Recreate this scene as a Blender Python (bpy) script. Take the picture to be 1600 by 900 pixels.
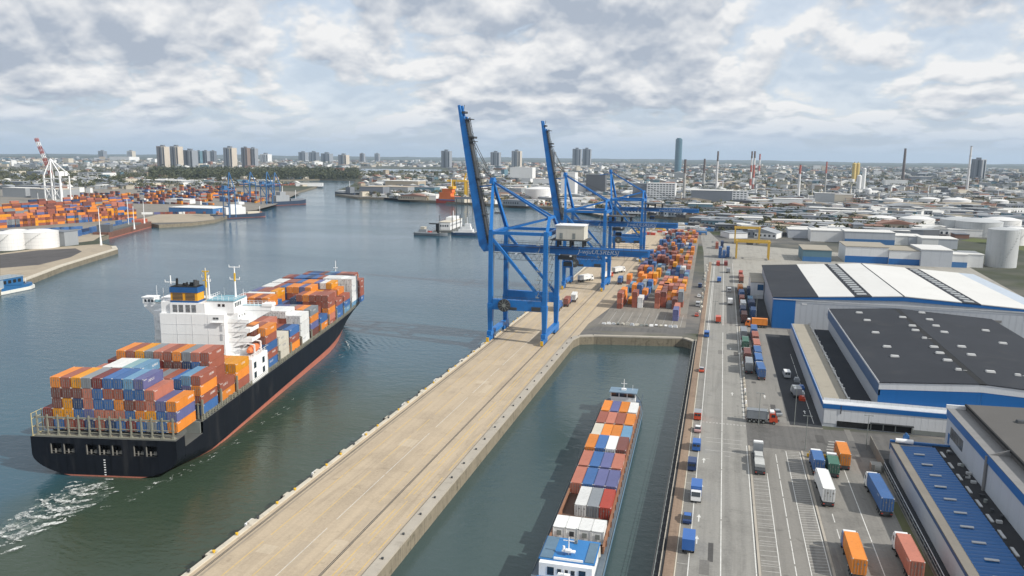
import bpy, bmesh, math, random
from mathutils import Vector, Matrix
random.seed(7)
R = math.radians
for o in list(bpy.data.objects): bpy.data.objects.remove(o)
SC = bpy.context.scene
COL = SC.collection

# ------------------------------------------------------------------ camera
F_PX, CAM_H = 1200.0, 76.0
PITCH = math.atan(205 / F_PX); YAW = math.atan(330 * math.cos(PITCH) / F_PX); ROLL = R(0.6)
FWD = Vector((-math.sin(YAW) * math.cos(PITCH), math.cos(YAW) * math.cos(PITCH), -math.sin(PITCH)))
_r = Vector((math.cos(YAW), math.sin(YAW), 0)); _u = _r.cross(FWD)
RGT = _r * math.cos(ROLL) + _u * math.sin(ROLL); UPV = _u * math.cos(ROLL) - _r * math.sin(ROLL)
cam_data = bpy.data.cameras.new('camera'); cam = bpy.data.objects.new('camera', cam_data); COL.objects.link(cam)
cam_data.sensor_width = 36; cam_data.lens = F_PX / 1600 * 36; cam_data.clip_start = 1; cam_data.clip_end = 80000
M3 = Matrix((RGT, UPV, -FWD)).transposed()
cam.matrix_world = Matrix.Translation((0, 0, CAM_H)) @ M3.to_4x4()
SC.camera = cam

# ------------------------------------------------------------------ sun, sky, exposure
SUN_EL = R(36); SUN_DIR = Vector((0.985 * math.cos(SUN_EL), -0.17 * math.cos(SUN_EL), math.sin(SUN_EL))).normalized()
sd = bpy.data.lights.new('sun', 'SUN'); sd.energy = 5.0; sd.angle = R(0.6); sd.color = (1.0, 0.945, 0.86)
sun = bpy.data.objects.new('sun', sd); COL.objects.link(sun)
sun.rotation_euler = SUN_DIR.to_track_quat('Z', 'Y').to_euler(); sun.location = (0, 0, 400)
W = bpy.data.worlds.new('World'); SC.world = W; W.use_nodes = True
SC.view_settings.view_transform = 'Standard'; SC.view_settings.look = 'None'
SC.view_settings.exposure = 0.0; SC.view_settings.gamma = 1.0; SC.view_settings.use_curve_mapping = False

class NG:
    """short hand for node trees"""
    def __init__(s, nt): s.nt = nt; s.n = nt.nodes; s.l = nt.links
    def node(s, t, **k):
        n = s.n.new(t)
        for a, b in k.items():
            if a == 'inp':
                for i, v in b.items(): s.put(n.inputs[i], v)
            else: setattr(n, a, b)
        return n
    def put(s, sock, v):
        if isinstance(v, bpy.types.NodeSocket): s.l.new(v, sock)
        else: sock.default_value = v
    def math(s, op, a, b=0.0, c=None, clamp=False):
        n = s.n.new('ShaderNodeMath'); n.operation = op; n.use_clamp = clamp
        s.put(n.inputs[0], a); s.put(n.inputs[1], b)
        if c is not None: s.put(n.inputs[2], c)
        return n.outputs[0]
    def mix(s, f, a, b, mode='MIX'):
        n = s.n.new('ShaderNodeMix'); n.data_type = 'RGBA'; n.blend_type = mode
        s.put(n.inputs[0], f); s.put(n.inputs[6], a); s.put(n.inputs[7], b)
        return n.outputs[2]
    def ramp(s, f, lo, hi, a=0.0, b=1.0, smooth=True):
        n = s.n.new('ShaderNodeMapRange'); n.interpolation_type = 'SMOOTHSTEP' if smooth else 'LINEAR'
        s.put(n.inputs[0], f); s.put(n.inputs[1], lo); s.put(n.inputs[2], hi); s.put(n.inputs[3], a); s.put(n.inputs[4], b)
        return n.outputs[0]
    def noise(s, vec, scale, detail=4, rough=0.55, dist=0.0, dim='3D'):
        n = s.n.new('ShaderNodeTexNoise'); n.noise_dimensions = dim
        if vec is not None: s.l.new(vec, n.inputs['Vector'])
        n.inputs['Scale'].default_value = scale; n.inputs['Detail'].default_value = detail
        n.inputs['Roughness'].default_value = rough; n.inputs['Distortion'].default_value = dist
        return n.outputs['Fac']
    def mapping(s, vec, scale=(1, 1, 1), loc=(0, 0, 0), rot=(0, 0, 0)):
        n = s.n.new('ShaderNodeMapping'); s.l.new(vec, n.inputs[0])
        n.inputs['Location'].default_value = loc; n.inputs['Rotation'].default_value = rot; n.inputs['Scale'].default_value = scale
        return n.outputs[0]

def build_sky():
    g = NG(W.node_tree); g.n.clear()
    out = g.node('ShaderNodeOutputWorld')
    sky = g.node('ShaderNodeTexSky'); sky.sky_type = 'NISHITA'; sky.sun_disc = False
    sky.sun_elevation = SUN_EL; sky.sun_rotation = math.atan2(SUN_DIR.x, SUN_DIR.y); sky.altitude = 80
    sky.air_density = 1.0; sky.dust_density = 1.6; sky.ozone_density = 1.2
    bg = g.node('ShaderNodeBackground'); g.l.new(sky.outputs[0], bg.inputs[0]); bg.inputs[1].default_value = 0.13
    tc = g.node('ShaderNodeTexCoord')
    sp = g.node('ShaderNodeSeparateXYZ'); g.l.new(tc.outputs['Generated'], sp.inputs[0])
    z = g.math('MAXIMUM', sp.outputs[2], 0.0)
    def layer(dz, off):
        # directions folded onto a cloud deck that bends down to the horizon
        k = g.math('POWER', g.math('ADD', g.math('ADD', z, dz), 0.045), -0.27)
        c = g.node('ShaderNodeCombineXYZ')
        g.put(c.inputs[0], g.math('ADD', g.math('MULTIPLY', sp.outputs[0], k), off[0]))
        g.put(c.inputs[1], g.math('ADD', g.math('MULTIPLY', sp.outputs[1], k), off[1]))
        c.inputs[2].default_value = off[2]
        return c.outputs[0]
    OFF = (4.6, 2.2, 1.4)
    def puff(v, sc):
        n = g.noise(v, sc, 4, 0.5)
        return g.math('ABSOLUTE', g.math('SUBTRACT', g.math('MULTIPLY', n, 2.0), 1.0))
    def dens(v):
        w = g.noise(v, 2.3, 2, 0.5)
        a = g.noise(v, 5.2, 8, 0.44, 0.0)
        b = g.noise(v, 20.0, 5, 0.5)
        d = g.math('ADD', g.math('ADD', g.math('MULTIPLY', a, 0.50), g.math('MULTIPLY', w, 0.42)), g.math('MULTIPLY', b, 0.055))
        return g.math('ADD', d, g.math('MULTIPLY', g.math('SUBTRACT', puff(v, 7.4), 0.12), 0.34))
    d0 = dens(layer(0.0, OFF)); d1 = dens(layer(0.008, OFF)); d2 = dens(layer(0.026, OFF))
    cover = g.ramp(d0, 0.37, 0.48)
    lit = g.math('ADD', g.math('MULTIPLY', g.math('SUBTRACT', d0, d1), 4.6), g.math('MULTIPLY', g.math('SUBTRACT', d0, d2), 4.0))
    thick = g.ramp(d0, 0.43, 0.66)
    sh = g.math('ADD', 0.75, g.math('SUBTRACT', lit, g.math('MULTIPLY', thick, 0.56)), clamp=True)
    ccol = g.mix(sh, (0.445, 0.505, 0.60, 1), (0.94, 0.94, 0.94, 1))
    # clouds fade into the air towards the horizon
    fade = g.ramp(z, 0.0, 0.07, 0.0, 1.0)
    hz = g.mix(fade, (0.525, 0.63, 0.765, 1), ccol)
    veil = g.ramp(z, 0.0, 0.07, 0.98, 0.35)
    alpha = g.math('MAXIMUM', cover, veil)
    thin = g.math('MAXIMUM', alpha, 0.86)
    hz2 = g.mix(g.math('SUBTRACT', 1.0, alpha), hz, (0.68, 0.79, 0.93, 1))
    cb = g.node('ShaderNodeBackground'); g.l.new(hz2, cb.inputs[0]); cb.inputs[1].default_value = 0.97
    mx = g.node('ShaderNodeMixShader'); g.put(mx.inputs[0], thin); g.l.new(bg.outputs[0], mx.inputs[1]); g.l.new(cb.outputs[0], mx.inputs[2])
    g.l.new(mx.outputs[0], out.inputs[0])
build_sky()

# ------------------------------------------------------------------ helpers
def ray(x, y): return FWD + RGT * ((x - 800) / F_PX) - UPV * ((y - 450) / F_PX)
def P(x, y, z=3.5):
    d = ray(x, y); t = (z - CAM_H) / d.z
    return (d.x * t, d.y * t)
def H_at(x, y, Y):
    d = ray(x, y); t = Y / d.y
    return CAM_H + d.z * t
def depth(x, y, z=3.5):
    X, Y = P(x, y, z); return Vector((X, Y, z - CAM_H)).dot(FWD)
def sees(X, Y, Z=3.5):
    v = Vector((X, Y, Z - CAM_H)); d = v.dot(FWD)
    return 800 + F_PX * v.dot(RGT) / d, 450 - F_PX * v.dot(UPV) / d

_W = ['zeroth', 'first', 'second', 'third', 'fourth', 'fifth', 'sixth', 'seventh', 'eighth', 'ninth', 'tenth', 'eleventh', 'twelfth', 'thirteenth', 'fourteenth', 'fifteenth', 'sixteenth', 'seventeenth', 'eighteenth', 'nineteenth', 'twentieth']
def nth(n):
    if n <= 20: return _W[n]
    return '%d%s' % (n, {1: 'st', 2: 'nd', 3: 'rd'}.get(n % 10 if n % 100 not in (11, 12, 13) else 0, 'th'))

class MB:
    def __init__(s): s.v = []; s.f = []; s.m = []
    def add(s, vs, fs, m=0):
        b = len(s.v); s.v += [tuple(p) for p in vs]
        for f in fs: s.f.append(tuple(b + i for i in f)); s.m.append(m)
        return s
    def box(s, x0, x1, y0, y1, z0, z1, m=0):
        return s.add([(x0, y0, z0), (x1, y0, z0), (x1, y1, z0), (x0, y1, z0), (x0, y0, z1), (x1, y0, z1), (x1, y1, z1), (x0, y1, z1)],
                     [(0, 3, 2, 1), (4, 5, 6, 7), (0, 1, 5, 4), (1, 2, 6, 5), (2, 3, 7, 6), (3, 0, 4, 7)], m)
    def taper(s, x0, x1, y0, y1, z0, z1, ix, iy, m=0):
        return s.add([(x0, y0, z0), (x1, y0, z0), (x1, y1, z0), (x0, y1, z0), (x0 + ix, y0 + iy, z1), (x1 - ix, y0 + iy, z1), (x1 - ix, y1 - iy, z1), (x0 + ix, y1 - iy, z1)],
                     [(0, 3, 2, 1), (4, 5, 6, 7), (0, 1, 5, 4), (1, 2, 6, 5), (2, 3, 7, 6), (3, 0, 4, 7)], m)
    def beam(s, p, q, w, h=None, m=0, w2=None, h2=None):
        p = Vector(p); q = Vector(q); h = h or w; w2 = w2 or w; h2 = h2 or h
        d = (q - p).normalized(); a = d.cross(Vector((0, 0, 1)))
        if a.length < 1e-3: a = Vector((1, 0, 0))
        a.normalize(); b = a.cross(d)
        c = []
        for o, ww, hh_ in ((p, w, h), (q, w2, h2)):
            c += [o - a * ww / 2 - b * hh_ / 2, o + a * ww / 2 - b * hh_ / 2, o + a * ww / 2 + b * hh_ / 2, o - a * ww / 2 + b * hh_ / 2]
        return s.add(c, [(3, 2, 1, 0), (4, 5, 6, 7), (0, 1, 5, 4), (1, 2, 6, 5), (2, 3, 7, 6), (3, 0, 4, 7)], m)
    def tube(s, p, q, r, r2=None, n=8, m=0, cap=True):
        p = Vector(p); q = Vector(q); r2 = r if r2 is None else r2
        d = (q - p).normalized(); a = d.cross(Vector((0, 0, 1)))
        if a.length < 1e-3: a = Vector((1, 0, 0))
        a.normalize(); b = d.cross(a); vs = []
        for o, rr in ((p, r), (q, r2)):
            for i in range(n):
                t = 2 * math.pi * i / n; vs.append(o + a * math.cos(t) * rr + b * math.sin(t) * rr)
        fs = [(i, (i + 1) % n, n + (i + 1) % n, n + i) for i in range(n)]
        if cap: fs += [tuple(range(n))[::-1], tuple(range(n, 2 * n))]
        return s.add(vs, fs, m)
    def prism(s, pts, z0, z1, m=0):
        n = len(pts); vs = [(x, y, z0) for x, y in pts] + [(x, y, z1) for x, y in pts]
        a = sum(pts[i][0] * pts[(i + 1) % n][1] - pts[(i + 1) % n][0] * pts[i][1] for i in range(n))
        fs = [(i, (i + 1) % n, n + (i + 1) % n, n + i) for i in range(n)] + [tuple(range(n))[::-1], tuple(range(n, 2 * n))]
        if a < 0: fs = [f[::-1] for f in fs]
        return s.add(vs, fs, m)
    def side(s, prof, x0, x1, m=0):
        """profile of (y,z) points pushed along x"""
        n = len(prof); vs = [(x0, y, z) for y, z in prof] + [(x1, y, z) for y, z in prof]
        a = sum(prof[i][0] * prof[(i + 1) % n][1] - prof[(i + 1) % n][0] * prof[i][1] for i in range(n))
        fs = [(i, (i + 1) % n, n + (i + 1) % n, n + i) for i in range(n)] + [tuple(range(n))[::-1], tuple(range(n, 2 * n))]
        if a < 0: fs = [f[::-1] for f in fs]
        return s.add(vs, fs, m)
    def front(s, prof, y0, y1, m=0):
        """profile of (x,z) points pushed along y"""
        n = len(prof); vs = [(x, y0, z) for x, z in prof] + [(x, y1, z) for x, z in prof]
        a = sum(prof[i][0] * prof[(i + 1) % n][1] - prof[(i + 1) % n][0] * prof[i][1] for i in range(n))
        fs = [(i, (i + 1) % n, n + (i + 1) % n, n + i) for i in range(n)] + [tuple(range(n))[::-1], tuple(range(n, 2 * n))]
        if a > 0: fs = [f[::-1] for f in fs]
        return s.add(vs, fs, m)
    def sheet(s, pts, z, m=0): return s.add([(x, y, z) for x, y in pts], [tuple(range(len(pts)))], m)
    def dome(s, cx, cy, z, r, h, n=24, m=0):
        vs = [(cx, cy, z + h)]; fs = []
        for k, rr in ((1, 0.55), (2, 1.0)):
            for i in range(n):
                t = 2 * math.pi * i / n; vs.append((cx + math.cos(t) * r * rr, cy + math.sin(t) * r * rr, z + h * (1 - rr * rr)))
        for i in range(n):
            j = (i + 1) % n; fs.append((0, 1 + i, 1 + j)); fs.append((1 + i, 1 + n + i, 1 + n + j, 1 + j))
        return s.add(vs, fs, m)
    def mesh(s, name, mats):
        me = bpy.data.meshes.new(name); me.from_pydata(s.v, [], s.f)
        for m in (mats if isinstance(mats, (list, tuple)) else [mats]): me.materials.append(m)
        if any(s.m): me.polygons.foreach_set('material_index', s.m)
        me.update(); return me
    def build(s, name, mats, parent=None, loc=(0, 0, 0), rz=0.0, smooth=False):
        me = s.mesh(name, mats)
        if smooth:
            me.polygons.foreach_set('use_smooth', [True] * len(me.polygons))
        return put(name, me, parent, loc, rz)
def put(name, me, parent=None, loc=(0, 0, 0), rz=0.0):
    o = bpy.data.objects.new(name, me); COL.objects.link(o)
    o.parent = parent; o.location = loc; o.rotation_euler = (0, 0, rz)
    return o
def tag(o, label, cat, group=None):
    o['label'] = label; o['category'] = cat
    if group: o['group'] = group
    return o
def thing(name, label, cat, loc=(0, 0, 0), rz=0.0, group=None):
    o = bpy.data.objects.new(name, None); COL.objects.link(o); o.empty_display_size = 0.5
    o.location = loc; o.rotation_euler = (0, 0, rz)
    return tag(o, label, cat, group)
def struct(o): o['kind'] = 'structure'; return o
def stuff(o, label=None, cat=None):
    o['kind'] = 'stuff'
    if label: tag(o, label, cat)
    return o
def copy_tree(o, parent=None):
    c = o.copy(); COL.objects.link(c); c.parent = parent
    for ch in list(o.children): copy_tree(ch, c)
    return c

# ------------------------------------------------------------------ materials
MT = {}
def mat(name, col, rough=0.6, metal=0.0, var=0.18, scale=0.6, bump=0.0, bscale=8.0, rnd=0.0, spec=0.4, streak=0.0, dirt=None, wave=None, coord='Object', dst=None):
    """painted or mineral surface with blotchy colour, grime and fine relief"""
    if name in MT: return MT[name]
    m = bpy.data.materials.new(name); m.use_nodes = True; g = NG(m.node_tree)
    b = g.n['Principled BSDF']; tc = g.node('ShaderNodeTexCoord'); v = tc.outputs[coord]
    c4 = tuple(col) + (1,)
    n1 = g.noise(v, scale, 6, 0.6); n2 = g.noise(v, scale * 7.3, 4, 0.6)
    k = g.math('ADD', g.math('MULTIPLY', g.math('SUBTRACT', n1, 0.5), var * 2.6), g.math('MULTIPLY', g.math('SUBTRACT', n2, 0.5), var * 1.2))
    if streak:
        ns = g.noise(g.mapping(v, (1.2, 1.2, 0.07)), scale * 3 + 0.4, 5, 0.6)
        k = g.math('SUBTRACT', k, g.math('MULTIPLY', g.ramp(ns, 0.5, 0.75), streak))
    if rnd:
        oi = g.node('ShaderNodeObjectInfo')
        k = g.math('ADD', k, g.math('MULTIPLY', g.math('SUBTRACT', oi.outputs['Random'], 0.55), rnd))
    hsv = g.node('ShaderNodeHueSaturation'); hsv.inputs['Color'].default_value = c4; g.put(hsv.inputs['Value'], g.math('ADD', 1.0, k))
    c = hsv.outputs[0]
    if dirt:
        nd = g.noise(v if dst is None else g.mapping(v, (1, 1, dst)), scale * 2.1, 7, 0.65, 0.3)
        c = g.mix(g.math('MULTIPLY', g.ramp(nd, 0.52, 0.72), dirt[1]), c, tuple(dirt[0]) + (1,))
    g.l.new(c, b.inputs['Base Color'])
    b.inputs['Roughness'].default_value = rough; b.inputs['Metallic'].default_value = metal
    b.inputs['Specular IOR Level'].default_value = spec
    h = None
    if bump: h = g.math('MULTIPLY', g.noise(v, bscale, 5, 0.6), bump)
    if wave:
        wv = g.node('ShaderNodeTexWave'); wv.wave_type = 'BANDS'; wv.bands_direction = wave[0]; wv.wave_profile = 'SIN'
        wv.inputs['Scale'].default_value = wave[1]; g.l.new(v, wv.inputs[0])
        wh = g.math('MULTIPLY', wv.outputs['Fac'], wave[2]); h = wh if h is None else g.math('ADD', h, wh)
    if h is not None:
        bp = g.node('ShaderNodeBump'); bp.inputs['Strength'].default_value = 1.0; bp.inputs['Distance'].default_value = 1.0
        g.put(bp.inputs['Height'], h); g.l.new(bp.outputs[0], b.inputs['Normal'])
    MT[name] = m; return m

CC = dict(orange=(.64, .215, .032), rust=(.275, .088, .058), salmon=(.42, .155, .105), brown=(.16, .06, .048), yellow=(.62, .26, .012),
          blue=(.045, .125, .31), navy=(.022, .048, .12), lightblue=(.13, .27, .41), indigo=(.11, .12, .26), white=(.68, .69, .68),
          grey=(.20, .22, .24), aqua=(.22, .36, .38), red=(.36, .055, .035), darkred=(.17, .034, .03), beige=(.56, .53, .45), green=(.05, .14, .10))
def container_mat(k, c):
    m = mat('container_' + k, c, 0.5, 0, 0.14, 0.5, rnd=0.26, streak=0.16, dirt=((.12, .07, .05), 0.22), wave=('Y', 1.05, 0.03))
    # stencilled line names and numbers: worn print on the long sides and door ends
    g = NG(m.node_tree); b = g.n['Principled BSDF']; src = b.inputs['Base Color'].links[0].from_socket
    tc = g.node('ShaderNodeTexCoord'); sp = g.node('ShaderNodeSeparateXYZ'); g.l.new(tc.outputs['Object'], sp.inputs[0]); oi = g.node('ShaderNodeObjectInfo'); r = oi.outputs['Random']
    x, y, z = sp.outputs
    def band(v, lo, hi): return g.math('MULTIPLY', g.math('GREATER_THAN', v, lo), g.math('LESS_THAN', v, hi))
    side = g.math('GREATER_THAN', g.math('ABSOLUTE', x), 1.1)
    y0 = g.math('MULTIPLY', g.math('SUBTRACT', g.math('FRACT', g.math('MULTIPLY', r, 7.3)), .6), 4.0); yl = g.math('SUBTRACT', y, y0)
    glyph = g.math('GREATER_THAN', g.noise(g.mapping(tc.outputs['Object'], (0, 3.2, 1.6)), 1.0, 2, .6), .46)
    big = g.math('MULTIPLY', g.math('MULTIPLY', band(yl, -.2, 2.6), band(z, 1.25, 1.85)), g.math('MULTIPLY', glyph, g.math('GREATER_THAN', g.math('FRACT', g.math('MULTIPLY', r, 13.7)), .45)))
    small = g.math('MULTIPLY', g.math('MULTIPLY', band(y, -4.2, -2.9), band(z, 2.05, 2.3)), glyph)
    f = g.math('MULTIPLY', side, g.math('MAXIMUM', big, small))
    ink = (.62, .62, .60, 1) if k not in ('white', 'beige') else (.10, .13, .2, 1)
    g.l.new(g.mix(g.math('MULTIPLY', f, .62), src, ink), b.inputs['Base Color'])
    return m
CM = {k: container_mat(k, c) for k, c in CC.items()}
M_rod = mat('galvanised_rod', (.24, .235, .225), 0.5, 0.4); M_cast = mat('corner_casting', (.62, .60, .56), 0.6)
M_blue = mat('crane_blue', (.010, .145, .44), 0.42, 0, 0.10, 0.25, streak=0.14, dirt=((.02, .06, .14), 0.25))
M_steel = mat('dark_steel', (.055, .06, .065), 0.55, 0.3); M_grey = mat('grey_steel', (.22, .24, .23), 0.55, 0.2)
M_white = mat('white_paint', (.78, .79, .79), 0.45, 0, 0.05, 0.2, streak=0.08); M_cream = mat('cream_paint', (.55, .53, .46), 0.5, 0, 0.08, 0.3, streak=0.1)
M_glass = mat('dark_glass', (.02, .028, .035), 0.08, 0, 0.1, spec=0.8); M_black = mat('black_void', (.008, .009, .010), 0.8, 0, 0.1)
M_rubber = mat('rubber', (.018, .018, .018), 0.85, 0, 0.1); M_yellow = mat('crane_yellow', (.62, .38, .02), 0.5, 0, 0.1)
M_orange = mat('bright_orange', (.70, .16, .03), 0.45, 0, 0.08); M_redp = mat('red_paint', (.42, .05, .03), 0.45, 0, 0.1)
M_conc = mat('concrete', (.36, .33, .28), 0.85, 0, 0.16, 0.12, bump=0.02, bscale=3, dirt=((.16, .14, .11), 0.5))
M_concw = mat('pale_coping', (.50, .46, .38), 0.85, 0, 0.14, 0.3, bump=0.02, bscale=3, dirt=((.22, .19, .14), 0.5))
M_wall = mat('quay_face', (.20, .175, .13), 0.9, 0, 0.25, 0.25, bump=0.08, bscale=1.2, streak=0.5, dirt=((.05, .05, .03), 0.7))
M_line = mat('road_paint_white', (.60, .60, .57), 0.7, 0, 0.2, 1.0, dirt=((.2, .2, .19), 0.7)); M_liney = mat('road_paint_yellow', (.55, .38, .12), 0.7, 0, 0.2, 1.0, dirt=((.2, .19, .15), 0.5))
M_hull = mat('hull_black', (.008, .010, .015), 0.5, 0, 0.25, 0.15, streak=0.6, spec=.16, dirt=((.060, .058, .058), 0.30), dst=.16); M_boot = mat('hull_red', (.36, .125, .085), 0.6, 0, 0.16, 0.2, streak=0.3, dirt=((.14, .10, .08), 0.6), dst=.3)
M_deck = mat('ship_deck', (.10, .105, .10), 0.7, 0, 0.2, 0.3); M_lash = mat('lashing_steel', (.21, .21, .17), 0.65, 0, 0.18, 0.5, dirt=((.16, .09, .05), 0.5))
M_bargeb = mat('barge_blue', (.03, .13, .30), 0.5, 0, 0.14, 0.4, dirt=((.10, .12, .14), 0.4)); M_rusty = mat('rusty_coaming', (.24, .12, .07), 0.8, 0, 0.2, 0.5, dirt=((.12, .06, .04), 0.5))
# ------------------------------------------------------------------ setting: water, ground, quays, roads
def water_mat():
    m = bpy.data.materials.new('harbour_water'); m.use_nodes = True; g = NG(m.node_tree); b = g.n['Principled BSDF']
    tc = g.node('ShaderNodeTexCoord'); v = tc.outputs['Object']
    n = g.noise(v, 0.012, 4, 0.5)
    blue = g.mix(g.ramp(n, 0.35, 0.65), (.020, .068, .105, 1), (.026, .080, .115, 1))
    # hull's shade and reflection painted olive beside the ship; basin has its own tone
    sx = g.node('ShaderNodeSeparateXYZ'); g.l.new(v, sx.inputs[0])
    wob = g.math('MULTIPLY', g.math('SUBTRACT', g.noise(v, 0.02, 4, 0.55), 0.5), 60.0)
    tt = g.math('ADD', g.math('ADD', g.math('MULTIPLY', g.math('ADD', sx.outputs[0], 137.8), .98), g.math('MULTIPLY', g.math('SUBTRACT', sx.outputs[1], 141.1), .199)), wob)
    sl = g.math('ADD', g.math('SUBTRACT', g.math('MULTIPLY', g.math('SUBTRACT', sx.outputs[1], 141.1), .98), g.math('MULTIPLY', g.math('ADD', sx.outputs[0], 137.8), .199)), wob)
    hull_shade = g.math('MULTIPLY', g.math('MULTIPLY', g.ramp(tt, -22, 8), g.ramp(tt, 45, 105, 1, 0)), g.ramp(sl, 40, 125, 1, 0))
    basin = g.ramp(sx.outputs[0], -62, -56)
    c = g.mix(g.math('MULTIPLY', hull_shade, .85), blue, (.036, .050, .022, 1))
    c = g.mix(basin, c, (.046, .074, .074, 1))
    g.l.new(c, b.inputs['Base Color'])
    b.inputs['IOR'].default_value = 1.333; b.inputs['Specular IOR Level'].default_value = 0.42
    patch = g.noise(g.mapping(v, (.004, .011, 1)), 1.0, 4, 0.55)
    g.put(b.inputs['Roughness'], g.ramp(patch, 0.35, 0.7, 0.07, 0.15))
    w1 = g.noise(g.mapping(v, (0.16, 0.30, 1), rot=(0, 0, 0.4)), 1.0, 3, 0.5)
    w2 = g.noise(g.mapping(v, (0.55, 0.9, 1), rot=(0, 0, -0.3)), 1.0, 4, 0.6)
    amp = g.ramp(patch, 0.3, 0.7, 0.55, 1.15)
    # sheltered dock basin is calmer
    calm = g.ramp(sx.outputs[0], -70.0, -58.0, 1.0, 0.55)
    h = g.math('ADD', g.math('MULTIPLY', w1, 0.26), g.math('MULTIPLY', w2, 0.15))
    h = g.math('MULTIPLY', g.math('MULTIPLY', h, amp), calm)
    # bow wave feathers and the churned wake astern of the big ship: arcs round the bow shoulder
    def arcs(cx, cy, r0, r1, wl, a):
        dx = g.math('SUBTRACT', sx.outputs[0], cx); dy = g.math('SUBTRACT', sx.outputs[1], cy)
        rr = g.math('SQRT', g.math('ADD', g.math('MULTIPLY', dx, dx), g.math('MULTIPLY', dy, dy)))
        band = g.math('MULTIPLY', g.ramp(rr, r0, r0 + 8, 0, 1), g.ramp(rr, r1 - 30, r1, 1, 0))
        side = g.math('MULTIPLY', g.ramp(dx, 2, 14, 0, 1), g.ramp(dy, -2, -22, 0, 1))
        ph = g.math('ADD', g.math('MULTIPLY', g.math('ADD', dx, g.math('MULTIPLY', dy, 0.75)), 2 * math.pi / wl), g.math('MULTIPLY', w1, 9.0))
        return g.math('MULTIPLY', g.math('MULTIPLY', g.math('MULTIPLY', band, side), g.math('SINE', ph)), a)
    h = g.math('ADD', h, arcs(-160, 300, 8, 55, 3.2, 0.07))
    bp = g.node('ShaderNodeBump'); bp.inputs['Strength'].default_value = 1.0; bp.inputs['Distance'].default_value = 1.0
    g.put(bp.inputs['Height'], h); g.l.new(bp.outputs[0], b.inputs['Normal'])
    return m
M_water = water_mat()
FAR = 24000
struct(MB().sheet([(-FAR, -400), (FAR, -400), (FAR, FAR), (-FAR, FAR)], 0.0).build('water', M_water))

QZ = 3.5
shore_r = [(-8.5, -200), (-8.5, 310.5), (-12.5, 314.0), (-48, 307), (-53.5, 304.2), (-55, 298), (-55, -200), (-87, -200), (-87, 300), (-85.5, 430), (-88.5, 620), (-89, 800), (-76, 836), (-40, 880), (-8, 920), (-14, 952), (-120, 1040), (-222, 1099), (-360, 1152), (-505, 1201)]
shore_f = [P(*p) for p in ((600, 309), (560, 308), (524, 303), (530, 296), (552, 288), (556, 281.5), (500, 280), (440, 281), (405, 284))]
shore_l = [P(*p) for p in ((440, 287), (497, 287.5), (495, 291), (462, 300), (436, 313), (424, 318), (388, 326), (335, 343.5), (300, 348), (248, 351), (234, 349), (194, 358.5), (158, 371), (156, 379), (181, 384.5), (184, 389), (100, 415), (45, 436), (0, 452))] + [(-372, 300), (-420, 200), (-520, -200)]
outer = [(-FAR, -200), (-FAR, 9000), (-17000, 19000), (-9000, FAR), (9000, FAR), (FAR, 16000), (FAR, -200)]
land = shore_r + shore_f + shore_l + outer

def ground_mat():
    m = bpy.data.materials.new('port_ground'); m.use_nodes = True; g = NG(m.node_tree); b = g.n['Principled BSDF']
    tc = g.node('ShaderNodeTexCoord'); v = tc.outputs['Object']
    n1 = g.noise(v, 0.006, 6, 0.6); n2 = g.noise(v, 0.03, 5, 0.6); n3 = g.noise(v, 0.0015, 4, 0.5)
    c = g.mix(g.ramp(n2, .4, .6), (.10, .10, .10, 1), (.17, .16, .145, 1))
    c = g.mix(g.ramp(n1, .50, .60), c, (.055, .065, .030, 1))
    c = g.mix(g.math('MULTIPLY', g.ramp(n3, .46, .56), 0.8), c, (.040, .050, .028, 1))
    # fields and woods take over far out
    sx = g.node('ShaderNodeSeparateXYZ'); g.l.new(v, sx.inputs[0])
    far = g.ramp(sx.outputs[1], 3500, 9000)
    fld = g.mix(g.ramp(g.noise(g.mapping(v, (.0006, .0016, 1)), 1.0, 6, 0.7), .42, .6), (.035, .045, .030, 1), (.10, .095, .06, 1))
    c = g.mix(far, c, fld)
    g.l.new(c, b.inputs['Base Color']); b.inputs['Roughness'].default_value = 0.9; b.inputs['Specular IOR Level'].default_value = 0.2
    return m
struct(MB().sheet(land, QZ).build('ground', ground_mat()))

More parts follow.
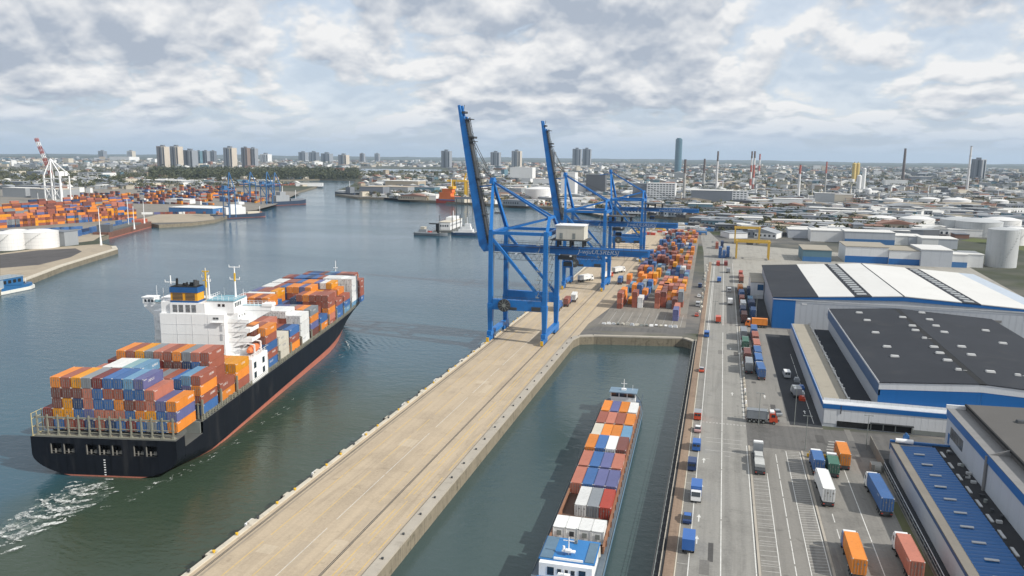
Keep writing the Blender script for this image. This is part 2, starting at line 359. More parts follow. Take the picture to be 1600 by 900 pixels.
def asphalt(name, col, dark, streaks=0.25, patch=0.4, joints=None):
    m = bpy.data.materials.new(name); m.use_nodes = True; g = NG(m.node_tree); b = g.n['Principled BSDF']
    tc = g.node('ShaderNodeTexCoord'); v = tc.outputs['Object']
    s = g.noise(g.mapping(v, (0.75, 0.012, 1)), 1.0, 5, 0.6); n = g.noise(v, 0.09, 7, 0.65); f = g.noise(v, 1.7, 5, 0.7)
    c = g.mix(g.math('MULTIPLY', g.ramp(s, .40, .66), streaks * 2), col + (1,), dark + (1,))
    c = g.mix(g.math('MULTIPLY', g.ramp(n, .50, .66), patch), c, tuple(x * .58 for x in dark) + (1,))
    c = g.mix(g.math('MULTIPLY', g.ramp(f, .35, .75), 0.35), c, tuple(min(1, x * 1.35) for x in col) + (1,))
    st = g.noise(v, 0.32, 6, 0.7, 0.5); c = g.mix(g.math('MULTIPLY', g.ramp(st, .58, .70), .38), c, tuple(x * .5 for x in dark) + (1,))
    sw_ = g.noise(g.mapping(v, (0.35, 0.03, 1), rot=(0, 0, .22)), 1.0, 4, .6, 1.2); c = g.mix(g.math('MULTIPLY', g.ramp(sw_, .56, .66), .22), c, tuple(x * .55 for x in dark) + (1,))
    if joints:
        br = g.node('ShaderNodeTexBrick'); g.l.new(g.mapping(v, (1, 1, 1)), br.inputs[0])
        br.offset = 0; br.inputs['Scale'].default_value = 1.0; br.inputs['Brick Width'].default_value = joints[0]; br.inputs['Row Height'].default_value = joints[1]
        br.inputs['Mortar Size'].default_value = 0.035; br.inputs['Color1'].default_value = (1, 1, 1, 1); br.inputs['Color2'].default_value = (.93, .93, .93, 1); br.inputs['Mortar'].default_value = (.86, .855, .85, 1)
        c = g.mix(1.0, c, br.outputs[0], 'MULTIPLY')
    g.l.new(c, b.inputs['Base Color']); b.inputs['Roughness'].default_value = 0.88; b.inputs['Specular IOR Level'].default_value = 0.25
    bp = g.node('ShaderNodeBump'); bp.inputs['Distance'].default_value = 0.03; g.put(bp.inputs['Height'], f); g.l.new(bp.outputs[0], b.inputs['Normal'])
    return m
A_pier = asphalt('pier_paving', (.425, .350, .255), (.345, .285, .212), 0.32, 0.26, (4.0, 6.0))
A_road = asphalt('road_asphalt', (.245, .240, .222), (.178, .175, .164), 0.35, 0.30)
A_lot = asphalt('lot_asphalt', (.205, .198, .182), (.145, .142, .132), 0.22, 0.38)
A_dark = asphalt('dark_asphalt', (.040, .043, .048), (.030, .032, .036), 0.2, 0.3)
A_cross = asphalt('crossroad_asphalt', (.125, .122, .117), (.080, .080, .078), 0.25, 0.5)
A_yard = asphalt('yard_paving', (.215, .200, .175), (.150, .142, .128), 0.30, 0.35)
A_left = asphalt('left_quay_paving', (.34, .29, .22), (.25, .22, .18), 0.2, 0.3)
A_coal = asphalt('dark_hardstanding', (.085, .080, .080), (.060, .058, .060), 0.3, 0.4)
A_brown = asphalt('rust_brown_walkway', (.25, .185, .135), (.18, .13, .10), 0.3, 0.5)
A_grass = asphalt('verge_grass', (.095, .105, .045), (.13, .115, .07), 0.3, 0.5)

def quay_wall(pts, name='quay_wall'):
    b = MB()
    for (x0, y0), (x1, y1) in zip(pts, pts[1:]):
        b.add([(x0, y0, -3), (x1, y1, -3), (x1, y1, QZ + .002), (x0, y0, QZ + .002)], [(0, 1, 2, 3)])
    return struct(b.build(name, M_wall))
quay_wall(shore_r); quay_wall(shore_f); quay_wall(shore_l)

def coping(pts, w, h, name, m=None, proud=0.06):
    b = MB()
    for (x0, y0), (x1, y1) in zip(pts, pts[1:]):
        d = Vector((x1 - x0, y1 - y0, 0)); n = Vector((d.y, -d.x, 0)).normalized()
        p = Vector((x0, y0, 0)); q = Vector((x1, y1, 0))
        b.beam(p + n * (w / 2 - proud) + Vector((0, 0, QZ + h / 2 - .15)), q + n * (w / 2 - proud) + Vector((0, 0, QZ + h / 2 - .15)), w, h + .3)
    return b.build(name, m or M_concw)

# pier deck
pier = struct(MB().sheet([(-86.4, -120), (-55.5, -120), (-55.5, 300), (-54.2, 303.8), (-54.2, 330), (-50, 372), (-50, 440), (-50, 800), (-88.2, 800), (-87.8, 620), (-84.8, 430), (-86.4, 300)], QZ + .006).build('pier', A_pier))
coping([(-87, -60), (-87, 300), (-85.5, 430), (-88.5, 620), (-89, 800)], 0.9, 0.28, 'coping', M_concw).parent = pier
coping([(-8.5, 309.5), (-12.5, 314.0), (-48, 307), (-53.5, 304.2), (-55, 298), (-55, -60)], 2.2, 0.22, 'coping', M_conc).parent = pier
for X in (-85.2, -84.9, -64.4, -64.1):
    MB().box(X - .05, X + .05, -60, 640, QZ + .01, QZ + .07).build('crane_rail', M_steel, pier)
for X, w in ((-84.2, .45), (-57.2, .6)):
    MB().box(X - w / 2, X + w / 2, -60, 640, QZ + .008, QZ + .016).build('cable_trench', mat('trench', (.27, .23, .18), .9, 0, .3, .4), pier)
for X, w, m in ((-80.6, .16, M_liney), (-75.5, .14, M_liney), (-71.6, .10, M_line), (-66.8, .16, M_liney), (-62.2, .18, M_liney), (-61.2, .14, M_liney), (-58.3, .16, M_liney)):
    b = MB(); y = -60
    while y < 420:
        L = random.uniform(8, 30); b.box(X - w / 2, X + w / 2, y, y + L, QZ + .007, QZ + .012); y += L + random.uniform(.3, 6)
    b.build('paint_line', m, pier)
# fenders and bollards on the pier edge
fend = None
for i, Y in enumerate(range(112, 300, 13)):
    b = MB(); b.box(-.75, .0, -.9, .9, -.5, .22); b.box(-1.1, -.7, -1.25, 1.25, -1.9, .05, 1)
    o = b.build('fender', [M_concw, M_white if i % 2 else M_rubber], pier, (-87.05, Y, QZ))
for i, Y in enumerate(range(105, 420, 7)):
    b = MB(); b.tube((0, 0, 0), (0, 0, .45), .22, .18, 8); b.tube((0, 0, .45), (0, 0, .62), .34, .30, 8)
    o = b.build('bollard', M_yellow if i % 3 else M_steel, pier, (-86.55, Y, QZ + .12))
for Y in range(110, 300, 9):
    MB().tube((0, 0, 0), (0, 0, .5), .2, .26, 7).build('bollard', M_steel, pier, (-56.0, Y + random.uniform(-1, 1), QZ + .06))
# strip between dock basin and road
edge = struct(MB().sheet([(-8.45, -120), (-6.7, -120), (-6.7, 312), (-8.45, 310)], QZ + .005).build('basin_edge', A_dark))
struct(MB().box(-6.6, -4.75, -120, 560, QZ, QZ + .16).build('walkway', A_brown))
struct(MB().box(-4.7, -4.5, -120, 560, QZ, QZ + .14).build('kerb', M_concw))
b = MB()
for Y in range(60, 312, 3):
    b.tube((-8.1, Y, QZ), (-8.1, Y, QZ + 1.15), .06, n=5)
for z in (.55, 1.1): b.beam((-8.1, 60, QZ + z), (-8.1, 310, QZ + z), .06)
tag(b.build('guard_rail', M_grey), 'grey tubular guard rail along the dock basin beside the road', 'railing')
b = MB()
for Y in range(60, 312, 4): b.box(-7.25, -7.1, Y, Y + 3.8, QZ, QZ + .7)
tag(b.build('crash_barrier', M_conc), 'low concrete barrier between basin railing and brown walkway', 'barrier')

# roads and lots
struct(MB().sheet([(-2.45, -120), (9.7, -120), (9.7, 205), (9.7, 330), (9.5, 620), (-11, 800), (-20, 800), (-12, 620), (-3.2, 320), (-2.45, 300)], QZ + .008).build('road', A_road))
struct(MB().sheet([(-4.5, -120), (-2.4, -120), (-2.4, 560), (-4.5, 560)], QZ + .006).build('parking_strip', A_lot))
struct(MB().sheet([(9.7, -120), (40.2, -120), (40.2, 197), (9.7, 197)], QZ + .007).build('truck_park', A_lot))
struct(MB().sheet([(9.7, 196.8), (120, 200), (120, 219), (9.7, 215)], QZ + .011).build('cross_street', A_cross))
struct(MB().sheet([(9.7, 214.8), (30, 216), (30, 345), (9.7, 345)], QZ + .009).build('trailer_park', A_lot))
struct(MB().sheet([(21.5, 217), (30, 217), (30, 333), (20.5, 333)], QZ + .014).build('loading_apron', A_dark))
struct(MB().sheet([(11, 352), (23.8, 352), (23.8, 452), (11, 452)], QZ + .012).build('side_apron', A_dark))
struct(MB().sheet([(40.5, -120), (44, -120), (44, 200), (40.5, 200)], QZ + .010).build('service_lane', A_dark))
struct(MB().sheet([(-54, 316), (-5, 325), (-5, 331.5), (-50, 326)], QZ + .012).build('basin_road', A_cross))
struct(MB().sheet([(-50, 331), (-12.5, 335), (-20, 800), (-50, 800)], QZ + .011).build('container_yard', A_yard))
struct(MB().sheet([(9.5, 452), (160, 452), (170, 620), (-10, 700), (9.5, 560)], QZ + .005).build('back_yard', asphalt('back_yard_paving', (.30, .29, .26), (.22, .21, .19), .2, .3)))
for x0, x1, y0, y1 in ((9.8, 10.25, -60, 197), (22.55, 23.0, -60, 197), (9.9, 10.6, 218, 345)):
    struct(MB().box(x0, x1, y0, y1, QZ, QZ + .15).build('kerb', M_conc))
struct(MB().sheet([(37.6, -60), (39.9, -60), (39.9, 172), (38.2, 172)], QZ + .016).build('verge', A_grass))

def dashes(x, y0, y1, on, off, w=.16, m=None, name='lane_line'):
    b = MB(); y = y0
    while y < y1:
        b.box(x - w / 2, x + w / 2, y, min(y + on, y1), QZ + .012, QZ + .018); y += on + off
    return struct(b.build(name, m or M_line))
dashes(-2.35, -60, 560, 400, 0, .18); dashes(3.3, -60, 330, 26, .6, .2); dashes(9.45, -60, 197, 200, 0, .2); dashes(9.3, 218, 560, 200, 0, .2)
dashes(-3.0, 320, 560, 300, 0, .25); dashes(3.3, 345, 600, 200, 0, .22)
dashes(16.3, 60, 193, 9, .8, .17); dashes(31.4, 60, 190, 30, .4, .17); dashes(25.6, 60, 165, 4, 3, .16)
dashes(13.6, 60, 180, 200, 0, .16); dashes(18.9, 60, 196, 200, 0, .15); dashes(22.2, 60, 196, 200, 0, .15); dashes(28, 220, 300, 12, 1, .15)
b = MB()
for i in range(62):
    y = 62 + i * 1.9; b.add([(10.4, y, QZ + .016), (13.5, y + .25, QZ + .016), (13.5, y + .45, QZ + .016), (10.4, y + .2, QZ + .016)], [(0, 1, 2, 3)])
for i in range(120):
    y = 62 + i * 1.12; b.add([(19, y, QZ + .016), (22.1, y + .55, QZ + .016), (22.1, y + .75, QZ + .016), (19, y + .2, QZ + .016)], [(0, 1, 2, 3)])
for i in range(13): b.box(-2 + i * .92, -1.45 + i * .92, 212.0, 212.9, QZ + .013, QZ + .019)
for i in range(34):
    y = 60 + i * 5.2; b.box(-4.4, -2.5, y, y + .15, QZ + .010, QZ + .016)
for y in (200, 202, 204, 206): b.box(29 + (y - 200) * .2, 31.5 + (y - 200) * .2, y, y + .6, QZ + .016, QZ + .021)
for i in range(16): b.box(10.4, 13.4, 60 + i * 7.7, 60.18 + i * 7.7, QZ + .017, QZ + .022)
for i in range(9): b.box(-46 + i * 3.9, -45.8 + i * 3.9, 336, 362, QZ + .015, QZ + .02)
for i in range(6): b.box(-1.5 + random.uniform(0, 10), -.2 + random.uniform(0, 10), 185 + i * 3, 185.3 + i * 3, QZ + .014, QZ + .019)
struct(b.build('road_marking', mat('worn_paint', (.34, .335, .315), .8, 0, .3, .8, dirt=((.19, .185, .17), .9))))
def arrow(x, y, s=1.0):
    return [(x - .12 * s, y), (x + .12 * s, y), (x + .12 * s, y + 2 * s), (x + .45 * s, y + 2 * s), (x, y + 3.4 * s), (x - .45 * s, y + 2 * s), (x - .12 * s, y + 2 * s)]
b = MB()
for x, y in ((-1.2, 141), (-1.1, 150.5), (-1.0, 166), (-.9, 182), (6.3, 240), (6.2, 300), (16, 240), (26.5, 228), (36.6, 148)): b.sheet(arrow(x, y), QZ + .02)
struct(b.build('road_marking', M_line))
# repaired patches in the paving
random.seed(8)
tones = [asphalt('patch_dark', (.375, .312, .232), (.325, .27, .202), .25, .25), asphalt('patch_pale', (.445, .375, .28), (.385, .325, .243), .25, .2), asphalt('patch_tar', (.085, .083, .08), (.06, .06, .058), .2, .3), asphalt('patch_grey', (.17, .165, .155), (.13, .128, .12), .2, .3)]
for i in range(16):
    x = random.uniform(-82, -62); y = 110 + random.random() ** 1.4 * 260; w = random.choice([2, 3, 4, 4]); l = random.choice([3, 5, 6, 9])
    MB().box(x, x + w, y, y + l, QZ + .002, QZ + .0068 + i * .0001).build('slab_patch', tones[i % 2], pier)
for i in range(26):
    x, y = random.choice([(random.uniform(-1, 8), random.uniform(125, 420)), (random.uniform(13, 37), random.uniform(128, 194)), (random.uniform(11, 90), random.uniform(199, 213)), (random.uniform(11, 20), random.uniform(218, 330))])
    w = random.uniform(.6, 2.4); l = random.uniform(1.5, 9)
    struct(MB().box(x, x + w, y, y + l, QZ + .002, QZ + .0118 + i * .0001).build('road_patch', tones[2 + i % 2]))
# left port surfaces
struct(MB().sheet([P(*p) for p in ((0, 449), (45, 433.5), (100, 413.5), (182, 387.5), (179, 385.2), (158, 381), (120, 384), (60, 388), (0, 396))], QZ + .01).build('left_quay', A_left))
struct(MB().sheet([P(*p) for p in ((0, 398), (60, 391), (118, 388), (128, 393), (110, 402), (60, 414), (0, 419))], QZ + .02).build('left_hardstanding', A_coal))
struct(MB().sheet([P(*p) for p in ((90, 383), (146, 376), (156, 370), (192, 357.6), (232, 348.2), (300, 347), (336, 342.5), (330, 335), (255, 333), (215, 343), (165, 355), (95, 368))], QZ + .012).build('left_quay', A_left))
struct(MB().sheet([P(*p) for p in ((0, 372), (95, 372), (200, 345), (250, 331), (340, 334), (400, 328), (430, 320), (470, 300), (300, 290), (0, 296))], QZ + .006).build('left_yard', A_yard))
coping([P(*p) for p in ((181, 384.5), (184, 389), (100, 415), (45, 436), (0, 452))], 3.5, .3, 'coping', M_concw)
bpy.data.objects['coping.002'].parent = bpy.data.objects['left_quay']
struct(MB().sheet([P(*p) for p in ((600, 308.6), (650, 312), (780, 316), (880, 324), (960, 340), (960, 336), (880, 319), (780, 312), (650, 308))], QZ + .01).build('far_quay', A_left))
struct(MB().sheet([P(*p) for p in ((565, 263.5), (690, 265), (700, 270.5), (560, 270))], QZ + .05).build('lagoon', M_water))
# low hills on the horizon
def ridge(name, dist, base, amp, seed, a0, a1, m):
    random.seed(seed); b = MB(); n = 160; ph = [random.uniform(0, 6.28) for _ in range(8)]
    vs = []; fs = []
    for i in range(n + 1):
        a = a0 + (a1 - a0) * i / n; h = base + amp * sum(math.sin(a * f + p) / (1 + k * .5) for k, (f, p) in enumerate(zip((5, 11, 19, 37, 61, 97, 151, 233), ph))) * .4
        for r_, z in ((dist, QZ - 1), (dist + 300, max(4, h * .6)), (dist + 900, max(5, h)), (dist + 2500, QZ - 1)): vs.append((math.sin(a) * r_, math.cos(a) * r_, z))
    for i in range(n):
        for k in range(3): fs.append((i * 4 + k, i * 4 + k + 1, i * 4 + 5 + k, i * 4 + 4 + k))
    b.add(vs, fs); struct(b.build(name, m))
M_hill = mat('hill_woods', (.040, .050, .032), .95, 0, .35, .004, coord='Object')
ridge('hills', 11500, 22, 14, 3, -1.05, .55, M_hill); ridge('hills', 16500, 48, 20, 9, -1.05, .55, M_hill)
random.seed(21)
# ------------------------------------------------------------------ shipping containers
CL, CWD, CHT = 9.2, 2.44, 2.55
_cm = {}
def cont_meshes(col, L, Hh=CHT):
    k = (col, round(L, 1), Hh)
    if k in _cm: return _cm[k]
    w = CWD / 2; l = L / 2; b = MB()
    b.box(-w + .05, w - .05, -l + .08, l - .05, .12, Hh - .03)
    for sx in (-1, 1):
        for sy in (-1, 1):
            x0 = sx * w; x1 = sx * (w - .16); y0 = sy * l; y1 = sy * (l - .16)
            b.box(min(x0, x1), max(x0, x1), min(y0, y1), max(y0, y1), .16, Hh - .14)
            for z0, z1 in ((0, .16), (Hh - .14, Hh)): b.box(min(x0, x1), max(x0, x1), min(y0, y1), max(y0, y1), z0, z1, 1)
    b.box(-w + .16, w - .16, -l, -l + .1, Hh - .12, Hh - .005); b.box(-w + .16, w - .16, -l, -l + .1, .0, .12)
    for sx in (-1, 1):
        b.box(min(sx * w, sx * (w - .08)), max(sx * w, sx * (w - .08)), -l + .16, l - .16, Hh - .10, Hh - .005)
        b.box(min(sx * w, sx * (w - .08)), max(sx * w, sx * (w - .08)), -l + .16, l - .16, 0, .14)
    body = b.mesh('container', [CM[col], M_cast if col != 'white' else M_grey])
    b = MB(); b.box(-.5, .5, -.03, .03, .14, Hh - .14); door = b.mesh('door', CM[col])
    b = MB()
    for x in (-.26, .26): b.box(x - .035, x + .035, -.08, -.035, .16, Hh - .16)
    b.box(-.34, -.12, -.085, -.05, Hh * .40, Hh * .46); b.box(.12, .42, -.08, -.04, Hh * .62, Hh * .74)
    rod = b.mesh('locking_bar', M_rod)
    _cm[k] = (body, door, rod); return _cm[k]
N_CONT = [0]
REQ = []
def container(col, loc, rz, label, group, L=CL, doors=True, Hh=CHT, pick=False):
    if pick: REQ.append((col, tuple(loc), rz, label, group, L, doors, Hh)); return
    body, door, rod = cont_meshes(col, L, Hh)
    o = put('shipping_container', body, None, loc, rz); tag(o, label, 'container', group); N_CONT[0] += 1
    if doors:
        for s in (-1, 1):
            d = put('door', door, o, (s * .545, -L / 2 + .03, 0)); put('locking_bar', rod, d)
    return o
CNAME = dict(rust='rust red', brown='dark brown', indigo='indigo', lightblue='light blue', aqua='pale aqua', darkred='dark red', beige='cream')
def cname(c): return CNAME.get(c, c)
def cont_stuff(items, name, label):
    """many containers far off that cannot be told apart: one object"""
    cols = sorted({i[0] for i in items}); ix = {c: k for k, c in enumerate(cols)}; b = MB()
    for c, x, y, z, rz, L in items:
        t = MB(); t.box(-CWD / 2, CWD / 2, -L / 2, L / 2, .03, CHT)
        ca, sa = math.cos(rz), math.sin(rz)
        b.add([(x + px * ca - py * sa, y + px * sa + py * ca, z + pz) for px, py, pz in t.v], t.f, ix[c])
    o = b.build(name, [CM[c] for c in cols]); stuff(o, label, 'containers'); return o

# ------------------------------------------------------------------ the large container ship
SO = Vector((-137.8, 141.1, 0)); SA = R(11.5)
SH = Vector((-math.sin(SA), math.cos(SA), 0)); SN = Vector((SH.y, -SH.x, 0))
def sw(t, s, z): return SO + SH * s + SN * t + Vector((0, 0, z))
ship = thing('container_ship', 'large black hulled container ship with white deckhouse, loaded high, under way beside the pier', 'ship', SO, SA)
LB, BM = 196.0, 35.6
DK = 9.5
def hb(s, z):
    """half breadth of the hull"""
    deck = 1.0 if s < 164 else max(0.0, 1 - ((s - 164) / 32) ** 2.1)
    wl = 1.0 if s < 112 else max(0.0, 1 - ((s - 112) / 76) ** 1.9)
    k = min(1, max(0, (z + 1) / (DK + 2.5))) ** 1.1
    fo = wl + (deck - wl) * k
    zb = -0.75 - 6 * min(1, s / 26) ** 1.3; Rr = 6.0
    u = min(1, max(0, (z - zb) / Rr)); aft = math.sqrt(max(0, 1 - (1 - u) ** 2)) if s < 60 else 1
    return BM / 2 * fo * aft
def topz(s):
    if 4.2 < s < 13.6: return 6.6
    if s > 150: return DK + 3.2 * ((s - 150) / 46) ** 1.5
    return DK
st = [0, 2, 4.15, 4.25, 8, 13.55, 13.65, 18, 26, 40, 60, 80, 100, 112, 120, 130, 140, 150, 156, 162, 168, 174, 179, 184, 188, 191.5, 194, 195.6]
NZ = 13
hull = MB(); vs = []; fs = []; ms = []
for s in st:
    zt = topz(s); zb_ = .35 + 3.0 * max(0, (s - 12) / 184) ** .85
    zs = [-0.7, -.2, .1, zb_, zb_ + .02] + [zb_ + .02 + (zt - zb_ - .02) * k / 8 for k in range(1, 9)]
    for sg in (-1, 1):
        for z in zs: vs.append((sg * hb(s, z), s, z))
for i in range(len(st) - 1):
    for sd in (0, 1):
        a = i * 2 * NZ + sd * NZ; c = (i + 1) * 2 * NZ + sd * NZ
        for k in range(NZ - 1):
            f = (a + k, c + k, c + k + 1, a + k + 1); fs.append(f if sd == 0 else f[::-1]); ms.append(1 if k < 3 else 0)
for f, m in zip(fs, ms): hull.f.append(f); hull.m.append(m)
hull.v = vs
# transom with open mooring bays
gaps = [(-13.2, -10.4), (-10.0, -7.2), (-4.4, -1.6), (-1.3, 1.6), (1.9, 4.5), (7.2, 9.8), (10.2, 13.0)]
def strip(z0, z1, x0=None, x1=None, m=0):
    a = -hb(0, z0) if x0 is None else x0; b_ = hb(0, z0) if x1 is None else x1
    c = hb(0, z1) if x1 is None else x1; d = -hb(0, z1) if x0 is None else x0
    hull.add([(a, 0, z0), (b_, 0, z0), (c, 0, z1), (d, 0, z1)], [(0, 1, 2, 3)], m)
zz = [-.7, -.45, -.2, 0, .35, .8, 1.4, 2.2, 3.2, 4.2, 5.4]
for a, b_ in zip(zz, zz[1:]): strip(a, b_, m=1 if b_ <= .4 else 0)
strip(8.0, DK)
xs = [None] + [e for g_ in gaps for e in g_] + [None]
for i in range(0, len(xs), 2): strip(5.4, 8.0, xs[i], xs[i + 1])
ho = hull.build('hull', [M_hull, M_boot], ship)
for a, b_ in gaps:
    r_ = MB(); r_.add([(a, 0, 5.4), (b_, 0, 5.4), (b_, 0, 8), (a, 0, 8), (a, 2.5, 5.4), (b_, 2.5, 5.4), (b_, 2.5, 8), (a, 2.5, 8)], [(4, 5, 6, 7), (0, 1, 5, 4), (2, 3, 7, 6), (1, 2, 6, 5), (3, 0, 4, 7)])
    mo = r_.build('mooring_opening', M_black, ho)
    r_ = MB(); r_.box(a + .1, a + .3, .12, .3, 5.4, 8); r_.tube((a + .9, .8, 5.4), (a + .9, .8, 6.4), .25, n=7); r_.beam((a, .2, 6.0), (b_, .2, 6.0), .06, .06); r_.box((a + b_) / 2, (a + b_) / 2 + .9, 1, 1.8, 5.4, 6.2)
    r_.build('mooring_gear', mat('pale_gear', (.22, .21, .19), .6), ho)
dk = MB()
for i in range(len(st) - 1):
    s0, s1 = st[i], st[i + 1]; a, c = topz(s0) - .05, topz(s1) - .05
    if abs(s1 - s0) < .2: continue
    dk.add([(-hb(s0, a), s0, a), (hb(s0, a), s0, a), (hb(s1, c), s1, c), (-hb(s1, c), s1, c)], [(0, 1, 2, 3)])
dk.box(-16.6, 16.6, 4.26, 13.6, 6.5, 6.56); dk.box(-15.2, 13.6, 4.5, 13.4, 6.6, DK + .55)
dk.build('deck', M_deck, ship)
MB().box(13.6, 17.2, 13.2, 13.62, 6.6, DK).build('bulkhead', M_grey, ship)
# draft marks and white scuffs on the transom, painted figures as thin plates
for k in range(7): MB().box(-.22, .22, -.03, -.005, .4 + k * .62, .65 + k * .62).build('draft_mark', M_white, ho)
# hatch covers per bay and lashing frames
BAYS = [('A', 3.4), ('B', 16.0), ('C', 26.8), ('D', 37.0), ('E', 59.6), ('F', 70.0), ('G', 80.4), ('H', 91.0), ('I', 101.8), ('J', 112.6), ('K', 123.2), ('L', 134.0), ('M', 145.0), ('N', 157.4), ('O', 168.4), ('P', 178.6)]
BS = dict(BAYS); CP = 2.56; CZ = DK + .75
tcol = lambda c: (c - 6) * CP
for nm, s in BAYS:
    w = min(16.4, hb(s + CL, DK) - .6)
    if nm != 'A': MB().box(-w, w, s - .1, s + CL + .1, DK - .02, CZ - .02).build('hatch_cover', M_lash, ship)
for c in range(14):
    x = tcol(c) - CP / 2; b = MB(); b.box(x - .15, x + .15, 1.0, 1.4, DK, DK + 5.1); b.box(x - .28, x + .28, .85, 1.6, DK, DK + .45); b.build('lashing_post', M_lash, ship)
for z, h in ((1.9, .18), (4.25, .35), (.9, .12)): MB().box(-17.4, 17.0, 1.15, 1.4, DK + z, DK + z + h).build('lashing_rail', M_lash, ship)
MB().box(-17.4, 17.2, .6, 1.9, DK, DK + .16).build('lashing_rail', M_lash, ship)
b = MB(); b.box(-17.6, -17.2, .3, 4.0, DK, DK + .12)
for y in (.4, 2.2, 4.0): b.tube((-17.4, y, DK), (-17.4, y, DK + 5.6), .12, n=5)
for z in (2.2, 4.2, 5.5): b.beam((-17.4, .4, DK + z), (-17.4, 4, DK + z), .1)
b.build('railing', mat('yellow_rail', (.45, .38, .2), .6), ship)
for i, (nm, s) in enumerate(BAYS[1:]):
    hw = hb(s, DK)
    if hw < 9: continue
    for sx in (-1, 1):
        b = MB()
        b.box(sx * (hw - .75) - .22, sx * (hw - .75) + .22, s - .85, s - .35, DK, DK + 4.6 + random.uniform(-1, 1.2)); b.box(sx * (hw - 1.9) - .16, sx * (hw - 1.9) + .16, s - .8, s - .4, DK, DK + 4.2)
        b.beam((sx * (hw - .75), s - .6, DK + 3.9), (sx * (hw - 3.5), s - .6, DK + 3.9), .25)
        b.build('lashing_post', M_lash, ship)
b = MB()
s = 14.0
while s < 184:
    if not 46.5 < s < 58.5:
        for sx in (-1, 1):
            hw = hb(s, topz(s)); h = random.uniform(.7, 1.5); w = random.uniform(.12, .5)
            b.box(sx * (hw - .35) - .14, sx * (hw - .35) + .14, s, s + w, topz(s), topz(s) + h)
            if random.random() < .35: b.box(sx * (hw - 1.0) - .3, sx * (hw - 1.0) + .3, s, s + random.uniform(.5, 1.6), topz(s), topz(s) + random.uniform(.5, 1.1))
    s += random.uniform(.9, 1.9)
for s0, s1 in zip(st[6:], st[7:]):
    for sx in (-1, 1):
        for z in (.55, 1.05): b.beam((sx * (hb(s0, topz(s0)) - .25), s0, topz(s0) + z), (sx * (hb(s1, topz(s1)) - .25), s1, topz(s1) + z), .07)
b.build('railing', M_lash, ship)
# forecastle
b = MB(); b.box(-3, 3, 186.5, 189, topz(187), topz(187) + 1.6); b.tube((0, 189.5, topz(190)), (0, 189.5, 26.5), .32, .14, 8); b.box(-1, 1, 189.2, 189.8, 23, 23.25)
b.build('foremast', M_white, ship)

# stacks of containers: colours from the top tier down; * marks the visible starboard stack
def clist(s): return s.split()
Kc = dict(o='orange', r='rust', s='salmon', b='brown', y='yellow', B='blue', n='navy', l='lightblue', i='indigo', w='white', g='grey', a='aqua', R='red', d='darkred', c='beige', G='green')
ST = {
 'A': ['db', 'obbyB', 'rbyyr', 'ybnBd', 'gssin', 'dBBsr', 'BrBsn', 'BrosB', 'lBbBd', 'iBroB', 'ssyg', 'iBB', 'oio'],
 'B': ['orb', 'sorb', 'orbn', 'wBrnb', 'wgBrn', 'alBro', 'lBsrB', 'rBoB', 'gBrn', 'rnob', 'Bnrb', 'lirb', 'rorB'],
 'C': ['rb', 'drbn', 'odrbn', 'rbdnr', 'yBrob', 'gnBrd', 'sdBor', 'rbnsB', 'obrnB', 'gnsBd', 'sBrbd', 'rrrrb', 'ro'],
 'D': ['orb', 'rbn', 'obr', 'Bnr', 'ryo', 'rob', 'ygr', 'oBb', 'rno', 'yro', 'orr', 'yoB', 'yor'],
 'E': ['rbn', 'orb', 'nrb', 'rBo', 'rob', 'orbn', 'rron', 'oyrs', 'ysro', 'rsrb', 'orbrB', 'rbBrn', 'orBrB'],
 'F': ['orn', 'bro', 'rno', 'orb', 'rob', 'bor', 'gBr', 'Brn', 'osr', 'rbo', 'rsn', 'crb', 'ccc'],
 'G': ['rbo', 'rnb', 'orb', 'rorn', 'Bnob', 'rbno', 'orbn', 'gnBr', 'rrnb', 'sssr', 'rsr', 'nBr', 'Bro'],
 'H': ['rBno', 'Brob', 'rbdo', 'obrn', 'ynro', 'iBro', 'nBgr', 'gBno', 'wrson', 'wsrob', 'wrsbr', 'wwww', 'wwww'],
 'I': ['robn', 'Brnob', 'rrbBon', 'rsbron', 'orBnBr', 'rorBnr', 'oorBnr', 'BnBr', 'iBnr', 'gnBr', 'sgor', 'ogoi', 'goib'],
 'J': ['wrob', 'wrobn', 'wwrbn', 'wwBor', 'wwlnB', 'BgBn', 'inB', 'nBi', 'Bnr', 'nrB', 'Bor', 'rBo', 'Bo'],
 'K': ['rrbn', 'iboBn', 'rrBon', 'rnBor', 'yorBn', 'Bor', 'iBr', 'noBr', 'rnBor', 'ornBo', 'rbnro', 'rrbnr', 'rrosr'],
 'L': ['wwrb', 'wwrbn', 'wwcrb', 'rborn', 'BnrBo', 'orbno', 'osrBn', 'iBonr', 'oroBn', 'yrnb', 'rbnB', 'srBn', 'rBB'],
 'M': ['wrob', 'wwrbo', 'wwcrb', 'rbrno', 'rdBrn', 'Bnrbo', 'oBnro', 'orBnr', 'iornB', 'wsrBn', 'ysrBn', 'orBn', 'rBl'],
 'N': ['rob', 'rrobn', 'dbnor', 'Bndbr', 'BBnro', 'nBrob', 'BlnBr', 'rBnro', 'wrBno', 'wwrBn', 'wwwrn', 'wwwwl', 'wwwwl'],
 'O': ['', 'rb', 'drob', 'rborn', 'Brnob', 'BlBrn', 'rBrno', 'lBrnb', 'BBron', 'srBrn', 'rrrBn', 'rrrrB', 'rrrB'],
 'P': ['', '', '', 'rob', 'rrob', 'obrn', 'rbon', 'orbn', 'robr', 'oorb', 'oory', 'oro', ''],
}
BNAME = {'A': 'bay at the stern rail', 'B': 'second bay from the stern', 'C': 'third bay from the stern', 'D': 'bay just behind the deckhouse'}
for k, nm in enumerate('EFGHIJKLMNOP'): BNAME[nm] = '%s bay ahead of deckhouse' % nth(k + 1)
order = [n for n, _ in BAYS]
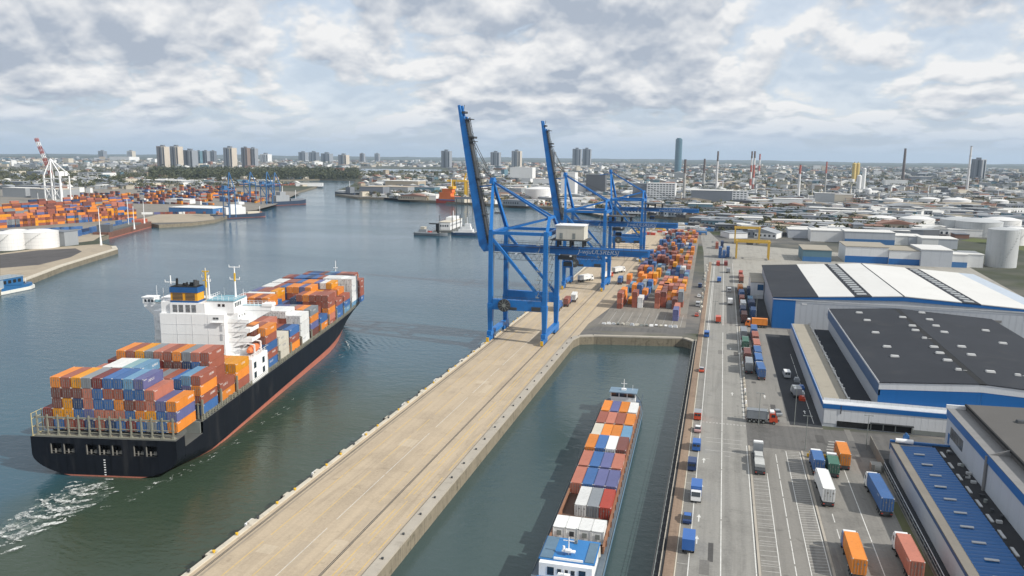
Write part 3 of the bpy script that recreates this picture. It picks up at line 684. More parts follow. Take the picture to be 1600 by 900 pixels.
ZOFF = {('B', c): -.9 for c in range(3, 11)}; ZOFF.update({('C', c): .6 for c in range(12)}); ZOFF.update({('I', c): -1.2 for c in range(2, 7)}); ZOFF.update({('K', c): -1.2 for c in range(8, 13)}); ZOFF.update({('H', c): -1.1 for c in range(8, 11)})
for bi, (nm, s) in enumerate(BAYS):
    stacks = ST[nm]; hgt = [len(x) for x in stacks]
    prev = [len(x) for x in ST[order[bi - 1]]] if bi else [0] * 13
    if nm == 'E': prev = [9] * 11 + [0, 0]
    for c, cs in enumerate(stacks):
        h = len(cs)
        if abs(tcol(c)) + 1.0 > hb(s + CL * .55, DK + 3.5): continue
        for k in range(h):            # k from the top
            tier = h - 1 - k
            col = Kc[cs[k]]; jt = random.uniform(-.05, .05)
            tn = 'top' if k == 0 else nth(tier + 1)
            lab = '%s container, %s tier, %s stack from starboard, %s' % (cname(col), tn, nth(13 - c), BNAME[nm])
            container(col, sw(tcol(c) + jt, s + CL / 2 + random.uniform(-.08, .08), CZ + tier * 2.6 + ZOFF.get((nm, c), 0)), SA, lab, 'containers on the large ship', pick=True)

# deckhouse
tw = MB()
tw.box(-11.6, 8.0, 50.2, 57.5, DK, 29.2); to = tw.build('deckhouse', M_white, ship)
for z in (14, 17, 20, 23, 26): MB().box(-11.62, 8.02, 50.14, 50.19, z, z + .07).build('plate_seam', mat('seam', (.64, .65, .66), .5), to)
for x in (-6.5, -1.8, 3): MB().box(x, x + .06, 50.13, 50.18, 20, 29).build('plate_seam', mat('seam', (.64, .65, .66), .5), to)
fc = MB(); fc.box(-8.4, 2.2, 50.4, 56.0, 29.2, 32.4); fo_ = fc.build('funnel_casing', M_white, ship)
for i, x in enumerate((-7.5, -5.7, -3.6, -1.8)):
    for k in range(6): MB().box(x, x + 1.35, 50.33, 50.38, 29.7 + k * .38, 29.92 + k * .38).build('louvre', M_steel, fo_)
fn = MB(); fn.box(-8.4, 0.0, 50.9, 55.4, 32.4, 33.0); fb = fn.build('funnel', mat('funnel_blue', (.015, .085, .24), .45), ship)
MB().box(-8.3, -.1, 51.0, 55.3, 33.0, 35.4).build('funnel_band', mat('funnel_yellow', (.70, .33, .02), .5, 0, .1), fb)
MB().taper(-8.5, 0.1, 50.8, 55.5, 35.4, 37.0, .05, .05).build('funnel_top', mat('funnel_blue', (.015, .085, .24), .45), fb)
MB().box(-8.2, -.2, 51.0, 55.2, 37.0, 37.25).build('funnel_rim', M_black, fb)
for x0, x1 in ((-7.6, -4.6), (-3.7, -.9)):
    MB().box(x0, x1, 50.92, 50.98, 33.2, 35.2).build('louvre', M_steel, fb)
    for k in range(5): MB().box(x0, x1, 50.86, 50.91, 33.3 + k * .4, 33.42 + k * .4).build('louvre', mat('louvre_tan', (.35, .2, .06), .6), fb)
for x, y, r_, h in ((-6.9, 52.5, .38, 2.2), (-5, 53.5, .7, .6), (-2.6, 53, .7, 1.0), (-1.4, 54, .55, 1.4), (-3.6, 52, .3, 1.2), (-1.2, 52.2, .6, 1.9)):
    MB().tube((x, y, 37.2), (x, y + .2, 37.2 + h), r_, r_ * .9, 9).build('exhaust_pipe', M_black if x < -1.8 else M_steel, fb)
MB().box(-11.4, -8.45, 51, 56, 29.2, 32.6).build('upper_house', M_white, ship); ho2 = MB().box(2.25, 10.2, 52.2, 57.5, 29.2, 32.9).build('upper_house', M_white, ship)
for x in (5.4, 6.7): MB().box(x, x + .8, 52.12, 52.17, 31.2, 32.0).build('window', M_glass, ho2)
for x in (4.6, 5.5): MB().box(x, x + .8, 50.12, 50.16, 27.6, 28.3).build('window', M_glass, to)
for x, z in ((6.6, 24.2), (6.6, 21.4)): MB().box(x, x + .7, 50.1, 50.16, z, z + 1.9).build('door', mat('door_grey', (.42, .44, .46), .5), to)
b = MB(); b.box(4.2, 7.8, 49.2, 50.15, 26.9, 27.0); b.tube((4.3, 49.3, 27), (4.3, 49.3, 28), .05, n=4); b.tube((7.7, 49.3, 27), (7.7, 49.3, 28), .05, n=4); b.beam((4.2, 49.25, 28), (7.8, 49.25, 28), .07); b.beam((4.2, 49.25, 27.5), (7.8, 49.25, 27.5), .05); b.build('gallery', M_white, to)
for y in (53, 54.2, 55.4, 56.6): MB().box(10.22, 10.26, y, y + .7, 31.0, 32.2).build('window', M_glass, ho2)
b = MB(); b.box(2.0, 10.6, 52, 61, 32.9, 33.1)
ro = b.build('top_deck', mat('deck_teal', (.16, .34, .42), .6), ship)
b = MB()
for x0, y0, x1, y1 in ((2.2, 52.2, 10.4, 52.2), (10.4, 52.2, 10.4, 60.8), (2.2, 52.2, 2.2, 60.8)):
    n = max(2, int(math.dist((x0, y0), (x1, y1)) / 1.4))
    for k in range(n + 1):
        t = k / n; b.tube((x0 + (x1 - x0) * t, y0 + (y1 - y0) * t, 33.1), (x0 + (x1 - x0) * t, y0 + (y1 - y0) * t, 34.2), .05, n=4)
    for z in (33.6, 34.2): b.beam((x0, y0, z), (x1, y1, z), .06)
b.build('railing', M_white, ro)
# bridge with wings
br = MB(); br.box(-14.8, 10.2, 57.5, 62.0, 28.6, 32.6); br.box(-20.4, -14.8, 57.6, 60.4, 29.5, 30.6); br.box(10.2, 19.5, 57.6, 60.4, 29.2, 30.5)
br.box(-20.6, -17.0, 57.4, 60.6, 30.6, 32.4); br.box(16.6, 19.8, 57.4, 60.6, 30.5, 31.3)
br.box(-20.9, -16.8, 57.2, 60.8, 32.4, 32.6)
bo = br.build('bridge', M_white, ship)
for sx, xe, z in ((-1, -20.3, 29.5), (1, 19.5, 29.2)):
    b = MB(); xi = -14.8 if sx < 0 else 9.5
    b.add([(xe, 57.7, z), (xi, 57.7, z), (xi, 57.7, z - 5.5), (xe, 58.1, z), (xi, 58.1, z), (xi, 58.1, z - 5.5)], [(0, 1, 2), (5, 4, 3), (0, 3, 4, 1), (1, 4, 5, 2), (2, 5, 3, 0)]); b.build('wing_bracket', M_white, bo)
for x in (-20, -18.9, -17.9): MB().box(x, x + .6, 57.33, 57.37, 31.1, 31.9).build('window', M_glass, bo)
b = MB(); b.box(-16.8, -14.9, 57.5, 57.56, 31.1, 31.9); b.box(-16.8, -10, 58.0, 60, 31.0, 31.1); b.build('windshield', mat('pale_cyan', (.30, .48, .55), .3), bo)
b = MB(); b.box(10.3, 16.6, 58.2, 60.2, 30.55, 30.7); b.build('wing_deck', mat('pale_cyan', (.30, .48, .55), .3), bo)
b = MB()
for x0, x1 in ((10.4, 19.6), (-16.6, -10)):
    for y in (57.6, 60.4):
        k = x0
        while k <= x1: b.tube((k, y, 30.5), (k, y, 31.6), .05, n=4); k += 1.3
        b.beam((x0, y, 31.6), (x1, y, 31.6), .08); b.beam((x0, y, 31.05), (x1, y, 31.05), .05)
b.build('railing', M_white, bo)
# open decks each side with brackets
for sx in (1, -1):
    xi, xo = (8.0, 16.0) if sx > 0 else (-11.6, -15.4)
    for k, z in enumerate((14.6, 17.6, 20.6, 23.6, 26.4)):
        b = MB(); xe = xo - sx * k * .35
        b.box(min(xi, xe), max(xi, xe), 52.0, 58.5, z, z + .22); fl = b.build('side_deck', M_white, ship)
        b = MB(); b.box(min(xe, xe - sx * .12), max(xe, xe - sx * .12), 52, 58.5, z + .22, z + (1.2 if k != 1 else .9)); b.box(min(xi, xe), max(xi, xe), 52.0, 52.1, z + .22, z + 1.15); b.build('bulwark', M_white, fl)
        b = MB(); b.box(min(xi, xi + sx * 3.2), max(xi, xi + sx * 3.2), 52.6, 58.2, z + .22, z + 2.95); ca = b.build('cabin', M_white, fl)
        for y in (53.4, 55.2, 57.0): MB().box(min(xi + sx * 3.2, xi + sx * 3.24), max(xi + sx * 3.2, xi + sx * 3.24), y, y + .55, z + 1.4, z + 2.1).build('window', M_glass, ca)
        b = MB()
        if sx < 0: continue
        for q in range(7): b.beam((xi + sx * (3.6 + q * .42), 51.4, z + .3 + q * .42), (xi + sx * (3.6 + q * .42), 52.3, z + .3 + q * .42), .28, .06)
        b.beam((xi + sx * 3.4, 51.35, z + .3), (xi + sx * 6.4, 51.35, z + 3.1), .1); b.build('stair', M_white, fl)
        b = MB(); b.add([(xe, 52.15, z), (xi, 52.15, z), (xi, 52.15, z - 2.2), (xe, 52.4, z), (xi, 52.4, z), (xi, 52.4, z - 2.2)], [(0, 1, 2), (5, 4, 3), (0, 3, 4, 1), (1, 4, 5, 2), (2, 5, 3, 0)]); b.build('bracket', M_white, fl)
b = MB(); b.box(8.0, 17.2, 46.8, 58.8, DK - .3, 16.6); lh = b.build('side_house', M_white, ship)
for y, z in ((48.2, 13.6), (54.6, 13.6), (48.2, 10.6), (54.6, 10.6)): MB().box(17.2, 17.26, y, y + 1.7, z, z + 1.8).build('window', M_glass, lh)
b = MB(); b.box(9.5, 17, 46.9, 58.5, 16.6, 16.75)
for y in range(47, 59, 2): b.tube((17.0, y, 16.7), (17.0, y, 17.9), .06, n=4)
b.beam((17, 47, 17.9), (17, 58.5, 17.9), .08); b.beam((17, 47, 17.3), (17, 58.5, 17.3), .06)
for y in (50.6, 55.4): b.beam((16.6, y, 16.7), (16.6, y, 20.2), .4, .3); b.beam((16.6, y, 20.2), (14, y, 20.6), .35, .3)
b.build('railing', M_white, lh)
bt = MB(); n = 9; vs = []; fs = []
for i in range(n):
    t = i / (n - 1); w = 1.35 * math.sin(math.pi * (.08 + .84 * t)) ** .6
    for k in range(10):
        a = 2 * math.pi * k / 10; vs.append((15.2 + w * math.cos(a), 49.4 + 7.4 * t, 18.4 + (1.25 if math.sin(a) > 0 else 1.0) * w * .85 * math.sin(a)))
for i in range(n - 1):
    for k in range(10): fs.append((i * 10 + k, i * 10 + (k + 1) % 10, i * 10 + 10 + (k + 1) % 10, i * 10 + 10 + k))
fs += [tuple(range(10))[::-1], tuple(range((n - 1) * 10, n * 10))]
bt.add(vs, fs); lb = bt.build('lifeboat', mat('lifeboat_orange', (.62, .17, .06), .5), None, (0, 0, 0))
lb.matrix_world = Matrix.Translation(SO) @ Matrix.Rotation(SA, 4, 'Z'); tag(lb, 'enclosed orange lifeboat hanging in davits by the white ship deckhouse', 'lifeboat')
def mast(x, y, z0, z1, arms, m, nm='mast'):
    b = MB(); b.tube((x, y, z0), (x, y, z1), .34, .16, 8)
    for z, w in arms: b.beam((x - w, y, z), (x + w, y, z), .24, .22); b.tube((x - w, y, z), (x - w, y, z + .7), .1, n=5); b.tube((x + w, y, z), (x + w, y, z + .7), .1, n=5)
    return b.build(nm, m, ship)
mast(-9.6, 54, 32.6, 40, ((38.0, 1.7),), M_white, 'radar_mast'); mast(-.2, 57, 32.6, 42.0, ((39.2, 1.2), (40.4, .8)), M_cream, 'radar_mast'); mast(8.4, 58, 33, 42.5, ((38.6, 1.5), (42.3, 1.6)), M_white, 'radar_mast'); mast(1.8, 54.6, 32.4, 40.2, ((38.4, .6),), M_white)
b = MB(); b.tube((-.2, 57, 36), (-.2, 57, 41), .3, n=6); b.beam((-1.2, 57, 41), (.9, 57, 41), .3); b.beam((-1.0, 56.8, 38.2), (1, 56.8, 38.6), .3); b.tube((8.4, 58, 38), (8.4, 58, 40.5), .3, n=6); b.build('antenna', M_yellow, ship)
for x, y, h in ((-11, 52, 4), (-10.2, 56, 3), (4, 60, 3), (9.8, 60.4, 2.6), (-16.4, 58.2, 3.6), (6.5, 52.6, 2.4)): MB().tube((x, y, 31.5), (x, y, 32.6 + h), .09, .05, 5).build('antenna', M_white, ship)

# wake: streaks of foam astern and along the side
def foam_mat():
    m = bpy.data.materials.new('foam'); m.use_nodes = True; g = NG(m.node_tree); b = g.n['Principled BSDF']; tc = g.node('ShaderNodeTexCoord')
    n = g.noise(tc.outputs['Object'], 0.9, 6, 0.75, 0.6); n2 = g.noise(tc.outputs['Object'], 0.16, 4, 0.6)
    b.inputs['Base Color'].default_value = (.74, .76, .74, 1); b.inputs['Roughness'].default_value = .9
    g.put(b.inputs['Alpha'], g.math('MULTIPLY', g.ramp(n, .40, .64, 0, .85), g.ramp(n2, .24, .50)))
    return m
M_foam = foam_mat()
fm = MB()
def foam(pts, w):
    pts = [Vector((x, y, 0)) for x, y in pts]; L = []
    for i in range(len(pts) - 1):
        for k in range(6): L.append(pts[i].lerp(pts[i + 1], k / 6))
    L.append(pts[-1]); n = len(L); vs = []
    for i, p in enumerate(L):
        d = (L[min(i + 1, n - 1)] - L[max(i - 1, 0)]).normalized(); a = Vector((-d.y, d.x, 0)); t = i / (n - 1)
        ww = w * math.sin(math.pi * min(.98, max(.03, t))) ** .5 * random.uniform(.6, 1.25)
        j = a * random.uniform(-.25, .25); vs += [p + j + a * ww / 2, p + j - a * ww / 2]
    fm.add([(v.x, v.y, .34) for v in vs], [(2 * i + 1, 2 * i + 3, 2 * i + 2, 2 * i) for i in range(n - 1)])
def fp(*pix): return [P(x, y, .34) for x, y in pix]
for pix, w in (([(166, 753), (150, 758), (130, 762), (108, 766)], 1.6), ([(152, 770), (132, 773), (112, 769), (104, 764)], 1.2), ([(144, 780), (122, 784), (100, 783), (84, 780)], 1.5),
               ([(150, 787), (125, 793), (95, 796), (72, 790), (66, 782)], 1.8), ([(130, 797), (100, 803), (70, 809), (45, 806), (38, 799)], 1.4), ([(104, 814), (75, 819), (45, 828), (12, 839)], 1.6),
               ([(72, 827), (45, 834), (20, 840), (0, 836)], 1.3), ([(40, 852), (20, 859), (0, 866)], 1.1), ([(30, 841), (10, 842)], 1.0), ([(60, 812), (30, 822), (0, 832)], 2.2),
               ([(170, 760), (140, 764), (115, 772)], 1.0), ([(128, 757), (110, 760), (96, 768)], 1.4), ([(160, 765), (180, 761)], .7), ([(186, 767), (170, 771)], .7),
               ([(92, 772), (80, 778), (66, 786)], 1.6), ([(52, 798), (34, 803), (26, 812)], 1.8), ([(20, 818), (8, 828), (0, 834)], 2.0)):
    foam(fp(*pix), w * 1.1)
for k in range(60):
    t = random.random() ** .8; a = (160 - 160 * t + random.uniform(-28, 30), 757 + 82 * t + random.uniform(-14, 24)); foam(fp(a, (a[0] - random.uniform(4, 16), a[1] + random.uniform(-1, 5))), random.uniform(.25, .8))
for a, c, n in (((205, 774), (290, 735), 22), ((290, 735), (370, 690), 16), ((370, 690), (480, 612), 12), ((140, 800), (205, 778), 12), ((520, 580), (543, 538), 8)):
    for k in range(n):
        t = random.random(); x = a[0] + (c[0] - a[0]) * t + random.uniform(-5, 6); y = a[1] + (c[1] - a[1]) * t + random.uniform(-2.5, 3.5)
        foam(fp((x, y), (x + random.uniform(3, 9), y - random.uniform(1, 4))), random.uniform(.12, .32))
foam(fp((541, 532), (544, 538), (546, 545)), .6)
fb_ = fm; fm = MB()
for pix, w in (([(172, 752), (130, 766), (80, 788), (20, 822), (-30, 850)], 9.0), ([(160, 760), (110, 782), (50, 812), (0, 842)], 6.0), ([(178, 764), (140, 782), (90, 806), (30, 845)], 5.0)): foam(fp(*pix), w)
M_churn = bpy.data.materials.new('churned_water'); M_churn.use_nodes = True; g = NG(M_churn.node_tree); bs = g.n['Principled BSDF']; tc = g.node('ShaderNodeTexCoord')
bs.inputs['Base Color'].default_value = (.36, .42, .36, 1); bs.inputs['Roughness'].default_value = .6
g.put(bs.inputs['Alpha'], g.math('MULTIPLY', g.ramp(g.noise(tc.outputs['Object'], .45, 7, .7, 1.2), .44, .74), .42))
for i in range(len(fm.v)): fm.v[i] = (fm.v[i][0], fm.v[i][1], .26)
stuff(fm.build('churned_wake', M_churn), 'pale churned water trailing from the stern of the large ship', 'foam'); fm = fb_
stuff(fm.build('wake_foam', M_foam), 'white foam streaks on the water behind the large ship', 'foam')
# ------------------------------------------------------------------ inland barge in the dock basin
BA = R(1.4); BO = Vector((-22.9, 117.0, 0))
def bw(t, s, z): return BO + Vector((math.cos(BA) * t - math.sin(BA) * s, math.sin(BA) * t + math.cos(BA) * s, z))
barge = thing('river_barge', 'long blue river barge loaded with containers in the dock basin', 'barge', BO, BA)
BL = 119.0; BH = 6.2
def bhb(s):
    if s < 8: return BH * (.80 + .20 * math.sin(math.pi / 2 * s / 8))
    if s > 100: return BH * max(.0, 1 - ((s - 100) / 19.2) ** 2.6)
    return BH
ss = [0, 2, 5, 8, 20, 60, 100, 104, 108, 111, 114, 116.5, 118, 119]
def btop(s): return 2.5 + (1.2 * max(0, (s - 100) / 19) ** 1.3) + (.7 if s < 8 else 0)
hm = MB(); vs = []; fs = []; ms = []
for s in ss:
    for sg in (-1, 1):
        for z, k in ((-.6, .95), (.25, .98), (.27, .98), (1.5, 1), (btop(s), 1)): vs.append((sg * bhb(s) * k, s, z))
for i in range(len(ss) - 1):
    for sd in (0, 1):
        a = i * 10 + sd * 5; c = a + 10
        for k in range(4):
            f = (a + k, c + k, c + k + 1, a + k + 1); fs.append(f if sd == 0 else f[::-1]); ms.append((1, 1, 0, 2)[k])
hm.v = vs; hm.f = fs; hm.m = ms
hm.add([(-bhb(0), 0, -.6), (bhb(0), 0, -.6), (bhb(0), 0, btop(0)), (-bhb(0), 0, btop(0))], [(0, 1, 2, 3)], 0)
M_bhull = mat('barge_hull_blue', (.045, .12, .22), .5, 0, .2, .3, streak=.4, dirt=((.12, .11, .10), .5)); M_rub = mat('barge_rubbing_strake', (.14, .22, .30), .6, 0, .2, .5, dirt=((.12, .09, .07), .5))
bh = hm.build('hull', [M_bhull, M_black, M_rub], barge)
d = MB()
for s0, s1 in zip(ss, ss[1:]): d.add([(-bhb(s0), s0, btop(s0) - .12), (bhb(s0), s0, btop(s0) - .12), (bhb(s1), s1, btop(s1) - .12), (-bhb(s1), s1, btop(s1) - .12)], [(0, 1, 2, 3)])
d.build('deck', mat('barge_deck', (.10, .13, .16), .7, 0, .2, .4), barge)
for sx in (-1, 1):
    b = MB(); x = sx * 5.25; b.box(x - .12, x + .12, 17, 103, 2.4, 3.75); b.box(x - .2, x + .2, 17, 103, 3.75, 3.87); b.build('coaming', M_rusty, barge)
    b = MB()
    for k in range(20, 103, 4): b.box(min(sx * 5.4, sx * 5.6), max(sx * 5.4, sx * 5.6), k, k + .2, 2.4, 3.6)
    b.build('coaming_rib', M_rusty, barge)
    b = MB(); k = 9
    while k < 112: b.tube((sx * (bhb(k) - .12), k, btop(k) - .1), (sx * (bhb(k) - .12), k, btop(k) + .75), .035, n=4); k += 3
    for k0, k1 in zip(ss[3:-3], ss[4:-2]): b.beam((sx * (bhb(k0) - .12), k0, btop(k0) + .72), (sx * (bhb(k1) - .12), k1, btop(k1) + .72), .04)
    b.build('railing', M_grey, barge)
MB().box(-5.2, 5.2, 17, 103, 2.42, 2.5).build('hold_floor', mat('hold_floor', (.12, .075, .055), .8, 0, .25, .6), barge)
rows = [(93.1, 2.5, 'o i o w'), (82.7, 2.5, 'r R r o'), (72.4, 2.5, 'c o o l'), (62.0, 3.2, 'o B w b'), (51.9, 2.6, 's B i s'), (41.2, 2.75, 's B i i')]
Kb = dict(Kc); Kb['R'] = 'salmon'
for ri, (s, z, cs) in enumerate(rows):
    for c, ch in enumerate(cs.split()):
        col = Kb[ch]
        container(col, bw((c - 1.5) * 2.55, s + CL / 2, z), BA, '%s container on the barge, %s row from its bow, %s from the left' % (cname(col), nth(ri + 1), nth(c + 1)), 'containers on the barge', L=9.4)
for c, col in ((1, 'white'), (2, 'grey'), (3, 'red')):
    container(col, bw((c - 1.5) * 2.55, 31.1 + CL / 2, 2.5), BA, '%s container on the barge, last row before the white reefers' % cname(col), 'containers on the barge', L=9.4)
for c in range(4):
    o = container('white', bw((c - 1.5) * 2.5, 22.6, 2.7), BA, 'short white reefer box on the barge, %s from the left of four' % nth(c + 1), 'white reefers on the barge', L=5.2, doors=False)
    b = MB(); b.box(-.45, .45, -.06, 0, .9, 1.9); b.build('cooling_unit', M_grey if c != 1 else M_steel, o, (0, -2.62, 0))
dh = MB(); dh.box(-4.7, 4.7, 5.5, 14.5, 2.4, 5.6); do = dh.build('deckhouse', M_white, barge)
MB().box(-5.0, 5.0, 6.6, 14.8, 5.6, 5.85).build('roof', mat('roof_blue', (.03, .17, .42), .5, 0, .12, .5), do)
MB().box(-4.8, -2.6, 6.8, 14.6, 5.85, 6.0).build('roof_panel', mat('roof_slate', (.10, .17, .24), .6), do); MB().box(3.2, 4.8, 6.9, 14, 5.85, 5.98).build('roof_panel', mat('roof_slate', (.10, .17, .24), .6), do)
MB().box(-2.3, 2.9, 6.7, 6.9, 5.85, 6.25).build('roof_edge', M_white, do)
for x in (-3.2, 2.4): MB().box(x, x + 1.2, 5.44, 5.49, 3.5, 5.0).build('window', M_glass, do)
for x in (-1.4, -.2, 1.0): MB().box(x, x + .7, 5.44, 5.49, 3.9, 4.8).build('window', M_glass, do)
b = MB(); b.tube((0, 9, 5.85), (0, 9, 9.2), .12, .08, 6); b.box(-1.2, 1.2, 8.6, 9.4, 6.4, 6.6); b.box(-.5, .5, 8.2, 9.0, 6.6, 7.0); b.tube((-.9, 9, 6.6), (-.9, 9, 7.4), .3, .2, 7); b.beam((-1, 9, 8.5), (1, 9, 8.5), .12); b.build('mast', M_white, do)
b = MB(); b.tube((.6, 13.4, 5.85), (.6, 13.4, 8.8), .07, n=5); b.box(.3, .9, 13, 13.8, 5.9, 6.6); b.build('antenna', M_grey, do)
b = MB(); b.box(-1.2, 1.4, 2.8, 4.2, 3.1, 4.2); b.tube((.2, 3, 4), (.2, 3, 6.2), .1, n=6); b.box(-.9, 1.2, 2.9, 3.6, 5, 5.3); b.build('stern_winch', M_white, barge)
b = MB(); b.box(-5, 5, .4, 5.4, 3.02, 3.12); b.build('aft_deck', mat('roof_blue', (.03, .17, .42), .5, 0, .12, .5), barge)
for x, m in ((-4.6, M_yellow), (4.4, M_cream)): MB().tube((x, 15.8, 2.5), (x, 15.8, 4.6), .55, .45, 8).build('ventilator', m, barge)
wh = MB(); wh.box(-3.6, 3.6, 105.5, 109, 2.4, 5.4); wo = wh.build('wheelhouse', M_white, barge)
MB().box(-3.7, 3.7, 105.42, 109.1, 5.4, 6.7).build('window_band', M_glass, wo)
MB().box(-4.1, 4.1, 104.8, 109.8, 6.7, 7.0).build('roof', mat('wheelhouse_roof', (.16, .24, .32), .5), wo)
for x in (-3.72, -1.3, 1.1, 3.5): MB().box(x, x + .22, 105.3, 105.4, 5.4, 6.7).build('window_post', M_white, wo)
b = MB(); b.tube((0, 107.5, 7), (0, 107.5, 10.4), .12, .06, 6); b.beam((-.9, 107.5, 9), (.9, 107.5, 9), .12); b.box(-.7, .7, 107, 107.9, 7, 7.5); b.tube((2.6, 108, 7), (2.6, 108, 8.6), .05, n=5); b.build('mast', M_white, wo)
b = MB(); b.box(-4.8, -3.9, 105.4, 106.6, 2.4, 3.8); b.box(3.9, 5, 106, 107.4, 2.6, 4.2); b.tube((5.2, 108, 2.6), (5.6, 108.2, 6), .07, n=5); b.box(-.5, .4, 103.6, 104.4, 2.4, 4.2); b.build('deck_locker', mat('locker_slate', (.09, .13, .2), .6), barge)

# ------------------------------------------------------------------ ship-to-shore gantry cranes
def text_mesh(name, body, size, m, ext=.03):
    cu = bpy.data.curves.new(name, 'FONT'); cu.body = body; cu.size = size; cu.extrude = ext; cu.align_x = 'CENTER'; cu.align_y = 'CENTER'; cu.resolution_u = 2; cu.shear = .25
    ob = bpy.data.objects.new(name, cu); COL.objects.link(ob)
    dg = bpy.context.evaluated_depsgraph_get(); me = bpy.data.meshes.new_from_object(ob.evaluated_get(dg)); bpy.data.objects.remove(ob)
    me.materials.clear(); me.materials.append(m); return me
TXT = text_mesh('lettering', 'J-wjuULSRERSJ', 2.5, mat('letter_white', (.55, .62, .70), .5))
def gantry(name, label, dx, dy, boom=True, reel=True, letters=True, house=True):
    t = thing(name, label, 'crane', (dx, dy, QZ), 0, 'blue quay cranes')
    # local frame: x across the quay (0 = water leg, 22 = land leg), y along the quay (0 near, 22 far), z above the quay
    for x in (0, 22):
        for y in (0, 22):
            b = MB(); s = 1 if x == 0 else -1
            b.beam((x, y, 2.2), (x, y, 15.2), 1.5, 1.7, w2=2.1, h2=2.3)
            b.beam((x, y, 15.2), (x, y, 44.2), 1.75, 1.75, w2=1.5, h2=1.5)
            b.build('leg', M_blue, t)
        b = MB(); b.box(x - .9, x + .9, -2.2, 24.2, 2.6, 4.2); sl = b.build('sill_beam', M_blue, t)
        for y in (0, 22):
            for k in (-3.0, -1.0, 1.0, 3.0):
                b = MB(); b.box(x - .55, x + .55, y + k - .75, y + k + .75, .5, 2.5); b.tube((x - .4, y + k, .45), (x + .4, y + k, .45), .42, n=9, m=1); b.build('bogie', [M_blue, M_steel], t)
        MB().box(x - .5, x + .5, -4.4, -3.8, .3, 2.0).build('buffer', M_yellow, t)
        b = MB(); b.box(x - .8, x + .8, 1, 21, 42.2, 43.7); b.build('tie_beam', M_blue, t)
    for y in (0, 22):
        MB().box(1, 21, y - 1.0, y + 1.0, 12.9, 17.0).build('portal_beam', M_blue, t)
        b = MB(); b.beam((.6, y, 40.8), (21.2, y, 17.2), 1.0, 1.1); b.build('brace', M_blue, t)
        b = MB(); b.beam((0, y, 43.2), (22, y, 43.2), 1.1, 1.2); b.build('tie_beam', M_blue, t)
        b = MB(); b.beam((0, y, 44), (-2.6, 11, 62.8), 1.3, 1.3, w2=1.0, h2=1.0); b.build('mast_leg', M_blue, t)
        b = MB(); b.beam((-2.6, 11, 62.6), (21.6, y * .3 + 7.7, 49.0), .7, .75); b.build('back_stay', M_blue, t)
        b = MB(); b.beam((21.6, y * .3 + 7.7, 49.2), (22.4, y, 43.5), 1.1, 1.1); b.build('rear_post', M_blue, t)
        b = MB(); b.beam((21.4, y * .3 + 7.7, 48.7), (1.5, y * .8 + 2.2, 43.4), .7); b.build('brace', M_blue, t)
        # stair flights and platforms on the legs
        b = MB()
        for k in range(7): b.box(21.0 - 2.4, 21.0 - 1.1, y - 1.6, y + .6, 18.5 + k * 3.4, 18.6 + k * 3.4); b.beam((19, y - 1.5, 18.5 + k * 3.4), (20, y + .5, 21.9 + k * 3.4), .14); b.tube((18.7, y - 1.5, 18.5 + k * 3.4), (18.7, y - 1.5, 19.6 + k * 3.4), .06, n=4)
        b.build('stair', M_grey, t)
    b = MB(); b.box(-3.4, -1.8, 8.6, 13.4, 61.8, 63.2); b.beam((-2.6, 11, 61.2), (-10.5, 11, 60.2), .5); b.box(-3.4, -1.9, 9.4, 12.6, 63.2, 64.2); b.build('mast_head', M_blue, t)
    b = MB(); b.beam((21.5, 7.5, 48.9), (21.5, 14.5, 48.9), 1.0); b.build('tie_beam', M_blue, t)
    # trolley girder
    g_ = MB()
    for y in (8.4, 12.4): g_.box(-4, 60.5, y, y + 1.25, 34.9, 37.5)
    for x in range(-3, 60, 7): g_.box(x, x + .6, 9.7, 12.3, 36, 37)
    gi = g_.build('girder', M_blue, t)
    b = MB()
    for y in (7.3, 14.6):
        for x in range(-3, 60, 3): b.tube((x, y, 37.2), (x, y, 38.9), .05, n=4)
        for z in (38.2, 38.9): b.beam((-3, y, z), (60, y, z), .07)
        b.box(-3, 60, min(y, y + (.9 if y < 10 else -.9)), max(y, y + (.9 if y < 10 else -.9)), 37.1, 37.2)
    b.build('catwalk', M_steel, gi)
    b = MB(); x = -2
    while x < 40: b.beam((x, 7.8, 34.5), (x + 1.1, 7.8, 32.2 + random.uniform(-.4, .4)), .10); b.beam((x + 1.1, 7.8, 32.4), (x + 2.2, 7.8, 34.5), .10); x += 2.2
    b.beam((-2, 7.8, 34.4), (40, 7.8, 34.4), .2); b.beam((0, 7.6, 31.9), (20, 7.6, 31.9), .16); b.build('cable_festoon', M_steel, gi)
    if letters:
        l = put('lettering', TXT, gi, (41, 8.38, 36.2)); l.rotation_euler = (R(90), 0, 0); l.scale = (1.05, 1, 1)
    if house:
     h = MB(); h.box(24.5, 35.6, 6.6, 15.4, 40.9, 46.2); hs_ = h.build('machinery_house', M_cream, t)
     MB().box(24.2, 35.9, 6.3, 15.7, 46.2, 46.5).build('roof', M_white, hs_)
     for x in (26, 31): MB().box(x, x + 1.2, 6.55, 6.6, 41.2, 43.4).build('door', M_grey, hs_)
    b = MB(); b.box(22.5, 37, 5.6, 16.4, 40.4, 40.8)
    for x in (25, 30, 35):
        for y in (8.6, 13.4): b.box(x - .4, x + .4, y - .4, y + .4, 37.8, 40.4)
    b.build('house_platform', M_steel, t)
    c = MB(); c.taper(26, 29.5, 15.2, 17.6, 28.6, 31.4, .3, .1); co = c.build('operator_cab', M_blue, t); MB().box(25.95, 29.55, 15.12, 15.2, 29.2, 30.9).build('window', M_glass, co); MB().box(25, 31, 9, 17, 32.6, 34.0).build('trolley', M_steel, t)
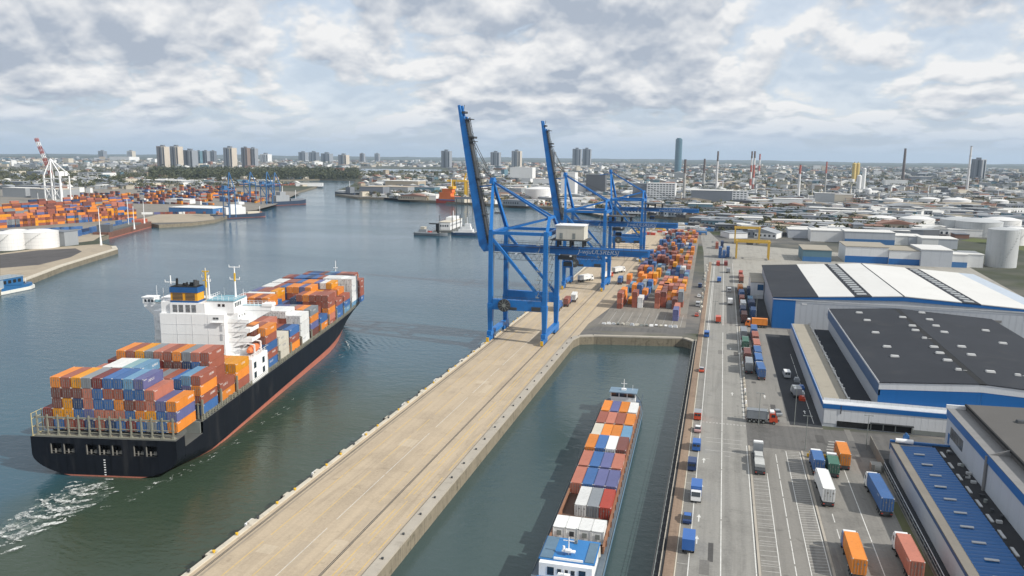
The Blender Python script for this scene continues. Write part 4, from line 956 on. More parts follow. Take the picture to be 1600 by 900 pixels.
    if reel:
        b = MB(); b.tube((6, -2.1, 14.9), (6, -1.2, 14.9), 2.5, n=24); r_ = b.build('cable_reel', M_steel, t)
        b = MB(); b.tube((6, -2.3, 14.9), (6, -2.05, 14.9), .7, n=12)
        for k in range(10): a = k * math.pi / 5; b.beam((6, -2.2, 14.9), (6 + 2.3 * math.cos(a), -2.2, 14.9 + 2.3 * math.sin(a)), .12)
        b.build('reel_hub', M_grey, r_)
    b = MB()
    for y in (9.2, 12.8):
        b.tube((-2.6, y, 63), (58, y, 38.2), .07, n=4); b.tube((-2.6, y, 63), (40, y, 38.2), .06, n=4)
    for x in range(26, 58, 5): b.tube((x, 10, 34.9), (x, 10, 33.2), .05, n=4)
    b.build('stay_rope', M_steel, t)
    b = MB()
    for x, y in ((0, 0), (22, 0), (0, 22), (22, 22)):
        for k in range(26): b.box(x + .95, x + 1.3, y - .35, y + .35, 17.6 + k, 17.66 + k)
        b.tube((x + 1.3, y - .35, 17), (x + 1.3, y - .35, 43), .05, n=4); b.tube((x + 1.3, y + .35, 17), (x + 1.3, y + .35, 43), .05, n=4)
    b.build('ladder', M_grey, t)
    for x in (-2, 8, 18, 30, 44, 56): MB().box(x, x + .7, 7.0, 7.5, 34.1, 34.6).build('flood_lamp', M_white, t)
    b = MB(); b.box(17, 20.5, -1.4, -1.0, 13.2, 14.8); b.box(8, 11, -1.35, -1.0, 13.2, 14.2); b.build('cabinet', M_steel, t)
    b = MB()
    for x in range(1, 21, 2): b.tube((x, -.8, 17), (x, -.8, 18.2), .05, n=4)
    b.beam((1, -.8, 18.2), (21, -.8, 18.2), .08); b.beam((1, -.8, 17.6), (21, -.8, 17.6), .05); b.build('railing', M_steel, t)
    if boom:
        p, q = Vector((-5.4, 11, 34.5)), Vector((-15.6, 11, 92.6)); d = (q - p).normalized(); nx = Vector((d.z, 0, -d.x))
        b = MB(); vs = []; fs = []
        prof = [(0, -.3, 1.7), (.05, -1.8, 1.7), (.5, -1.8, 1.2), (.86, -1.45, .85), (.92, -1.3, .8), (.925, -1.3, -.2), (1.0, -1.2, -.35)]
        for y in (8.6, 12.2):
            vs = []; fs = []
            for k, a0, a1 in prof:
                o = p.lerp(q, k)
                for yy in (y, y + 1.2):
                    for a in (a0, a1): vs.append((o.x + nx.x * a, yy, o.z + nx.z * a))
            for i in range(len(prof) - 1):
                a = i * 4
                for f in ((0, 1, 5, 4), (1, 3, 7, 5), (3, 2, 6, 7), (2, 0, 4, 6)): fs.append(tuple(a + k for k in f))
            fs += [(0, 2, 3, 1), tuple((len(prof) - 1) * 4 + k for k in (0, 1, 3, 2))]
            b.add(vs, fs)
        for k in range(1, 12): o = p.lerp(q, k / 12.5); b.beam((o.x, 9, o.z), (o.x, 13, o.z), .7)
        bm = b.build('boom', M_blue, t)
        b = MB()
        for k in range(46):
            o = p.lerp(q, .02 + k * .0195); w = 1.75 - .95 * k / 46; a = o + nx * w; c2 = o + nx * (w + .75); e = p.lerp(q, .02 + (k + 1) * .0195) + nx * (w + .75)
            for y in (8.5, 13.5): b.beam((a.x, y, a.z), (c2.x, y, c2.z), .16); b.beam((c2.x, y, c2.z), (e.x, y, e.z), .16); b.beam((a.x, y, a.z), (e.x, y, e.z), .14)
        for k in (.25, .5, .75, .9): o = p.lerp(q, k) + nx * 2.2; b.box(o.x - .6, o.x + .9, 8, 14, o.z - .2, o.z + .1)
        o = p.lerp(q, .985); b.tube((o.x + 1.2, 9, o.z - 1), (o.x + 1.4, 9, o.z + .8), .12, n=5); b.box(o.x + .3, o.x + 1.5, 9, 13, o.z - 2.4, o.z - 1.6)
        o = p.lerp(q, .03) + nx * 2.1; e = p.lerp(q, .9) + nx * 1.05; b.beam((o.x, 11, o.z), (e.x, 11, e.z), 4.4, .25)
        b.build('boom_walkway', M_steel, bm)
        b = MB()
        for k, y in ((.78, 9.4), (.78, 12.6), (.62, 9.8), (.62, 12.2)):
            o = p.lerp(q, k) + nx * 1.6; b.tube((o.x, y, o.z), (-2.6, y * .4 + 6.6, 63.4), .13, n=5)
        o = p.lerp(q, .78) + nx * 1.2; b.box(o.x - .4, o.x + 2.2, 9, 13, o.z - .5, o.z + .3); b.tube((o.x + 1, 11, o.z), (o.x + 1.2, 11, o.z + 1.6), .1, n=5)
        b.build('stay_cable', M_steel, bm)
    return t
gantry('quay_crane', 'nearest blue quay crane with its boom raised, by the dock basin corner', -86.5, 287, True)
gantry('quay_crane', 'second blue quay crane with raised boom, behind the nearest one', -83.2, 418, True, house=False)
gantry('quay_crane', 'third blue quay crane, with no raised boom, beyond the other two', -76.0, 548, False, house=False)

# ------------------------------------------------------------------ container yard on the quay
random.seed(31)
ylist = []
def ystack(x, y, n, cols, L=CL): 
    for k in range(n): ylist.append((random.choice(cols) if isinstance(cols, list) else cols, x, y, QZ + .02 + k * 2.6, L, k == n - 1))
warm = ['orange', 'rust', 'rust', 'orange', 'salmon', 'brown', 'salmon', 'yellow']; cool = ['blue', 'navy', 'indigo', 'blue', 'rust', 'grey']; mixc = warm + ['blue', 'navy', 'grey', 'white']
for x, y, n, c in ((-45.6, 373, 3, ['rust', 'salmon']), (-45.4, 384, 3, ['orange', 'salmon']), (-41.8, 386, 1, 'yellow'), (-38.9, 378, 3, ['rust', 'salmon']), (-36.2, 378, 2, ['white']), (-41.5, 399, 3, 'orange'), (-38.9, 400, 3, ['blue', 'navy']), (-36.2, 400, 2, ['indigo', 'orange']),
                   (-28.0, 379, 3, ['rust', 'salmon']), (-25.3, 383, 3, ['rust', 'brown', 'orange']), (-22.4, 381, 1, 'grey'), (-19.7, 379, 2, 'brown'), (-17.2, 386, 3, ['grey', 'rust', 'salmon']), (-17.6, 352, 2, 'indigo'), (-17.6, 361.5, 2, 'salmon')):
    ystack(x, y, n, c)
for r_ in range(3):
    for c in range(5): ystack(-29.5 + c * 2.75 + random.uniform(-.1, .1), 398 + r_ * 11, random.randint(1, 2), [mixc, warm, warm][r_])
bl = ['blue', 'navy', 'indigo', 'blue', 'grey', 'lightblue']; br_ = ['rust', 'brown', 'salmon', 'darkred', 'rust', 'navy']
for r_ in range(24):
    y = 420 + r_ * 10.2 + (r_ // 2) * 9
    p1 = [bl, warm, mixc, bl, br_][(r_ // 2) % 5]; p2 = [warm, warm, bl, mixc, warm][(r_ // 2) % 5]
    for c in range(6):
        if random.random() < .74: ystack(-50.5 + c * 2.85 + (r_ // 2) * .35, y + random.uniform(-.4, .4), random.choice([1, 1, 2, 2]), p1)
    for c in range(5):
        if random.random() < .80: ystack(-29.6 + c * 2.85 - (r_ // 2) * .3, y + 4 + random.uniform(-.4, .4), random.choice([1, 1, 1, 2]), p2)
ylist.sort(key=lambda i: i[2])
near = [i for i in ylist if i[2] < 470]; restl = [i for i in ylist if i[2] >= 470]
for i, (c, x, y, z, L, topm) in enumerate(near):
    tier = int(round((z - QZ) / 2.6)); x0 = sees(x, y)[0]
    lab = '%s container in the quay yard, %s tier, %s stack from the front' % (cname(c), ('bottom', 'second', 'third', 'fourth')[tier], nth(sorted({(round(b_[2], 1), round(b_[1], 1)) for b_ in near}).index((round(y, 1), round(x, 1))) + 1))
    container(c, (x, y, z), 0, lab, 'containers in the quay yard', L=L, doors=False, pick=True)
RZ0 = 0.0
cont_stuff([(c, x, y, z, 0.0, L) for c, x, y, z, L, t_ in restl], 'stacked_containers', 'many coloured containers stacked in rows at the back of the quay yard')
# litter of white barriers along the yard front
for i in range(16):
    x = -47.5 + i * 2.05; y = 331.5 + (x + 50) * .075 + random.uniform(-.4, .4)
    b = MB(); k = random.random()
    if k < .5: b.taper(-.9, .9, -.35, .35, 0, random.uniform(.7, 1.1), .12, .18)
    elif k < .8: b.tube((-.5, 0, .5), (.6, 0, .5), .5, n=10)
    else: b.box(-.8, .2, -.5, .5, 0, 1.0); b.box(.25, .9, -.4, .4, 0, .6)
    o = b.build('yard_barrier', random.choice([M_white, M_cream, M_grey, M_white]), None, (x, y, QZ + .015), random.uniform(-.4, .4))
    tag(o, 'small pale barrier block, %s from the left along the front of the quay yard' % nth(i + 1), 'barrier', 'pale blocks along the yard front')

# ------------------------------------------------------------------ vehicles
def wheels(t, pts, r_=.5, w=.3):
    for x, y in pts:
        s = 1 if x > 0 else -1
        b = MB(); b.tube((x - s * w, y, r_), (x, y, r_), r_, n=12); wo_ = b.build('wheel', M_rubber, t)
        b = MB(); b.tube((x, y, r_), (x + s * .02, y, r_), r_ * .55, n=8); b.build('rim', M_grey, wo_)
_pm = {}
def paint(n, c): return mat('paint_' + n, c, .3, 0, .06, .4, spec=.5, streak=.06)
PT = dict(blue=(.03, .12, .38), white=(.70, .71, .71), red=(.50, .07, .03), grey=(.25, .27, .29), silver=(.42, .44, .46), orange=(.60, .16, .03), green=(.05, .17, .12), navy=(.02, .045, .13), pink=(.42, .26, .25), black=(.02, .02, .025))
def car(loc, rz, col, label, kind='car', roof=None):
    t = thing('parked_' + kind, label, kind, loc, rz, 'vehicles along the dock road'); m = paint(col, PT[col])
    if kind == 'car':
        L = [(-2.1, .35), (-2.1, .85), (-1.75, .98), (-1.1, 1.0), (1.2, 1.0), (2.0, .86), (2.12, .6), (2.1, .35)]; MB().side(L, -.88, .88).build('body', m, t)
        b = MB(); b.taper(-.8, .8, -1.6, 1.0, .98, 1.5, .14, .55); c = b.build('cabin', M_glass, t)
        MB().box(-.66, .66, -1.02, .42, 1.5, 1.55).build('roof', paint(roof, PT[roof]) if roof else m, t)
        wheels(t, [(s * .88, y) for s in (-1, 1) for y in (-1.3, 1.35)], .33, .2)
        h = 1.0
    elif kind == 'van':
        L = [(-2.7, .4), (-2.7, 2.25), (1.1, 2.3), (1.9, 1.45), (2.7, 1.15), (2.8, .4)]; MB().side(L, -1.0, 1.0).build('body', m, t)
        MB().box(-.98, .98, -2.6, 1.0, 2.29, 2.36).build('roof', paint(roof, PT[roof]) if roof else m, t)
        b = MB(); b.side([(1.15, 2.2), (1.85, 1.5), (1.93, 1.5), (1.23, 2.25)], -.88, .88); b.build('windscreen', M_glass, t)
        for s in (-1, 1): b = MB(); b.box(s * 1.0 - .02, s * 1.0 + .02, .2, 1.2, 1.45, 2.0); b.build('window', M_glass, t)
        b = MB(); b.box(-.8, -.06, -2.74, -2.7, 1.4, 2.0); b.box(.06, .8, -2.74, -2.7, 1.4, 2.0); b.build('rear_window', M_glass, t)
        wheels(t, [(s * 1.0, y) for s in (-1, 1) for y in (-1.7, 1.7)], .38, .25)
    else:   # small box truck
        MB().box(-1.15, 1.15, -3.2, 1.2, .95, 3.1).build('cargo_box', paint(roof or 'white', PT[roof or 'white']), t)
        MB().side([(1.35, .6), (1.35, 2.4), (2.3, 2.4), (2.95, 1.5), (3.05, .6)], -1.05, 1.05).build('cab', m, t)
        b = MB(); b.side([(2.36, 2.3), (2.92, 1.55), (2.99, 1.55), (2.44, 2.33)], -.92, .92); b.build('windscreen', M_glass, t)
        MB().box(-.5, .5, -3.1, 2.8, .5, .9).build('chassis', M_steel, t)
        wheels(t, [(s * 1.1, y) for s in (-1, 1) for y in (-2.0, 2.1)], .45, .3)
    return t
Z0 = QZ + .012
car((-2.6, 139.4, Z0), 0, 'blue', 'blue box truck parked nearest the camera beside the brown walkway', 'truck', 'blue')
car((-3.3, 150.4, Z0), 0, 'navy', 'dark blue estate car parked ahead of the nearest blue box truck', 'car', 'blue')
car((-2.0, 161.8, Z0), math.pi, 'white', 'white truck with blue box at the dock road edge', 'truck', 'blue')
car((-3.5, 178.5, Z0), 0, 'navy', 'dark blue van parked on the dock road, second beyond the white truck', 'van', 'navy')
car((-2.9, 191.5, Z0), 0, 'blue', 'bright blue van parked just before the dotted crossing', 'van', 'blue')
car((-3.0, 204.5, Z0), 0, 'pink', 'pale pink car parked beside the dotted crossing', 'car', 'white')
car((-3.4, 215.5, Z0), 0, 'red', 'red van parked just beyond the dotted crossing', 'van', 'grey')
car((-3.7, 265.5, Z0), 0, 'red', 'small red car alone at the road edge halfway along the basin', 'car', 'silver')
car((-3.2, 321.0, Z0), 0, 'blue', 'blue van parked by the far right corner of the dock basin', 'van', 'blue')
car((1.2, 351.0, Z0), 0, 'red', 'small red and white truck driving on the empty dock road', 'truck', 'red')
car((24.2, 267.5, Z0), .06, 'silver', 'silver van on the dark apron beside the grey annex', 'van', 'white')
car((25.4, 246.0, Z0), .1, 'white', 'white flatbed van on the dark apron, nearer the crossroad', 'truck', 'grey')
car((18.5, 225.2, Z0), .3, 'grey', 'grey car parked beside the lamp post before the annex', 'car')

for i, (x, y, c, k, r2) in enumerate(((-8.6, 362, 'red', 'car', None), (-8.9, 388, 'silver', 'van', None), (-9.2, 414, 'white', 'car', None), (-9.6, 447, 'navy', 'van', None), (6.6, 398, 'white', 'truck', 'white'), (6.4, 437, 'silver', 'van', None), (.8, 470, 'navy', 'truck', 'blue'), (6.2, 512, 'white', 'truck', 'grey'))):
    car((x, y, Z0), 0, c, '%s %s on the dock road past the dotted crossing, %s from the front' % ({'black': 'black'}.get(c, c), k, nth(i + 1)), k, r2)
def lorry(loc, rz, cabcol, label, trailer=9.4, flat=False):
    t = thing('lorry', label, 'lorry', loc, rz, 'lorries and trailers'); m = paint(cabcol, PT[cabcol]); l = trailer
    b = MB(); b.box(-.45, .45, -l / 2, l / 2 + 3.2, .85, 1.15); b.box(-1.2, 1.2, -l / 2, l / 2, 1.15, 1.32); b.box(-1.15, 1.15, -l / 2 - .06, -l / 2, .55, 1.1)
    b.build('chassis', M_steel, t)
    c = MB(); c.side([(l / 2 + .5, .7), (l / 2 + .5, 3.2), (l / 2 + 1.9, 3.35), (l / 2 + 2.6, 2.1), (l / 2 + 2.8, .7)], -1.2, 1.2); co = c.build('cab', m, t)
    b = MB(); b.side([(l / 2 + 2.02, 3.2), (l / 2 + 2.62, 2.1), (l / 2 + 2.7, 2.1), (l / 2 + 2.1, 3.22)], -1.08, 1.08); b.build('windscreen', M_glass, co)
    for s in (-1, 1): b = MB(); b.box(s * 1.2 - .02, s * 1.2 + .02, l / 2 + 1.0, l / 2 + 2.0, 2.1, 2.9); b.build('window', M_glass, co)
    b = MB(); b.box(-1.1, 1.1, l / 2 + .6, l / 2 + 1.7, 3.3, 3.7); b.build('wind_deflector', paint('white', PT['white']), co)
    for s in (-.9, .9): MB().box(s - .18, s + .18, -l / 2 - .1, -l / 2 - .06, .75, .95).build('tail_light', M_redp, t)
    wheels(t, [(s * 1.2, y) for s in (-1, 1) for y in (-l / 2 + .9, -l / 2 + 2.1, -l / 2 + 3.3, l / 2 + 1.7, l / 2 - 1.0)], .5, .34)
    return t
def loaded(x, y, rz, cabcol, col, llab, clab, L=9.4, Hh=2.75):
    lorry((x, y, Z0), rz, cabcol, llab, L)
    container(col, (x, y, Z0 + 1.33), rz, clab, 'containers on lorries', L=L, Hh=Hh)
loaded(35.9, 170.0, R(2), 'white', 'blue', 'white cabbed lorry carrying a blue container beside the fence', 'long blue container on the lorry beside the fence', 13.5, 2.9)
loaded(25.0, 170.2, R(1), 'white', 'white', 'lorry under a white box trailer at the hatched bays', 'white box trailer with grey doors at the hatched bays', 11.0, 2.9)
loaded(26.5, 140.5, R(0), 'blue', 'orange', 'lorry under the orange container at the lower edge of the lot', 'orange container on the lorry at the lower edge of the lot', 10.5, 2.9)
loaded(35.9, 142.5, R(1), 'white', 'salmon', 'lorry under the faded red container near the fence', 'faded red container on the lorry near the fence, lowest in the lot', 10.5, 2.9)
loaded(31.4, 191.0, R(-1), 'orange', 'orange', 'orange lorry standing by the cross street with its container', 'orange container on the lorry by the cross street', 8.5, 2.9)
loaded(25.0, 184.8, R(0), 'blue', 'blue', 'short lorry under the blue container beside the green one', 'blue container on a short lorry beside the green one', 6.4, 2.7)
loaded(28.3, 183.9, R(-2), 'green', 'green', 'short lorry with a green box between blue and orange ones', 'green box container between the blue and orange lorries', 5.6, 2.3)
lorry((11.9, 184.0, Z0), R(0), 'grey', 'empty grey flatbed lorry standing on the ladder markings', 12.0)
b = MB(); b.box(-1.1, 1.1, -4, 0, 0, .7); b.box(-1.0, 1.0, .6, 5, 0, .5); b.box(-.9, .9, 1, 4, .5, .9)
tag(b.build('flatbed_load', mat('load_grey', (.42, .43, .42), .7, 0, .2, 1), None, (11.9, 184, Z0 + 1.33)), 'grey crates loaded on the empty flatbed lorry', 'load')
loaded(12.6, 216.6, R(-90), 'red', 'grey', 'red cabbed lorry turning across the trailer park, with grey load', 'dark grey container on the red cabbed lorry', 5.6, 2.4)
loaded(15.6, 264.4, R(3), 'white', 'blue', 'lorry with the nearest blue container in the trailer line', 'nearest blue container in the line of trailers', 9.4)
for i, (y, c) in enumerate(((277, 'blue'), (288.5, 'blue'), (300, 'salmon'))):
    loaded(15.4 + i * .1, y, R(1), 'blue', c, 'trailer lorry, %s behind the nearest in the trailer line' % nth(i + 1), '%s container, %s behind the nearest in the trailer line' % (cname(c), nth(i + 1)))
loaded(12.0, 270.5, R(0), 'grey', 'grey', 'grey lorry standing left of the blue trailer line', 'grey container on the lorry left of the blue trailer line', 8.0)
loaded(11.8, 284.5, R(0), 'grey', 'brown', 'lorry with dark brown container left of the blue line', 'dark brown container on a lorry left of the blue line', 9.0)
loaded(11.6, 303.5, R(0), 'green', 'green', 'dark green lorry at the far end of the trailer park', 'dark green container at the far end of the trailer park', 9.0)
loaded(18.6, 345.5, R(90), 'orange', 'orange', 'orange lorry parked across the corner of the white roofed warehouse', 'orange container across the corner of the white roofed warehouse', 6.6)
loaded(11.2, 346.3, R(90), 'blue', 'blue', 'blue lorry parked left of the orange one by the warehouse corner', 'blue container left of the orange one by the warehouse corner', 6.0) if False else None
for i, (y, c, n) in enumerate(((363, 'blue', 2), (372.5, 'lightblue', 1), (383, 'navy', 2), (394, 'indigo', 1), (408, 'lightblue', 1), (424, 'navy', 2))):
    for k in range(n): container(c, (16.6, y, Z0 + k * 2.6), 0, '%s container %sbeside the white roofed warehouse, %s from the front' % (cname(c), 'stacked on another ' if k else '', nth(i + 1)), 'containers beside the warehouse', doors=True)
for i, (x, y, cc, c) in enumerate(((11.4, 322, 'white', 'grey'), (15.6, 314, 'blue', 'rust'), (15.6, 327, 'white', 'blue'), (12.4, 357, 'red', 'brown'), (12.2, 371, 'blue', 'navy'), (12.6, 386, 'white', 'white'), (12.3, 401, 'grey', 'rust'), (12.5, 418, 'blue', 'blue'), (12.2, 436, 'white', 'orange'), (13.5, 474, 'blue', 'rust'), (13.5, 492, 'red', 'red'))):
    loaded(x, y, R(random.uniform(-2, 2)), cc, c, 'lorry in the long line right of the dock road, %s from its near end' % nth(i + 1), '%s container on a lorry right of the dock road, %s from the near end' % (cname(c), nth(i + 1)))
for i, (x, y, r_, cc, c, l2) in enumerate(((-73.5, 356, 3, 'blue', 'blue', 'nearest lorry on the pier between the two nearest cranes'), (-71.6, 369, 3, 'blue', 'rust', 'second lorry on the pier, behind the nearest one'), (-70.5, 382, 5, 'white', 'white', 'white loaded lorry, third on the pier between the cranes'),
      (-76.5, 446, -30, 'white', 'white', 'white lorry slewed beneath the second crane'), (-66, 462, -20, 'red', 'white', 'red lorry with white load behind the second crane'), (-55, 445, 2, 'blue', 'blue', 'blue lorry at the yard edge behind the second crane'), (-62, 486, -25, 'white', 'white', 'far white lorry on the pier, past the second crane'))):
    loaded(x, y, R(r_), cc, c, l2, '%s container carried by the %s' % (cname(c), l2.replace(' between the cranes', '').replace(' between the two nearest cranes', ' beyond the nearest crane')))
# ------------------------------------------------------------------ warehouses on the right
M_clad = mat('white_cladding', (.62, .64, .66), .5, 0, .05, .08, streak=.10, wave=('X', .9, .012)); M_cladL = mat('grey_cladding', (.44, .47, .51), .55, 0, .06, .08, streak=.12)
M_bband = mat('blue_cladding', (.012, .12, .36), .4, 0, .06, .08, streak=.06); M_felt = mat('roofing_felt', (.031, .035, .043), .85, 0, .2, .05, bump=.01, bscale=2, spec=.2, dirt=((.048, .05, .054), .5))
M_rwhite = mat('white_roof_sheet', (.60, .60, .58), .55, 0, .07, .05, dirt=((.50, .49, .46), .4), wave=('Y', .42, .02)); M_annex = mat('annex_roof', (.30, .275, .225), .85, 0, .12, .12, dirt=((.20, .18, .15), .5))
M_trim = mat('pale_trim', (.55, .57, .59), .5); M_sky = mat('skylight', (.46, .47, .47), .5); M_gut = mat('gutter_grey', (.20, .20, .20), .7, 0, .2, .2)
M_broof = mat('blue_roof_sheet', (.010, .10, .29), .38, 0, .10, .2, streak=.0)
def panels(name, m, par, x0, x1, n, y, z0, z1, th=.06, gap=.05):
    """front cladding made of separate upright sheets"""
    w = (x1 - x0) / n
    me = MB().box(gap / 2, w - gap / 2, -th, 0, 0, z1 - z0).mesh(name, m)
    for i in range(n): put(name, me, par, (x0 + i * w, y, z0))
def panels_y(name, m, par, y0, y1, n, x, z0, z1, th=.06, gap=.05):
    w = (y1 - y0) / n; me = MB().box(-th, 0, gap / 2, w - gap / 2, 0, z1 - z0).mesh(name, m)
    for i in range(n): put(name, me, par, (x, y0 + i * w, z0))

# white-roofed warehouse
w1 = thing('warehouse', 'large warehouse with white and dark striped roof and blue corner', 'warehouse', (24, 347, QZ)); X1, D1 = 106, 105
e, rg = 13.6, 16.8
MB().front([(0, 0), (X1, 0), (X1, e), (51, rg), (0, e)], 0, D1).build('wall', M_cladL, w1)
def w1z(x): return e + (rg - e) * (x / 51 if x < 51 else (X1 - x) / (X1 - 51))
def roofstrip(name, m, x0, x1, dz=.12, y0=-.4, y1=D1 + .4, par=None):
    b = MB(); a, c = w1z(x0) + dz, w1z(x1) + dz
    b.add([(x0, y0, a - .3), (x1, y0, c - .3), (x1, y1, c - .3), (x0, y1, a - .3), (x0, y0, a), (x1, y0, c), (x1, y1, c), (x0, y1, a)], [(0, 3, 2, 1), (4, 5, 6, 7), (0, 1, 5, 4), (1, 2, 6, 5), (2, 3, 7, 6), (3, 0, 4, 7)])
    return b.build(name, m, par or w1)
roofstrip('roof', M_felt, -.5, 18.0); roofstrip('roof', M_rwhite, 18.0, 32.2, .2); roofstrip('roof', M_felt, 32.2, 39, .12); roofstrip('roof', M_rwhite, 39, 51, .2); roofstrip('roof', M_rwhite, 51.3, 73, .2); roofstrip('roof', M_felt, 73, 80, .12); roofstrip('roof', M_rwhite, 80, 99, .2); roofstrip('roof', mat('blue_grey_roof', (.40, .46, .53), .5), 99, X1 + .5, .16)
roofstrip('ridge_cap', M_felt, 50.9, 51.4, .3)
for i in range(16):
    for x in (33.6, 74.6):
        y = 3 + i * 6.4; sl = (rg - e) / 51 if x < 51 else -(rg - e) / 55
        b = MB(); z = w1z(x + 2) + .14; b.taper(0, 4.0, 0, 2.6, 0, .35, .25, .25); o = b.build('rooflight', mat('rooflight', (.34, .36, .37), .4, 0, .3, .3), w1, (x, y, z)); o.rotation_euler = (0, -math.atan(sl), 0)
for i in range(44):
    a = w1z(9 + i * 2.1); 
panels('cladding_panel', M_cladL, w1, 9.0, 105.5, 40, -.02, .3, 11.4)
MB().box(-.15, 9.0, -.22, -.02, 0, 12.9).build('corner_panel', M_bband, w1); MB().box(-.2, -.01, -.2, 5.0, 0, 12.9).build('corner_panel', M_bband, w1)
b = MB(); b.add([(-.3, -.3, e - .7), (51, -.3, rg - 2.0), (51, -.3, rg - .3), (-.3, -.3, e - .1)], [(0, 1, 2, 3)]); b.add([(51, -.3, rg - 2.0), (X1, -.3, e - .9), (X1, -.3, e - .1), (51, -.3, rg - .3)], [(0, 1, 2, 3)]); b.build('blue_fascia', M_bband, w1)
b = MB(); b.box(-.35, X1 + .3, -.4, -.31, e - .9, e - .55); b.build('gutter', M_trim, w1)
for x0, x1, z in ((24, 30, 8.6), (36, 46, 8.2), (62, 68, 8.4), (84, 88, 8.0), (38, 42, 9.6)): MB().box(x0, x1, -.5, -.1, z, z + 1.0).build('vent_grille', M_gut, w1)
MB().box(11.5, 13.6, -.16, -.1, 11.0, 11.5).build('nameplate', M_white, w1)
for x in (104.2, 105): MB().box(x, x + .6, -.6, -.1, 3, 8).build('duct', M_bband, w1)
panels_y('cladding_panel', mat('side_cladding', (.33, .36, .41), .55, 0, .06, .08), w1, 5, 105, 30, -.02, .2, 13.0)
# pale annex beside it
an = thing('annex_building', 'pale low annex at the far left corner of the white roofed warehouse', 'building', (17.0, 419, QZ)); MB().box(0, 6.6, 0, 34, 0, 8.6).build('wall', M_clad, an); MB().box(-.2, 6.8, -.2, 34.2, 8.6, 8.9).build('roof', M_annex, an); MB().box(3.4, 6.4, -.08, 0, 4.6, 7.6).build('window', mat('blue_window', (.03, .10, .22), .2), an); MB().box(.5, 6.4, -.1, 0, 1.5, 2.2).build('canopy', M_trim, an)

# dark-roofed warehouse with lean-to
w2 = thing('warehouse', 'dark flat roofed warehouse with wide blue band and rows of roof vents', 'warehouse', (44.5, 222, QZ)); D2 = 107
e2, r2_, X2, XR = 12.9, 14.6, 58, 24.5
MB().front([(0, 0), (X2, 0), (X2, e2 - .4), (XR, r2_), (0, e2)], 0, D2).build('wall', M_cladL, w2)
def w2z(x): return e2 + (r2_ - e2) * (x / XR) if x < XR else r2_ - (r2_ - e2 + .4) * (x - XR) / (X2 - XR)
for x0, x1 in ((-.5, XR - .9), (XR + .9, X2 + .5)):
    b = MB(); a, c = w2z(max(0, x0)) + .1, w2z(min(X2, x1)) + .1
    b.add([(x0, -.5, a - .25), (x1, -.5, c - .25), (x1, D2 + .5, c - .25), (x0, D2 + .5, a - .25), (x0, -.5, a), (x1, -.5, c), (x1, D2 + .5, c), (x0, D2 + .5, a)], [(0, 3, 2, 1), (4, 5, 6, 7), (0, 1, 5, 4), (1, 2, 6, 5), (2, 3, 7, 6), (3, 0, 4, 7)]); b.build('roof', M_felt, w2)
MB().box(XR - .85, XR + .85, -.45, D2 + .45, r2_ - .3, r2_ + .03).build('roof_gutter', M_black, w2)
b = MB(); b.box(-.62, -.5, -.6, D2 + .6, e2 - .35, e2 + .22); b.build('roof_trim', M_trim, w2)
vents = [(1303 + .31 * dx, 486 + dy) for dx, dy in ()]
for px, py in ((1342.5, 489), (1355, 501), (1368, 520), (1386, 542), (1398, 557), (1406, 494), (1410, 500), (1425, 513.5), (1430, 520.5), (1444, 533), (1459, 547), (1468, 556.5), (1480, 568), (1497, 583), (1440, 491), (1452, 502), (1462, 512), (1475, 522), (1502, 545), (1517, 558), (1547, 585), (1566, 498), (1585, 510), (1590, 588), (1567, 535), (1540, 515)):
    X, Y = P(px, py, 17.2); x, y = X - 44.5, Y - 222
    if not (0 < x < X2 and 1 < y < D2 - 1) or abs(x - XR) < 1.2: continue
    b = MB(); k = random.random()
    if k < .8: b.taper(-1.25, 1.25, -.7, .7, 0, .5, .2, .15)
    else: b.taper(-.8, .8, -.5, .5, 0, .55, .15, .1); b.box(1.2, 2.2, -.1, .1, 0, .15)
    b.build('roof_vent', M_sky, w2, (x, y, w2z(x) + .1))
fa = [(-.3, .26, 12.6), ]
b = MB(); b.add([(-.5, -.35, 10.9), (XR, -.35, 12.3), (XR, -.35, r2_ - .2), (-.5, -.35, e2 - .15)], [(0, 1, 2, 3)]); b.add([(XR, -.35, 12.3), (X2, -.35, 10.6), (X2, -.35, e2 - .55), (XR, -.35, r2_ - .2)], [(0, 1, 2, 3)]); b.build('white_fascia', M_clad, w2)
b = MB(); b.add([(-.5, -.30, 7.3), (XR, -.30, 7.0), (XR, -.30, 12.4), (-.5, -.30, 11.0)], [(0, 1, 2, 3)]); b.add([(XR + .06, -.30, 7.0), (X2, -.30, 6.8), (X2, -.30, 10.7), (XR + .06, -.30, 12.4)], [(0, 1, 2, 3)]); b.build('blue_band', M_bband, w2)
b = MB(); b.box(-.6, -.06, -.3, D2, 9.2, 12.5); b.build('blue_band', mat('blue_grey_band', (.05, .11, .22), .5), w2)
panels_y('cladding_panel', M_cladL, w2, 0, D2, 30, -.06, 4.5, 9.2)
